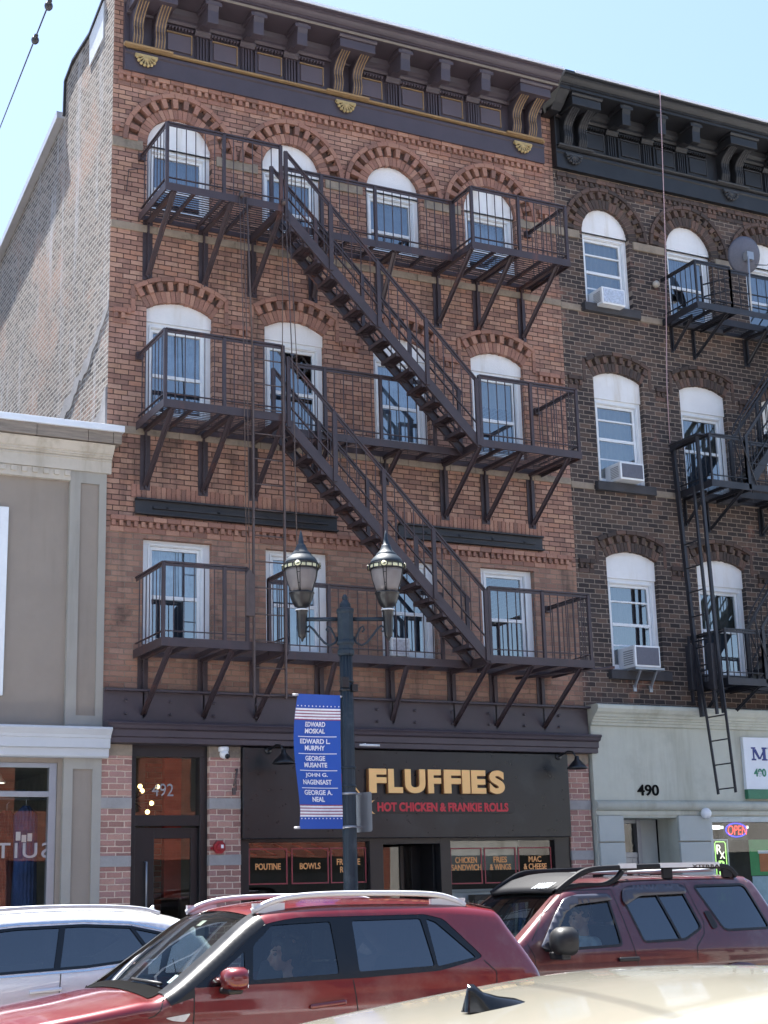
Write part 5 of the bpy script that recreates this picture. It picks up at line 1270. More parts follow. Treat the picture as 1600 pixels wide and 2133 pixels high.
    o = MB(); o.tube([(-2.4,.75,3.05),(-.5,.75,3.05)],.015,8); o.tube([(-1.25,1.4,3.1),(-.95,1.4,3.2),(-.62,1.4,3.21)],.014,8); tag(o.build('garment_rail', M['alu']), 'bare metal rail the garments hang from in the left shop', 'rail')
    o = MB(); 
    for x,z,h in ((-.80,2.49,.10),(-.875,2.48,.09),(-.95,2.50,.11),(-1.26,2.46,.1)): o.box(x-.03,.40,z,x+.03,.404,z+h)
    tag(o.build('price_tags', M['white']), 'white paper tags hanging on the garments in the left shop', 'tags')
shop_signs()

# ================================================================ things on the dark building
def air_con(x0,x1,z0,z1,yf,label,grille='dark',tilt=0):
    a = thing('air_conditioner', label, 'air conditioner', ((x0+x1)/2,-.1,z0), 'window air conditioners')
    o = MB(); o.box(x0,yf,z0,x1,.16,z1); 
    bd = o.build('case', M['white'], a, bevel=.012)
    o = MB(); m = .03
    o.box(x0+m,yf-.006,z0+m,x1-m,yf-.0005,z1-m); o.build('grille', M['acgrille'] if grille == 'dark' else M['acfoil'], a)
    o = MB()
    for k in range(7): o.box(x0-.003,yf+.05,z0+.05+k*(z1-z0-.1)/7,x0-.0005,.0,z0+.05+(k+.5)*(z1-z0-.1)/7)
    o.build('side_louvre', M['alu'], a)
    return a
M['acgrille'] = paint('ac_grille', (92,94,106), .6, var=.15, sc_=30)
M['acfoil'] = paint('crumpled_foil', (190,194,204), .35, .5, var=.35, sc_=30, bump=1.0, bsc=30)
air_con(8.31,8.78,11.10,11.40,-.25,'white air conditioner with a foil covered back in the top window of the dark building','foil')
air_con(8.43,8.90,8.10,8.39,-.27,'white air conditioner in the middle storey window of the dark building')
a = air_con(8.45,8.94,5.06,5.40,-.30,'white air conditioner propped on two metal struts in the lowest window of the dark building')
o = MB(); o.box(8.44,-.31,5.02,9.0,.08,5.055)
for x in (8.55,8.86): o.bar((x,-.29,5.03),(x,-.10,4.76),.045,.02,(1,0,0)); o.box(x-.03,-.115,4.70,x+.03,-.095,4.80)
o.build('support_strut', M['alu'], a)
air_con(4.27,4.58,5.06,5.33,-.10,'small white air conditioner in a lower window behind the stair of the red building','foil')
d = thing('satellite_dish', 'grey satellite dish seen from behind at the top deck of the dark building', 'satellite dish', (10.95,-.75,11.9))
o = MB(); n = 28; rr = 7; vs = [(0,0,0)]
for j in range(1,rr+1):
    for k in range(n):
        a_ = 2*math.pi*k/n; q = j/rr; vs.append((.27*q*math.cos(a_), .07*q*q, .33*q*math.sin(a_)))
fs = [(0,1+k,1+(k+1)%n) for k in range(n)]+[(1+(j-1)*n+k,1+(j-1)*n+(k+1)%n,1+j*n+(k+1)%n,1+j*n+k) for j in range(1,rr) for k in range(n)]
rz = Matrix.Rotation(R(-30),3,'Z') @ Matrix.Rotation(R(12),3,'X')
o.add([tuple(Vector((10.95,-.80,12.20))+rz@Vector(v)) for v in vs], fs, 0, True); ob = o.build('dish', M['acgrille'], d); sm = ob.modifiers.new('thick','SOLIDIFY'); sm.thickness = .012
o = MB(); o.tube([(10.95,-.82,12.18),(10.90,-.94,12.10),(10.86,-.94,11.05)],.02,8); o.box(10.88,-.95,12.06,11.02,-.84,12.20); o.build('mount', M['alu'], d)
o = MB(); o.tube([(11.08,-.9,12.0),(11.2,-1.05,11.95),(11.28,-1.12,12.02)],.012,6); o.box(11.24,-1.16,11.98,11.32,-1.08,12.08); o.build('feed_arm', M['alu'], d)
o = MB(); o.lathe([(.0,-.0),(.06,-.0),(.06,-.06),(.0,-.08)],(9.60,-.02,11.72),14,axis='y'); tag(o.build('wall_fitting', M['creamtrim']), 'pale round fitting where the top rail meets the dark wall', 'fitting')
o = MB(); o.tube([(9.36,-.3,14.95),(9.363,-.84,14.93),(9.432,-.70,14.0),(9.548,-.45,12.36),(9.66,-.2,11.25),(9.66,-.06,9.9),(9.66,-.03,8.9)],.009,6)
tag(o.build('hanging_cable', paint('pinkish_cable', (176,150,156), .6)), 'thin pinkish cable hanging down the front of the dark building', 'cable')
# overhead wire with two dark insulators, crossing the sky at the left
o = MB(); o.tube([(3.62,-.30,3.745),(3.93,-.30,3.745)],.016,10); o.box(3.70,-.30,3.75,3.72,-.2,3.77); tag(o.build('strip_light', M['white']), 'short white tube under the shopfront cornice right of the lamp pole', 'light')
A = Vector((-2.061,-2,11.143)); D_ = Vector((-.952,-6,-1.895))
o = MB(); o.tube([A-D_*.34, A, A+D_*2.6], .007, 6); wr = o.build('overhead_wire', M['ironblack']); tag(wr, 'thin dark wire crossing the sky at the left with two black insulators', 'wire')
for t in (.755, .958):
    q = A+D_*t; o = MB(); o.ball(q+Vector((0,0,-.02)), .038, 12, sz=1.15); o.tube([q-D_*.012, q+D_*.018], .02, 8); o.build('insulator', M['ironblack'], wr)
# ================================================================ vehicles
def resample(pts, closed=False, step=.06):
    out = []
    N = len(pts)
    for i in range(N if closed else N-1):
        a, c = Vector(pts[i]), Vector(pts[(i+1) % N]); n = max(1, int(math.ceil((c-a).length/step)))
        for k in range(n): out.append(tuple(a+(c-a)*k/n))
    if not closed: out.append(tuple(pts[-1]))
    return out
def spline(pts, n=6):
    """Catmull-Rom through (x,z) points"""
    out = []; P = [Vector(p) for p in pts]; P = [P[0]*2-P[1]]+P+[P[-1]*2-P[-2]]
    for i in range(1, len(P)-2):
        a, b, c, d = P[i-1:i+3]
        for k in range(n):
            t = k/n; out.append(tuple(.5*((2*b)+(c-a)*t+(2*a-5*b+4*c-d)*t*t+(3*b-a-3*c+d)*t**3)))
    out.append(tuple(P[-2])); return out
def inset(poly, d):
    """shrink a polygon by d (either winding)"""
    ar = sum(poly[i-1][0]*poly[i][1]-poly[i][0]*poly[i-1][1] for i in range(len(poly))); s = 1 if ar > 0 else -1
    n = len(poly); out = []
    for i in range(n):
        p, q, r = Vector(poly[i-1]), Vector(poly[i]), Vector(poly[(i+1) % n])
        e1 = (q-p).normalized(); e2 = (r-q).normalized(); n1 = Vector((-e1.y, e1.x))*s; n2 = Vector((-e2.y, e2.x))*s
        b = n1+n2; k = d/max(.35, (1+n1.dot(n2))); out.append(tuple(q+b*k))
    return out
def rounded(poly, r=.05, n=4, rs=None):
    out = []; N = len(poly)
    for i in range(N):
        p, q, s = Vector(poly[i-1]), Vector(poly[i]), Vector(poly[(i+1) % N]); rr = rs[i] if rs else r
        a = (p-q); c = (s-q); k = min(rr, a.length*.45, c.length*.45); A_ = q+a.normalized()*k; B_ = q+c.normalized()*k
        for t in range(n+1):
            u = t/n; out.append(tuple(A_*(1-u)**2+q*2*u*(1-u)+B_*u*u))
    return out

class Car:
    """body shell from a side silhouette: side charts (x,z) bent to a curved flank, a top strip along the silhouette; nose at -x"""
    def __init__(s, root, origin, flip, top, belt, halfw, tumble, rr=.07, crown=.035, nose=.22, zbot=.22, xlen=None):
        s.root = root; s.o = Vector(origin); s.flip = flip; s.top = top; s.belt = belt; s.hw = halfw; s.tb = tumble; s.rr = rr; s.crown = crown
        s.x0 = min(p[0] for p in top); s.x1 = max(p[0] for p in top); s.nose = nose; s.zbot = zbot
        s.T2 = [Vector(p) for p in top]
    def W(s, x, z):
        m = (s.x0+s.x1)/2; h = (s.x1-s.x0)/2; q = abs((x-m)/h)
        w_ = s.hw-s.nose*max(0, q-.55)**2/.2*.45
        if z > s.belt: w_ -= s.tb*(z-s.belt)+.10*(z-s.belt)**2
        else: w_ -= .10*((s.belt-z)/.9)**2; w_ += .018*math.sin(min(1,(s.belt-z)/.35)*math.pi)
        return w_
    def dist(s, x, z):
        b = 9; p = Vector((x, z))
        for i in range(len(s.T2)-1):
            a = s.T2[i]; e = s.T2[i+1]-a; l = e.length_squared
            t = 0 if l == 0 else max(0, min(1, (p-a).dot(e)/l)); d = (p-a-e*t).length_squared
            if d < b: b = d
        return math.sqrt(b)
    def side(s, x, z, sg, off=0.0):
        d = s.dist(x, z) if not s.flat else 9; r = s.rr; y = s.W(x, z)
        if d < r: y -= r*(1-math.sqrt(max(0, 1-(1-d/r)**2)))
        return s.P(x, sg*(y+off), z)
    def P(s, x, y, z):
        X = -x if s.flip else x; Y = -y if s.flip else y
        return (s.o.x+X, s.o.y+Y, s.o.z+z)
    def tops(s, L, v, off=0.0):
        """point on the top strip: L arc length, v -1..1"""
        i = 0; acc = 0
        while i < len(s.T2)-2 and acc+(s.T2[i+1]-s.T2[i]).length < L: acc += (s.T2[i+1]-s.T2[i]).length; i += 1
        a, b = s.T2[i], s.T2[i+1]; e = b-a; t = (L-acc)/max(1e-6, e.length); p = a+e*t; n = Vector((-e.y, e.x)).normalized()
        ym = s.W(p.x, p.y)-s.rr; c = s.crown*(1-v*v)*min(1, max(.15, (p.y-.3)*1.6))+off
        return s.P(p.x+n.x*c, v*ym, p.y+n.y*c)
    def arc(s, i): return sum((s.T2[k+1]-s.T2[k]).length for k in range(i))
    def arcx(s, x, after=0):
        acc = 0
        for k in range(len(s.T2)-1):
            a, b = s.T2[k], s.T2[k+1]
            if k >= after and (a.x-x)*(b.x-x) <= 0 and b.x != a.x: return acc+(b-a).length*(x-a.x)/(b.x-a.x)
            acc += (b-a).length
        return acc
    def shell(s, mb, holes, xf, xr, rw, zb, mi=0):
        """flank: a rounded shoulder strip along the silhouette, then the flat of the side with its openings and wheel arches"""
        T = s.T2; n = len(T); N = []
        for i in range(n):
            e = (T[min(n-1,i+1)]-T[max(0,i-1)]).normalized(); N.append(Vector((e.y, -e.x)))
        A = [math.pi/2*k/5 for k in range(6)]; r = s.rr
        ins = [T[i]+N[i]*r for i in range(n)]
        for sg in (1, -1):
            vs = []
            for i in range(n):
                for a in A:
                    q = T[i]+N[i]*r*(1-math.cos(a)); vs.append(s.P(q.x, sg*(s.W(q.x, q.y)-r*(1-math.sin(a))), q.y))
            mb.add(vs, [(i*6+k, i*6+k+1, (i+1)*6+k+1, (i+1)*6+k) for i in range(n-1) for k in range(5)], mi, True)
        s.flat = True
        s.patch(mb, dedupe([tuple(p) for p in ins]+side_outline([], xf, xr, rw, zb, 0, 0)), holes, mi=mi)
        s.flat = False
    flat = False
    def shoulder(s, mb, x0, x1, off, mi=0):
        T = s.T2; n = len(T); ii = [i for i in range(n) if x0 <= T[i].x <= x1 and T[i].y > .9]
        A = [math.pi/2*k/5 for k in range(6)]; r = s.rr
        for sg in (1, -1):
            vs = []
            for i in ii:
                e = (T[min(n-1,i+1)]-T[max(0,i-1)]).normalized(); N = Vector((e.y, -e.x))
                for a in A:
                    q = T[i]+N*(r*(1-math.cos(a))-off*math.cos(a)); vs.append(s.P(q.x, sg*(s.W(q.x, q.y)-r*(1-math.sin(a))+off*math.sin(a)), q.y))
            mb.add(vs, [(i*6+k, i*6+k+1, (i+1)*6+k+1, (i+1)*6+k) for i in range(len(ii)-1) for k in range(5)], mi, True)
        out = []
        for i in ii:
            e = (T[min(n-1,i+1)]-T[max(0,i-1)]).normalized(); out.append(tuple(T[i]+Vector((e.y, -e.x))*r))
        return out
    def patch(s, mb, outline, holes=(), off=0.0, mi=0, grid=.07, sides=(1, -1), rim=0.0):
        ex = []
        xs = [p[0] for p in outline]; zs = [p[1] for p in outline]
        nx = int((max(xs)-min(xs))/grid)+1; nz = int((max(zs)-min(zs))/grid)+1
        near = []
        for p in s.T2:
            pass
        for i in range(1, nx):
            for k in range(1, nz):
                q = (min(xs)+i*grid, min(zs)+k*grid)
                if pip(q, outline) and not any(pip(q, h) for h in holes): ex.append(q)
        for dd in (.12, .35, .65, 1.0) if not s.flat else ():                            # rows that follow the shoulder rounding
            for i in range(len(s.T2)-1):
                a, b = s.T2[i], s.T2[i+1]; e = b-a
                if e.length < 1e-5: continue
                n = Vector((e.y, -e.x)).normalized(); q = (a+b)/2+n*s.rr*dd
                if pip(q, outline) and not any(pip(q, h) for h in holes) and s.dist(q.x, q.y) > s.rr*dd*.9: ex.append(tuple(q))
        V, F = cdt(resample(outline, True, .05), [resample(h, True, .05) for h in holes], ex)
        for sg in sides:
            mb.add([s.side(x, z, sg, off) for x, z in V], F, mi, True)
    def toppatch(s, mb, L0, L1, hole=None, off=0.0, mi=0, nv=14, v0=-1, v1=1):
        pts = [L0]; acc = 0
        for k in range(len(s.T2)-1):
            acc += (s.T2[k+1]-s.T2[k]).length
            if L0+1e-4 < acc < L1-1e-4: pts.append(acc)
        pts.append(L1); vs = [s.tops(L, v0+(v1-v0)*j/nv, off) for L in pts for j in range(nv+1)]; n = nv+1
        mb.add(vs, [(i*n+j, i*n+j+1, (i+1)*n+j+1, (i+1)*n+j) for i in range(len(pts)-1) for j in range(nv)], mi, True)
    def wheel(s, x, r, y, w_=.21, rim=None):
        for sg in (1, -1):
            c = s.P(x, sg*y, r)
            o = MB(); prof = [(r*.62,-w_/2),(r*.9,-w_/2),(r*.98,-w_/2+.03),(r,-w_*.2),(r,w_*.2),(r*.98,w_/2-.03),(r*.9,w_/2),(r*.62,w_/2)]
            o.lathe(prof, c, 32, axis='y'); wh = o.build('wheel', M['tyre'], s.root)
            o = MB(); sy = -1 if c[1] < s.o.y else 1
            o.lathe([(r*.64,-w_*.3),(r*.64,w_*.42),(r*.58,w_*.44),(r*.56,w_*.2),(.07,w_*.30),(.06,w_*.36),(0,w_*.37)] if sy > 0 else [(r*.64,w_*.3),(r*.64,-w_*.42),(r*.58,-w_*.44),(r*.56,-w_*.2),(.07,-w_*.30),(.06,-w_*.36),(0,-w_*.37)], c, 30, axis='y')
            for k in range(5):
                a = 2*math.pi*k/5; o.bar((c[0]+.06*math.cos(a), c[1]+sy*w_*.36, c[2]+.06*math.sin(a)), (c[0]+r*.6*math.cos(a), c[1]+sy*w_*.42, c[2]+r*.6*math.sin(a)), .06, .03, (0, 1, 0))
            o.build('rim', M['rim'], wh)
def side_outline(top, xf, xr, rw, zb, x_a, x_b):
    """close the silhouette along the sill with wheel arches"""
    pts = list(top)
    def archpts(xc): return [(xc+rw*math.cos(a), max(zb, .33+rw*math.sin(a))) for a in [math.pi*i/14 for i in range(0, 15)]]
    pts += [p for p in archpts(xr)]+[p for p in archpts(xf)]
    return pts
def dedupe(p):
    out = [p[0]]
    for q in p[1:]:
        if (Vector(q)-Vector(out[-1])).length > .004: out.append(q)
    if (Vector(out[0])-Vector(out[-1])).length < .004: out.pop()
    return out
M['cowl'] = paint('matt_cowl', (10,10,11), .9, spec=.05); M['pillar'] = paint('car_pillar_black', (14,15,17), .32, var=.05)
M['tyre'] = paint('tyre_rubber', (34,34,36), .85); M['rim'] = paint('alloy_rim', (160,162,166), .3, .8)
M['trimblack'] = paint('car_black_trim', (17,18,20), .5, var=.1, sc_=4)
M['trimgloss'] = paint('car_gloss_black', (13,14,16), .15, var=.05)
M['silver'] = paint('satin_silver_rail', (196,198,202), .42, .3, var=.02, sc_=1)
M['carin'] = paint('car_interior', (46,46,50), .85, var=.2)
M['seat'] = paint('car_seat_cloth', (60,60,66), .9, var=.15)
M['glassclear'] = glass('car_clear_glass', (.72,.82,.80), .85, 1.55)
M['glassfront'] = glass('car_front_door_glass', (.66,.76,.76), .7, 1.85)
M['glasstint'] = glass('car_privacy_glass', (.30,.34,.38), .35, 2.25)
M['chrome'] = paint('chrome_strip', (210,212,216), .12, .95, var=.02)
M['lens'] = paint('clear_lamp_lens', (210,214,218), .12, .2); M['lensred'] = paint('red_lamp_lens', (140,20,28), .15)
M['carred'] = carpaint('metallic_red', (100,10,18), .2); M['carmaroon'] = carpaint('dark_maroon', (74,24,30), .2); M['carwhite'] = carpaint('pearl_white', (226,228,230), .04); M['carcream'] = carpaint('champagne_cream', (146,143,130), .03)

def two(c, g, name, mats, root, **kw):
    """the same part on both flanks: one object each"""
    out = []
    for sg in (-1, 1):
        h = MB(); mp = {}
        for f, mi, sm in zip(g.f, g.m, g.s):
            if (sum(g.v[i][1] for i in f)/len(f)-c.o.y)*sg > 0:
                for i in f:
                    if i not in mp: mp[i] = len(h.v); h.v.append(g.v[i])
                h.f.append([mp[i] for i in f]); h.m.append(mi); h.s.append(sm)
        if h.f: out.append(h.build(name, mats, root, **kw))
    return out
def seats(c, xs, zs, name='seat'):
    for x in xs:
        for y in (.36, -.36):
            o = MB()
            def bx(x0,y0,z0,x1,y1,z1):
                vs = [c.P(a,b_,d) for a in (x0,x1) for b_ in (y0,y1) for d in (z0,z1)]; o.add(vs,[(0,1,3,2),(4,6,7,5),(0,4,5,1),(2,3,7,6),(0,2,6,4),(1,5,7,3)],0)
            bx(x-.25,y-.24,zs-.14,x+.27,y+.24,zs)
            vs = [c.P(x+a,y+b_,zs+d) for a,d in ((.16,0),(.30,0),(.48,.58),(.36,.60)) for b_ in (-.23,.23)]
            o.add(vs,[(0,2,4,6),(1,7,5,3),(0,1,3,2),(2,3,5,4),(4,5,7,6),(6,7,1,0)],0)
            bx(x+.40,y-.13,zs+.62,x+.50,y+.13,zs+.82)
            o.build(name, M['seat'], c.root, bevel=.03)
def tub(c, x0, x1, zf, hw):
    o = MB(); vs = [c.P(x,y,z) for x in (x0,x1) for y in (-hw,hw) for z in (zf,zf+.02)]
    o.add(vs,[(0,1,3,2),(4,6,7,5),(0,4,5,1),(2,3,7,6),(0,2,6,4),(1,5,7,3)],0); o.build('floor', M['carin'], c.root)
def cbox(c, o, x0, y0, z0, x1, y1, z1, mi=0):
    vs = [c.P(a,b_,d) for a in (x0,x1) for b_ in (y0,y1) for d in (z0,z1)]; o.add(vs,[(0,1,3,2),(4,6,7,5),(0,4,5,1),(2,3,7,6),(0,2,6,4),(1,5,7,3)],mi)
def mirror(c, x, z, y, mat_, lx=.13, lz=.17, ly=.2):
    for sg in (1, -1):
        o = MB(); ctr = c.P(x, sg*(y+.14), z); n = 14; vs = []; prof = [(-.5,.3),(-.42,.72),(-.2,.95),(.15,1.0),(.42,.97),(.5,.9)]
        for h, s_ in prof:
            for k in range(n):
                a = 2*math.pi*k/n; ca, sa = math.cos(a), math.sin(a); q = 2.6
                cy = math.copysign(abs(ca)**(2/q), ca); cz = math.copysign(abs(sa)**(2/q), sa)
                dx = h*lx*2*.6; vs.append((ctr[0]+(dx if not c.flip else -dx), ctr[1]+cy*s_*ly/2, ctr[2]+cz*s_*lz/2))
        o.add(vs, [(i*n+k,i*n+(k+1)%n,(i+1)*n+(k+1)%n,(i+1)*n+k) for i in range(len(prof)-1) for k in range(n)]+[tuple(range(n)),tuple((len(prof)-1)*n+k for k in range(n))],0,True)
        mr = o.build('mirror', mat_, c.root)
        o = MB(); cbox(c,o,x-.05,sg*(y-.06),z-lz*.62,x+.05,sg*(y+.2),z-lz*.36); a = o.build('mirror_foot', M['trimblack'], mr, bevel=.015)
        o = MB(); cbox(c,o,x+lx*.6,sg*(y+.06),z-lz*.36,x+lx*.6+.004,sg*(y+.22),z+lz*.36); o.build('mirror_glass', M['chrome'], mr)
def strip_patch(c, mb, pts, w_, off, sides=(1,-1), mi=0):
    """thin line laid on the flank (panel gaps, creases, mouldings)"""
    p = resample(pts, False, .05); L = []; Rr_ = []
    for i, q in enumerate(p):
        a = Vector(p[max(0,i-1)]); b = Vector(p[min(len(p)-1,i+1)]); e = (b-a).normalized(); n = Vector((-e.y,e.x))*w_/2
        L.append((q[0]+n.x,q[1]+n.y)); Rr_.append((q[0]-n.x,q[1]-n.y))
    for sg in sides:
        vs = [c.side(x,z,sg,off) for x,z in L]+[c.side(x,z,sg,off) for x,z in Rr_]; n = len(p)
        mb.add(vs, [(i,i+1,n+i+1,n+i) for i in range(n-1)], mi, True)

def red_suv():
    r = thing('compact_suv', 'bright metallic red compact SUV with silver roof rails and a driver inside, nearest moving car', 'car', (-1.7,-9.13,0))
    # local x = world x, z = world z
    c = Car(r, (0,-9.13,-.0), False, None or spline([(-3.72,.30),(-3.76,.50),(-3.74,.72),(-3.66,.86),(-3.45,.945),(-3.1,1.0),(-2.80,1.045),(-2.62,1.075),(-2.30,1.29),(-1.98,1.515),(-1.80,1.575),(-1.45,1.605),(-1.0,1.605),(-.5,1.59),(-.12,1.555),(-.02,1.52),(.06,1.40),(.20,1.20),(.27,1.06),(.30,.80),(.31,.55),(.26,.32)],5), 1.10, .87, .30, rr=.065, crown=.05)
    top = c.top
    out = dedupe(list(top)+side_outline([], -2.95, -.38, .36, .30, 0, 0))
    dlo = rounded([(-2.43,1.115),(-2.10,1.34),(-1.87,1.505),(-1.70,1.53),(-.66,1.525),(-.52,1.49),(-.25,1.225),(-.33,1.20),(-.62,1.145),(-1.2,1.125)], .03)
    p = MB(); c.shell(p, [dlo], -2.95, -.38, .36, .30)
    Lw0 = c.arcx(-2.60); Lw1 = c.arcx(-1.93); Lr0 = c.arcx(.02); Lr1 = c.arc(len(top)-1)*0+c.arcx(.20); Lend = c.arc(len(top)-1)
    c.toppatch(p, 0, Lw0); c.toppatch(p, Lw1, Lr0); c.toppatch(p, Lr1, Lend)
    for a, b in ((-1,-.90),(.90,1)): c.toppatch(p, Lw0, Lw1, nv=2, v0=a, v1=b); c.toppatch(p, Lr0, Lr1, nv=2, v0=a*1.0, v1=b)
    p.build('body', M['carred'], r, merge=.003)
    g = MB(); c.toppatch(g, Lw0, Lw1, off=-.004, v0=-.895, v1=.895); g.build('windscreen', M['glassclear'], r)
    g = MB(); c.toppatch(g, Lr0, Lr1, off=-.004, v0=-.90, v1=.90); g.build('rear_window', M['glasstint'], r)
    g = MB()                                                      # black pillars and window surround
    fw = rounded([(-1.99,1.145),(-1.80,1.36),(-1.72,1.495),(-1.40,1.495),(-1.39,1.165)], .03, rs=[.02,.2,.05,.02,.02]); fq = rounded([(-2.33,1.145),(-2.05,1.31),(-2.05,1.15)],.015)
    fw = [(-1.99,1.15),(-1.93,1.40),(-1.80,1.49),(-1.40,1.497),(-1.39,1.165)]
    fw = rounded([(-2.02,1.145),(-1.985,1.36),(-1.83,1.485),(-1.40,1.497),(-1.39,1.16)], .02); fq = rounded([(-2.32,1.14),(-2.055,1.325),(-2.07,1.145)],.012)
    rw = rounded([(-1.24,1.165),(-1.235,1.497),(-.70,1.497),(-.655,1.16+.02)], .02); rq = rounded([(-.655,1.495),(-.585,1.47),(-.31,1.225),(-.63,1.175)],.015)
    c.patch(g, dlo, [fw,fq,rw,rq], off=-.004, grid=.15); two(c, g, 'pillar_trim', M['trimgloss'], r)
    g = MB(); c.patch(g, inset(fw,-.006), off=-.012, grid=.15); c.patch(g, inset(fq,-.006), off=-.012, grid=.15); two(c, g, 'front_door_glass', M['glassfront'], r)
    g = MB(); c.patch(g, inset(rw,-.006), off=-.012, grid=.15); c.patch(g, inset(rq,-.006), off=-.012, grid=.15); two(c, g, 'rear_door_glass', M['glasstint'], r)
    g = MB(); c.toppatch(g, c.arcx(-2.615), c.arcx(-1.90), off=.008, nv=2, v0=-1.0, v1=-.89); c.toppatch(g, c.arcx(-2.615), c.arcx(-1.90), off=.008, nv=2, v0=.89, v1=1.0)
    ins = c.shoulder(g, -2.64, -1.90, .008); c.flat = True; c.patch(g, dedupe(ins+[(-1.87,1.505),(-2.10,1.34),(-2.43,1.115),(-2.43,1.06)]), off=.008, grid=.06); c.flat = False
    two(c, g, 'pillar_cover', M['pillar'], r)
    g = MB(); c.toppatch(g, c.arcx(-2.70), Lw0+.02, off=.006, nv=8, v0=-.92, v1=.92); g.build('cowl', M['cowl'], r)
    g = MB()
    for pts in ([(-1.30,1.12),(-1.27,.85),(-1.28,.45)],[(-2.43,1.10),(-2.44,.9),(-2.40,.6),(-2.36,.45)],[(-.25,1.20),(-.16,1.12),(-.18,.98),(-.42,.80)]): strip_patch(c,g,pts,.008,.0015)
    strip_patch(c,g,[(-2.62,1.085),(-2.66,.99),(-2.70,.96),(-2.74,.95)],.007,.0015)
    two(c, g, 'panel_gap', M['trimblack'], r)
    g = MB()                                                      # roof rails
    for sg in (1,-1):
        for (pts, w0) in (([(-1.93,1.58),(-1.80,1.635),(-1.62,1.668),(-1.3,1.68),(-.8,1.672),(-.52,1.655),(-.36,1.615),(-.28,1.575)], .03),):
            P_ = [Vector(c.P(x, sg*(c.W(x,1.56)-.075), z)) for x,z in spline(pts,5)]
            g.sweep(P_,.045,.038)
        for x in (-1.86,-.36): 
            g.add([c.P(x+dx, sg*(c.W(x,1.56)-.075+dy), z) for dx in ((-.07,.16) if x<-1 else (-.2,.08)) for dy in (-.016,.016) for z in (1.565,1.63)],[(0,1,3,2),(4,6,7,5),(0,4,5,1),(2,3,7,6),(0,2,6,4),(1,5,7,3)],0)
    two(c, g, 'roof_rail', M['silver'], r)
    g = MB(); c.toppatch(g, c.arcx(-.13), c.arcx(.015)+.02, off=.012, nv=10, v0=-.97, v1=.97); g.build('spoiler', M['carred'], r)
    mirror(c, -2.21, 1.165, .84, M['carred'], .12, .15, .21)
    for sg in (1,-1):
        for x,nm in ((-1.50,'door_handle'),(-.62,'door_handle')):
            g = MB(); c.patch(g, rounded([(x-.13,.945),(x-.13,.975),(x+.13,.995),(x+.13,.963)],.012), off=.022, grid=.1, sides=(sg,)); o = g.build(nm, M['carred'], r); m_ = o.modifiers.new('t','SOLIDIFY'); m_.thickness = .02
        g = MB(); c.patch(g, rounded([(-2.63,.945),(-2.46,.965),(-2.50,.915),(-2.58,.925)],.015), off=.006, grid=.1, sides=(sg,)); g.build('side_indicator', M['lens'], r)
        g = MB(); c.patch(g, rounded([(-3.70,.74),(-3.45,.80),(-3.40,.68),(-3.70,.62)],.03), off=.006, grid=.1, sides=(sg,)); g.build('headlight', M['lens'], r)
        g = MB(); c.patch(g, rounded([(.27,.96),(.02,1.04),(.02,.86),(.28,.82)],.03), off=.005, grid=.1, sides=(sg,)); g.build('tail_light', M['lensred'], r)
    g = MB(); cbox(c,g,-3.79,-.62,.35,-3.70,.62,.58); g.build('grille', M['trimblack'], r, bevel=.02)
    g = MB(); strip_patch(c,g,[(-2.5,.36),(-.8,.36)],.14,.012); two(c, g, 'sill_cladding', M['trimblack'], r)
    # hinged parts inside
    tub(c,-3.4,.1,.30,.70); seats(c,(-1.72,-.75),.62)
    g = MB(); cbox(c,g,-2.62,-.72,.78,-2.20,.72,1.06); g.build('dashboard', M['carin'], r, bevel=.05)
    g = MB(); ctr = Vector(c.P(-2.08,-.36,1.0)); ax = Vector((.9,0,.42)).normalized(); e1 = Vector((0,1,0)); e2 = ax.cross(e1)
    g.tube([ctr+(e1*math.cos(t)+e2*math.sin(t))*.18 for t in [2*math.pi*k/24 for k in range(24)]],.015,8,closed=True); g.tube([ctr-e1*.17,ctr+e1*.17],.014,6); g.tube([ctr,ctr-ax*.25],.03,8); g.build('steering_wheel', M['trimblack'], r)
    g = MB(); cbox(c,g,-2.06,-.08,1.42,-2.03,.10,1.48); g.build('inner_mirror', M['trimblack'], r)
    g = MB(); c.toppatch(g, Lw1, Lr0, off=-.05); g.build('headliner', M['seat'], r)
    g = MB()                                                      # wiper, inspection sticker, toll tag
    a = Vector(c.tops(Lw0+.03,-.2,.02)); b = Vector(c.tops(Lw0+.05,-.82,.02)); g.tube([a,b],.012,6); g.build('wiper', M['trimblack'], r)
    g = MB(); L = Lw0+.10; g.add([c.tops(L,-.84,-.012),c.tops(L+.08,-.84,-.012),c.tops(L+.08,-.76,-.012),c.tops(L,-.76,-.012)],[(0,1,2,3)]); g.build('sticker', M['white'], r)
    g = MB(); L = Lw1-.16; g.add([c.tops(L,-.1,-.012),c.tops(L+.06,-.1,-.012),c.tops(L+.06,.02,-.012),c.tops(L,.02,-.012)],[(0,1,2,3)]); g.build('toll_tag', M['creamtrim'], r)
    c.wheel(-2.95,.33,.76); c.wheel(-.38,.33,.76)
    return c
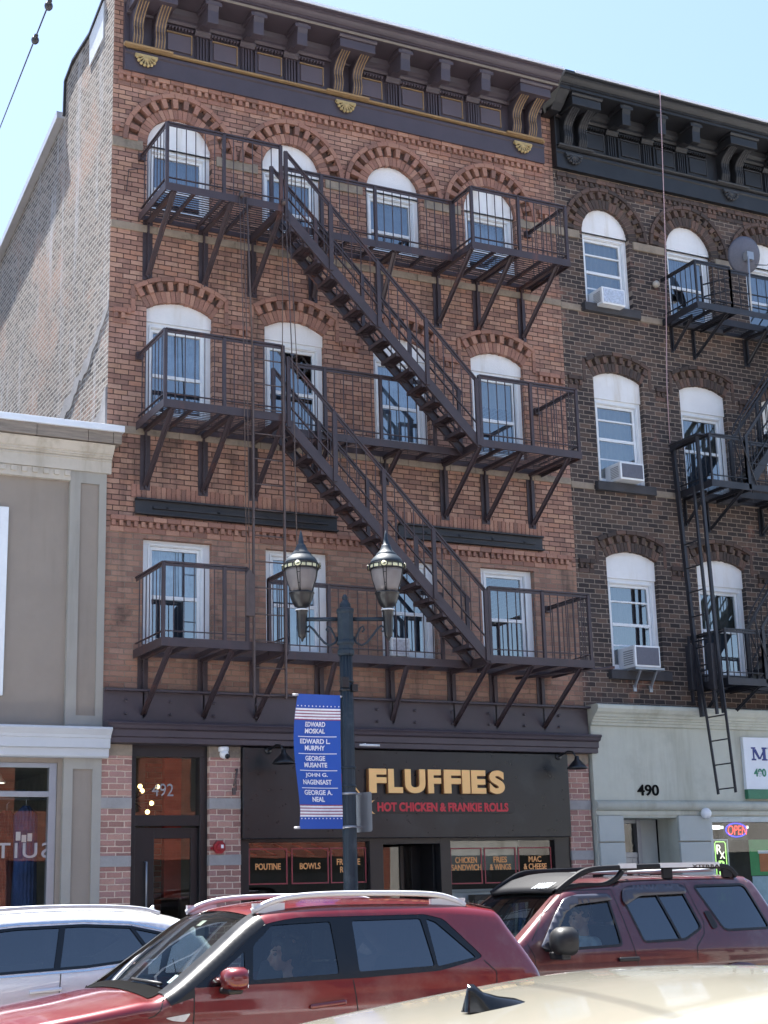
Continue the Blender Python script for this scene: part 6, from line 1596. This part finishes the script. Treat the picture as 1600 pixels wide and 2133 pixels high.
def maroon_suv():
    r = thing('off_road_suv', 'dark maroon boxy SUV with black roof rack and window deflectors at the far kerb', 'car', (3.6,-5.95,-.08))
    c = Car(r, (0,-5.99,-.08), False, spline([(.98,.45),(.95,.62),(.97,.90),(1.02,1.06),(1.12,1.14),(1.5,1.19),(1.86,1.24),(1.98,1.29),(2.30,1.52),(2.58,1.715),(2.75,1.775),(3.0,1.80),(3.28,1.815),(3.36,1.845),(3.6,1.86),(4.2,1.865),(4.9,1.86),(5.02,1.84),(5.12,1.74),(5.32,1.28),(5.38,1.12),(5.42,.9),(5.42,.6),(5.38,.42)],5), 1.17, .91, .34, rr=.06, crown=.03)
    top = c.top
    out = dedupe(list(top)+side_outline([], 1.85, 4.55, .41, .42, 0, 0))
    fw = rounded([(2.24,1.205),(2.46,1.50),(2.62,1.665),(3.13,1.685),(3.15,1.225)],.05,rs=[.03,.2,.12,.05,.05]); rw = rounded([(3.42,1.245),(3.31,1.66),(3.33,1.74),(4.06,1.755),(4.17,1.36),(3.93,1.255)],.04); cw = rounded([(4.45,1.325),(4.235,1.77),(4.92,1.775),(5.08,1.33)],.05,rs=[.06,.05,.06,.05])
    p = MB(); c.shell(p, [fw,rw,cw], 1.85, 4.55, .41, .42)
    Lw0 = c.arcx(2.0); Lw1 = c.arcx(2.60); Lr0 = c.arcx(5.07); Lr1 = c.arcx(5.30); Lend = c.arc(len(top)-1)
    c.toppatch(p,0,Lw0); c.toppatch(p,Lw1,Lr0); c.toppatch(p,Lr1,Lend)
    for a,b in ((-1,-.9),(.9,1)): c.toppatch(p,Lw0,Lw1,nv=2,v0=a,v1=b); c.toppatch(p,Lr0,Lr1,nv=2,v0=a,v1=b)
    p.build('body', M['carmaroon'], r, merge=.003)
    g = MB(); c.toppatch(g,Lw0,Lw1,off=-.004,v0=-.9,v1=.9); g.build('windscreen', M['glassclear'], r)
    g = MB(); c.toppatch(g,Lr0,Lr1,off=-.004,v0=-.9,v1=.9); g.build('rear_window', M['glasstint'], r)
    def wtrim(poly, gm, nm):
        g = MB(); c.patch(g, inset(poly,-.012), [inset(poly,.012)], off=.004, grid=.3); two(c, g, 'window_seal', M['trimblack'], r)
        g = MB(); c.patch(g, inset(poly,-.004), off=-.008, grid=.15); two(c, g, nm, gm, r)
    wtrim(fw,M['glassfront'],'front_door_glass'); wtrim(rw,M['glasstint'],'rear_door_glass'); wtrim(cw,M['glasstint'],'cargo_glass')
    g = MB(); strip_patch(c,g,[(3.87,1.26),(3.72,1.74)],.022,.006); two(c, g, 'window_divider', M['trimblack'], r)
    for pts,nm in (([(2.20,1.24),(2.44,1.53),(2.60,1.685),(2.75,1.715),(3.13,1.72),(3.17,1.66),(3.13,1.655),(2.74,1.625),(2.58,1.55),(2.42,1.36),(2.30,1.21)],'window_deflector'),([(3.29,1.66),(3.33,1.76),(3.42,1.79),(4.05,1.80),(4.11,1.765),(4.10,1.70),(3.52,1.69),(3.40,1.64),(3.31,1.60)],'window_deflector')):
        g = MB(); c.patch(g, rounded(pts,.03), off=.03, grid=.06); [setattr(o.modifiers.new('t','SOLIDIFY'),'thickness',.02) for o in two(c, g, nm, M['deflector'], r)]
    g = MB()
    for pts in ([(2.06,1.30),(2.12,1.16),(2.13,.95),(2.14,.6)],[(3.20,1.76),(3.24,1.5),(3.28,1.2),(3.32,.9),(3.32,.55)],[(4.13,1.80),(4.18,1.55),(4.22,1.42),(4.18,1.30),(4.05,1.18),(4.03,1.05)],[(2.13,1.30),(2.40,1.62),(2.55,1.735),(2.75,1.755),(3.2,1.76)],[(3.24,1.775),(3.34,1.835),(4.10,1.845)]): strip_patch(c,g,pts,.009,.0015)
    two(c, g, 'panel_gap', M['trimblack'], r)
    g = MB()
    for xc in (1.85,4.55):
        A_ = [(xc+.52*math.cos(t),.40+.52*math.sin(t)+.09) for t in [math.pi*k/16 for k in range(17)]]; B_ = [(xc+.42*math.cos(t),.36+.44*math.sin(t)) for t in [math.pi*(16-k)/16 for k in range(17)]]
        c.patch(g, dedupe(A_+B_), off=.05, grid=.06)
    [setattr(o.modifiers.new('t','SOLIDIFY'),'thickness',.05) for o in two(c, g, 'wheel_flare', M['carmaroon'], r)]
    for sg in (1,-1):
        g = MB(); c.patch(g, rounded([(3.07,1.075),(3.07,1.115),(3.31,1.115),(3.31,1.075)],.015), off=.03, grid=.1, sides=(sg,)); o = g.build('door_handle', M['trimblack'], r); m_ = o.modifiers.new('t','SOLIDIFY'); m_.thickness = .025
        g = MB(); c.patch(g, rounded([(4.25,1.52),(4.33,1.52),(4.38,1.36),(4.30,1.34)],.03), off=.012, grid=.1, sides=(sg,)); g.build('rear_door_handle', M['trimblack'], r)
        g = MB(); c.patch(g, rounded([(1.0,.95),(1.25,1.02),(1.25,.86),(1.0,.82)],.03), off=.006, grid=.1, sides=(sg,)); g.build('headlight', M['lens'], r)
        g = MB(); c.patch(g, rounded([(5.40,1.12),(5.25,1.2),(5.25,.9),(5.41,.9)],.03), off=.006, grid=.1, sides=(sg,)); g.build('tail_light', M['lensred'], r)
    mirror(c, 2.34, 1.29, .93, M['trimblack'], .18, .27, .26)
    # roof rack: front deflector, side loops, cross bars with worn labels
    g = MB(); vs = []; n = 12
    for (x,z,hw) in ((2.56,1.745,.58),(2.66,1.80,.58),(2.82,1.88,.56),(3.0,1.925,.54),(3.04,1.915,.54),(2.86,1.86,.56),(2.70,1.77,.58),(2.59,1.725,.58)): vs += [c.P(x-.05*(1-(2*k/n-1)**2), hw*(2*k/n-1), z+.015*(1-(2*k/n-1)**2)) for k in range(n+1)]
    m_ = n+1; g.add(vs,[(i*m_+k,i*m_+k+1,((i+1)%8)*m_+k+1,((i+1)%8)*m_+k) for i in range(8) for k in range(n)],0,True); rk = g.build('roof_rack', M['rackblack'], r)
    for sg in (1,-1):
        g = MB(); P_ = [Vector(c.P(x,sg*.61,z)) for x,z in spline([(2.60,1.75),(2.78,1.86),(2.98,1.945),(3.3,1.965),(4.0,1.975),(4.62,1.965),(4.76,1.94),(4.85,1.86)],5)]
        g.sweep(P_,.06,.055)
        P_ = [Vector(c.P(x,sg*.61,z)) for x,z in spline([(2.66,1.765),(2.9,1.80),(3.15,1.80),(3.32,1.86),(3.40,1.93)],5)]
        g.sweep(P_,.055,.05)
        for x in (3.95,4.72): cbox(c,g,x-.05,sg*.61-.02,1.85,x+.07,sg*.61+.02,1.95)
        g.build('side_rail', M['rackblack'], rk, bevel=.008)
        if sg == -1:
            for a,b in ((3.36,3.56),(3.86,4.62)):
                g = MB(); cbox(c,g,a,sg*.647,1.958,b,sg*.61,2.006); g.build('worn_strip', M['silver'], rk)
            text_obj('rack_lettering','XTERRA',0,1,0,1,0,M['trimgloss'],rk,.002,.02,T=lambda u,v,d: c.P(4.26+.36*u,-.648-.002+d,1.952+.03*v))
            text_obj('rack_lettering','NISSAN',0,1,0,1,0,M['lens'],rk,.002,.01,T=lambda u,v,d: c.P(2.55+.11*v-.006,-.54+.30*u,1.772+.055*v+.012-d))
    g = MB()
    for x in (3.45,4.0,4.55): a = Vector(c.P(x,-.61,1.93)); b = Vector(c.P(x,.61,1.93)); g.tube([a,b],.018,8)
    g.build('cross_bar', M['alu'], rk)
    tub(c,1.4,5.2,.45,.74); seats(c,(2.86,3.75),.82)
    g = MB(); cbox(c,g,1.95,-.74,.98,2.30,.74,1.22); g.build('dashboard', M['carin'], r, bevel=.05)
    g = MB(); ctr = Vector(c.P(2.46,-.36,1.18)); ax = Vector((.9,0,.42)).normalized(); e1 = Vector((0,1,0)); e2 = ax.cross(e1)
    g.tube([ctr+(e1*math.cos(t)+e2*math.sin(t))*.18 for t in [2*math.pi*k/24 for k in range(24)]],.015,8,closed=True); g.tube([ctr-e1*.17,ctr+e1*.17],.014,6); g.build('steering_wheel', M['trimblack'], r)
    g = MB(); c.toppatch(g, Lw1, Lr0, off=-.05); g.build('headliner', M['seat'], r)
    g = MB(); cbox(c,g,.88,-.7,.48,1.0,.7,.72); g.build('bumper', M['trimblack'], r, bevel=.04)
    c.wheel(1.85,.38,.78,.25); c.wheel(4.55,.38,.78,.25)
    return c
M['deflector'] = paint('smoked_deflector', (60,62,72), .22, var=.05); M['rackblack'] = paint('faded_black_rack', (24,25,29), .6, var=.12, spec=.25)

def white_suv():
    r = thing('white_suv', 'pearl white crossover with dark tinted windows parked at the far kerb on the left', 'car', (-3.5,-5.95,-.08))
    c = Car(r, (0,-5.99,-.08), False, spline([(-5.72,.40),(-5.76,.6),(-5.70,.86),(-5.45,1.0),(-5.0,1.08),(-4.60,1.13),(-4.40,1.17),(-4.0,1.40),(-3.62,1.58),(-3.2,1.655),(-2.7,1.69),(-2.2,1.695),(-1.75,1.67),(-1.42,1.62),(-1.22,1.55),(-1.05,1.36),(-.92,1.16),(-.86,.95),(-.84,.6),(-.88,.4)],5), 1.19, .91, .28, rr=.08, crown=.045)
    top = c.top; out = dedupe(list(top)+side_outline([], -4.75, -1.92, .40, .38, 0, 0))
    dlo = rounded([(-4.15,1.19),(-3.72,1.43),(-3.3,1.53),(-2.75,1.575),(-2.2,1.585),(-1.80,1.56),(-1.48,1.49),(-1.36,1.43),(-1.60,1.29),(-2.2,1.235),(-3.2,1.20)],.03)
    p = MB(); c.shell(p,[dlo],-4.75,-1.92,.40,.38); Lw0 = c.arcx(-4.35); Lw1 = c.arcx(-3.62); Lr0 = c.arcx(-1.20); Lr1 = c.arcx(-.93); Lend = c.arc(len(top)-1)
    c.toppatch(p,0,Lw0); c.toppatch(p,Lw1,Lr0); c.toppatch(p,Lr1,Lend)
    for a,b in ((-1,-.9),(.9,1)): c.toppatch(p,Lw0,Lw1,nv=2,v0=a,v1=b); c.toppatch(p,Lr0,Lr1,nv=2,v0=a,v1=b)
    p.build('body', M['carwhite'], r, merge=.003)
    g = MB(); c.toppatch(g,Lw0,Lw1,off=-.004,v0=-.9,v1=.9); g.build('windscreen', M['glassclear'], r)
    g = MB(); c.toppatch(g,Lr0,Lr1,off=-.004,v0=-.9,v1=.9); g.build('rear_window', M['glasstint'], r)
    g = MB(); c.patch(g, dlo, [inset(dlo,.022)], off=.003, grid=.3); two(c, g, 'window_seal', M['trimgloss'], r)
    g = MB(); c.patch(g, inset(dlo,.01), off=-.008, grid=.15); two(c, g, 'side_glass', M['glasstint'], r)
    g = MB(); strip_patch(c,g,[(-2.45,1.23),(-2.38,1.575)],.05,.001); strip_patch(c,g,[(-1.62,1.30),(-1.80,1.555)],.03,.001); strip_patch(c,g,[(-3.62,1.21),(-3.5,1.50)],.04,.001); two(c, g, 'window_pillar', M['trimgloss'], r)
    g = MB(); strip_patch(c,g,[(-3.70,1.455),(-3.3,1.553),(-2.75,1.598),(-2.2,1.608),(-1.80,1.583),(-1.46,1.508)],.018,.006); strip_patch(c,g,[(-4.1,1.19),(-3.2,1.185),(-2.2,1.218),(-1.62,1.27)],.014,.006); two(c, g, 'chrome_line', M['chrome'], r)
    g = MB()
    for pts in ([(-2.42,1.2),(-2.44,1.0),(-2.40,.6)],[(-3.75,1.17),(-3.8,.9),(-3.72,.6)],[(-1.45,1.28),(-1.42,1.1),(-1.55,.85)]): strip_patch(c,g,pts,.008,.0015)
    two(c, g, 'panel_gap', M['trimblack'], r)
    for sg in (1,-1):
        g = MB(); P_ = [Vector(c.P(x,sg*(c.W(x,1.62)-.10),z)) for x,z in spline([(-3.40,1.635),(-3.2,1.685),(-2.7,1.725),(-2.1,1.725),(-1.7,1.70),(-1.5,1.655)],5)]
        g.sweep(P_,.035,.03)
        two(c, g, 'roof_rail', M['silver'], r)
        for x in (-2.55,-1.62):
            g = MB(); c.patch(g, rounded([(x-.13,1.055),(x-.13,1.085),(x+.13,1.10),(x+.13,1.07)],.012), off=.025, grid=.1, sides=(sg,)); o = g.build('door_handle', M['carwhite'], r); m_ = o.modifiers.new('t','SOLIDIFY'); m_.thickness = .02
    g = MB(); fin(g, c.P(-1.40,0,1.655), .17, .065, 1); g.build('roof_antenna', M['carwhite'], r)
    mirror(c,-4.05,1.25,.92,M['carwhite'])
    tub(c,-5.2,-1.0,.40,.72); seats(c,(-3.45,-2.5),.72); g = MB(); c.toppatch(g,Lw1,Lr0,off=-.05); g.build('headliner', M['seat'], r)
    c.wheel(-4.75,.37,.79,.24); c.wheel(-1.92,.37,.79,.24)
def fin(o, base, L, h, s, w_=.035):
    """shark fin antenna: low tip forward (-s*x), tall trailing edge"""
    n = 12; P_ = [(0,0,1.0),(.25,.30,.9),(.5,.42,.75),(.72,.62,.62),(.86,.98,.42),(.95,1.0,.38),(1.0,.12,.5)]
    vs = []
    for t,hh,ww in P_:
        x = (t-.5)*L*s
        for k in range(7):
            q = k/6*2-1; vs.append((base[0]+x, base[1]+w_*ww*q*(1-.0), base[2]-.01+max(0,hh*h*(1-abs(q))**.7)+.012*(1-q*q)*1.0))
    o.add(vs,[(i*7+k,i*7+k+1,(i+1)*7+k+1,(i+1)*7+k) for i in range(len(P_)-1) for k in range(6)]+[tuple((len(P_)-1)*7+k for k in range(7))],0,True)
def near_car():
    r = thing('white_car', 'pale cream car roof with black fin antenna filling the bottom right corner', 'car', (-2.6,-15.95,-.1))
    c = Car(r, (-2.36,-15.66,-.115), True, spline([(-2.25,.35),(-2.28,.55),(-2.2,.75),(-2.0,.86),(-1.6,.92),(-1.25,.97),(-1.05,1.01),(-.7,1.22),(-.35,1.395),(-.05,1.46),(.24,1.487),(.55,1.482),(.84,1.459),(1.24,1.412),(1.6,1.362),(1.94,1.302),(2.2,1.22),(2.42,1.08),(2.60,.92),(2.64,.6),(2.58,.35)],5), 1.0, .90, .24, rr=.14, crown=.015)
    top = c.top; out = dedupe(list(top)+side_outline([], -1.4, 1.35, .36, .32, 0, 0))
    dlo = rounded([(-.95,1.02),(-.55,1.24),(-.25,1.32),(.3,1.36),(.9,1.33),(1.45,1.25),(1.75,1.14),(1.2,1.06),(.2,1.03)],.03)
    p = MB(); c.shell(p,[dlo],-1.4,1.35,.36,.32); Lw0 = c.arcx(-1.0); Lw1 = c.arcx(-.32); Lr0 = c.arcx(2.12); Lr1 = c.arcx(2.45); Lend = c.arc(len(top)-1)
    c.toppatch(p,0,Lw0); c.toppatch(p,Lw1,Lr0,nv=24); c.toppatch(p,Lr1,Lend)
    for a,b in ((-1,-.9),(.9,1)): c.toppatch(p,Lw0,Lw1,nv=2,v0=a,v1=b); c.toppatch(p,Lr0,Lr1,nv=2,v0=a,v1=b)
    p.build('body', M['carcream'], r, merge=.003)
    g = MB(); c.toppatch(g,Lw0,Lw1,off=-.004,v0=-.9,v1=.9); g.build('windscreen', M['glassclear'], r)
    g = MB(); c.toppatch(g,Lr0,Lr1,off=-.004,v0=-.9,v1=.9); g.build('rear_window', M['glasstint'], r)
    g = MB(); c.patch(g, dlo, [inset(dlo,.022)], off=.003, grid=.3); two(c, g, 'window_seal', M['trimgloss'], r)
    g = MB(); c.patch(g, inset(dlo,.01), off=-.008, grid=.15); two(c, g, 'side_glass', M['glasstint'], r)
    g = MB(); b = c.P(1.24,0,1.425+.003); fin(g, b, .225, .066, -1, .05); g.build('roof_antenna', M['trimgloss'], r)
    tub(c,-1.8,2.0,.32,.7); seats(c,(-.35,.55),.55); c.wheel(-1.4,.32,.76); c.wheel(1.35,.32,.76)
    mirror(c,-.72,1.08,.86,M['carcream'])
CRED = red_suv(); CMAR = maroon_suv(); white_suv(); near_car()
# ================================================================ people behind the wheel
def capsule(o, a, b, r0, r1, n=14):
    a = Vector(a); b = Vector(b); d = (b-a); pts = []; rs = []
    u = d.normalized()
    for k in range(4): t = math.pi/2*k/4; pts.append(a-u*r0*math.cos(t)); rs.append(max(.002, r0*math.sin(t)))
    pts.append(a); rs.append(r0); pts.append(b); rs.append(r1)
    for k in range(1, 5): t = math.pi/2*k/4; pts.append(b+u*r1*math.sin(t)); rs.append(max(.002, r1*math.cos(t)))
    o.tube(pts, rs, n)
def fuse(o, name, mats, parent, vox, pick=None):
    """union of overlapping volumes into one continuous skin"""
    me = bpy.data.meshes.new(name); me.from_pydata(o.v, [], o.f)
    bm = bmesh.new(); bm.from_mesh(me); bmesh.ops.recalc_face_normals(bm, faces=bm.faces); bm.to_mesh(me); bm.free()
    t = bpy.data.objects.new(name, me); COL.objects.link(t)
    r = t.modifiers.new('r', 'REMESH'); r.mode = 'VOXEL'; r.voxel_size = vox
    s = t.modifiers.new('s', 'SMOOTH'); s.factor = .5; s.iterations = 4
    dg = bpy.context.evaluated_depsgraph_get(); dg.update()
    m2 = bpy.data.meshes.new_from_object(t.evaluated_get(dg)); bpy.data.objects.remove(t)
    m2.materials.clear()
    for m in mats: m2.materials.append(m)
    for p in m2.polygons:
        p.use_smooth = True
        if pick: p.material_index = pick(p.center)
    q = bpy.data.objects.new(name, m2); link(q, parent); return q
def person(label, hx, y, hz, skin, shirt, hair, hairkind, wheel, seatz):
    """seated figure facing -x; (hx,y,hz) is the middle of the head"""
    p = thing('person', label, 'person', (hx+.15, y, seatz))
    o = MB(); V = lambda x, yy, z: (hx+x, y+yy, hz+z)
    # head: skull, face, jaw, nose, ears, neck
    o.ball(V(.025,0,.03), .092, 20, sx=1.08, sy=.86, sz=1.05); o.ball(V(-.035,0,-.035), .066, 18, sx=.95, sy=.92, sz=1.15)
    o.ball(V(-.052,0,-.088), .03, 12, sy=1.25, sz=.8); o.ball(V(-.07,0,.022), .03, 12, sy=1.9, sz=.6)
    capsule(o, V(-.088,0,.012), V(-.116,0,-.030), .009, .015, 10); o.ball(V(-.098,0,-.058), .014, 10, sy=1.7, sz=.55); o.ball(V(-.095,0,-.072), .014, 10, sy=1.6, sz=.55)
    for s in (-1, 1): o.ball(V(.02,s*.08,-.02), .027, 10, sx=.75, sy=.35, sz=1.15); o.ball(V(-.055,s*.038,-.03), .034, 10, sy=.8)
    capsule(o, V(.035,0,-.06), V(.055,0,-.19), .052, .058)
    # torso leaning on the seat back, hips, thighs, shins
    capsule(o, V(.075,0,-.30), V(.16,0,-.60), .125, .125); capsule(o, V(.07,-.14,-.245), V(.07,.14,-.245), .075, .075); capsule(o, V(.055,0,-.33), V(.13,0,-.55), .13, .135)
    capsule(o, V(.17,-.07,-.63), V(.17,.07,-.63), .13, .13)
    for s in (-1, 1):
        kx = -.27; capsule(o, V(.14,s*.10,-.65), V(kx,s*.13,-.60), .085, .062); capsule(o, V(kx,s*.13,-.60), V(kx-.22,s*.13,-.93), .058, .042); capsule(o, V(kx-.22,s*.13,-.93), V(kx-.38,s*.14,-.93), .04, .035)
        sh = Vector(V(.07,s*.185,-.25)); el = Vector(V(-.05,s*.24,-.50)); wr = Vector((wheel[0]+.06, wheel[1]+s*.165, wheel[2]+.02))
        capsule(o, sh, el, .052, .042); capsule(o, el, wr, .042, .028)
        hd = (Vector((wheel[0], wheel[1]+s*.175, wheel[2]+.03))-wr).normalized(); ph = wr+hd*.05
        o.ball(tuple(ph), .038, 10, sx=1.1, sy=.6, sz=1.0)
        for k,l in enumerate((.062,.070,.066,.052)):               # fingers round the rim, thumb at the side
            f0 = ph+Vector((-.012,s*.012,.026-.018*k)); f1 = f0+Vector((-l*.62,s*.012,.004)); f2 = f1+Vector((-.012,-s*.028,-.002)); capsule(o,f0,f1,.0095,.009,8); capsule(o,f1,f2,.009,.0075,8)
        t0 = ph+Vector((.0,-s*.012,.03)); t1 = t0+Vector((-.035,-s*.022,.014)); capsule(o,t0,t1,.011,.0085,8)
    def pick(cn):
        dz = cn.z-hz; dx = cn.x-hx
        if dz > -.165: return 0
        if (cn-Vector((wheel[0], cn.y, wheel[2]))).length < .10: return 0
        return 1 if dz > -.58 else 2
    fuse(o, 'body', [skin, shirt, M['jeans']], p, .0095, pick)
    e = MB(); 
    for s in (-1, 1): e.ball(V(-.083,s*.034,.002), .0125, 12)
    e.build('eye', M['eyewhite'], p); e = MB()
    for s in (-1, 1): e.ball(V(-.0925,s*.036,.002), .0062, 8); e.bar(V(-.093,s*.018,.028), V(-.082,s*.055,.026), .006, .007)
    e.build('pupil_and_brow', M['darkhair'], p)
    h = MB()
    if hairkind == 'curly':
        for k in range(190):
            a = rnd.uniform(0, 6.283); b = rnd.uniform(-.55, 1.5); c_ = Vector((math.cos(b)*math.cos(a)*.112, math.cos(b)*math.sin(a)*.098, math.sin(b)*.112))
            q = Vector(V(.04,0,.025))+c_
            if q.x < hx-.035 and q.z < hz+.065: continue
            h.ball(tuple(q), rnd.uniform(.018,.030), 7)
        for k in range(60): h.ball(V(rnd.uniform(.04,.15),rnd.uniform(-.1,.1),rnd.uniform(-.17,-.02)), rnd.uniform(.02,.032), 7)
    else:
        for k in range(170):
            a = rnd.uniform(0, 6.283); b = rnd.uniform(-.1, 1.5); c_ = Vector((math.cos(b)*math.cos(a)*.108, math.cos(b)*math.sin(a)*.088, math.sin(b)*.102)); q = Vector(V(.03,0,.03))+c_
            if q.x < hx-.05 and q.z < hz+.07: continue
            h.ball(tuple(q), .02, 7)
    fuse(h, 'hair', [hair], p, .008)
    return p
M['eyewhite'] = paint('eye_white', (150,140,134), .4)
M['skin'] = paint('skin', (204,156,132), .5, var=.06, sc_=8); M['skin2'] = paint('skin_light', (214,172,150), .5, var=.06, sc_=8)
M['darkhair'] = paint('dark_brown_hair', (46,36,32), .6, var=.3, sc_=30); M['greyhair'] = paint('grey_brown_hair', (110,100,92), .6, var=.3, sc_=30)
M['jeans'] = fabric('denim', (50,62,92), 80); M['tshirt'] = fabric('grey_shirt', (96,92,100), 30); M['whiteshirt'] = fabric('white_shirt', (220,228,232), 30)
q = CRED.P(-2.08,-.36,1.0); person('curly haired driver in a grey top at the wheel of the red car', -1.58, CRED.o.y-.36, 1.285, M['skin'], M['tshirt'], M['darkhair'], 'curly', q, .62)
q = CMAR.P(2.46,-.36,1.18); person('driver in a white shirt at the wheel of the dark maroon SUV', 3.02, CMAR.o.y-.36, 1.40, M['skin2'], M['whiteshirt'], M['greyhair'], 'short', q, .74)

# ================================================================ the other side of the street, behind the viewer (seen only in reflections)
def opposite():
    for x0,x1,h,mat_,label in ((-30,-17,6.0,'creamtrim','cream grey building opposite, seen only mirrored in glass'),(-16.9,-7,7.4,'brickfar','red brick building opposite, seen only mirrored in glass'),(-6.9,3.5,5.6,'whitetrim','cream low shop opposite, seen only mirrored in glass'),(3.6,16,7.6,'brickfar','wide red brick corner building opposite, seen only mirrored in glass'),(16.1,32,6.4,'creamtrim','pale cream building opposite, seen only mirrored in glass')):
        b = thing('street_building', label, 'building', ((x0+x1)/2,-26,.045)); m = MB(); y = -21.6
        n = int((x1-x0)/2.4); hl = [rect(x0+(x1-x0)*(k+.5)/n-.5, z, x0+(x1-x0)*(k+.5)/n+.5, z+1.7) for k in range(n) for z in (4.2,7.2) if z+2 < h]
        hl += [rect(x0+.6,.6,x1-.6,2.9)]
        wall_holes(m, rect(x0,.045,x1,h), hl, -.2, d=y); m.box(x0,y-10,0,x1,y-9.9,h); m.box(x0-.05,y-10,0,x0,y,h); m.box(x1,y-10,0,x1+.05,y,h); m.box(x0,y-10,h-.3,x1,y-.02,h-.25); m.build('wall', M[mat_], b)
        m = MB(); m.box(x0-.1,y-.2,h-.02,x1+.1,y+.45,h+.25); m.box(x0,y-.1,h-.5,x1,y+.25,h-.02); m.build('cornice', M['creamtrim'], b)
        m = MB()
        for q in hl: (a,z0),(c_,z1) = q[0],q[2]; m.box(a,y-.19,z0,c_,y-.15,z1)
        m.build('window', M['panedark'], b)
M['panedark'] = paint('dark_glazing', (30,34,40), .08, spec=.9)
opposite()
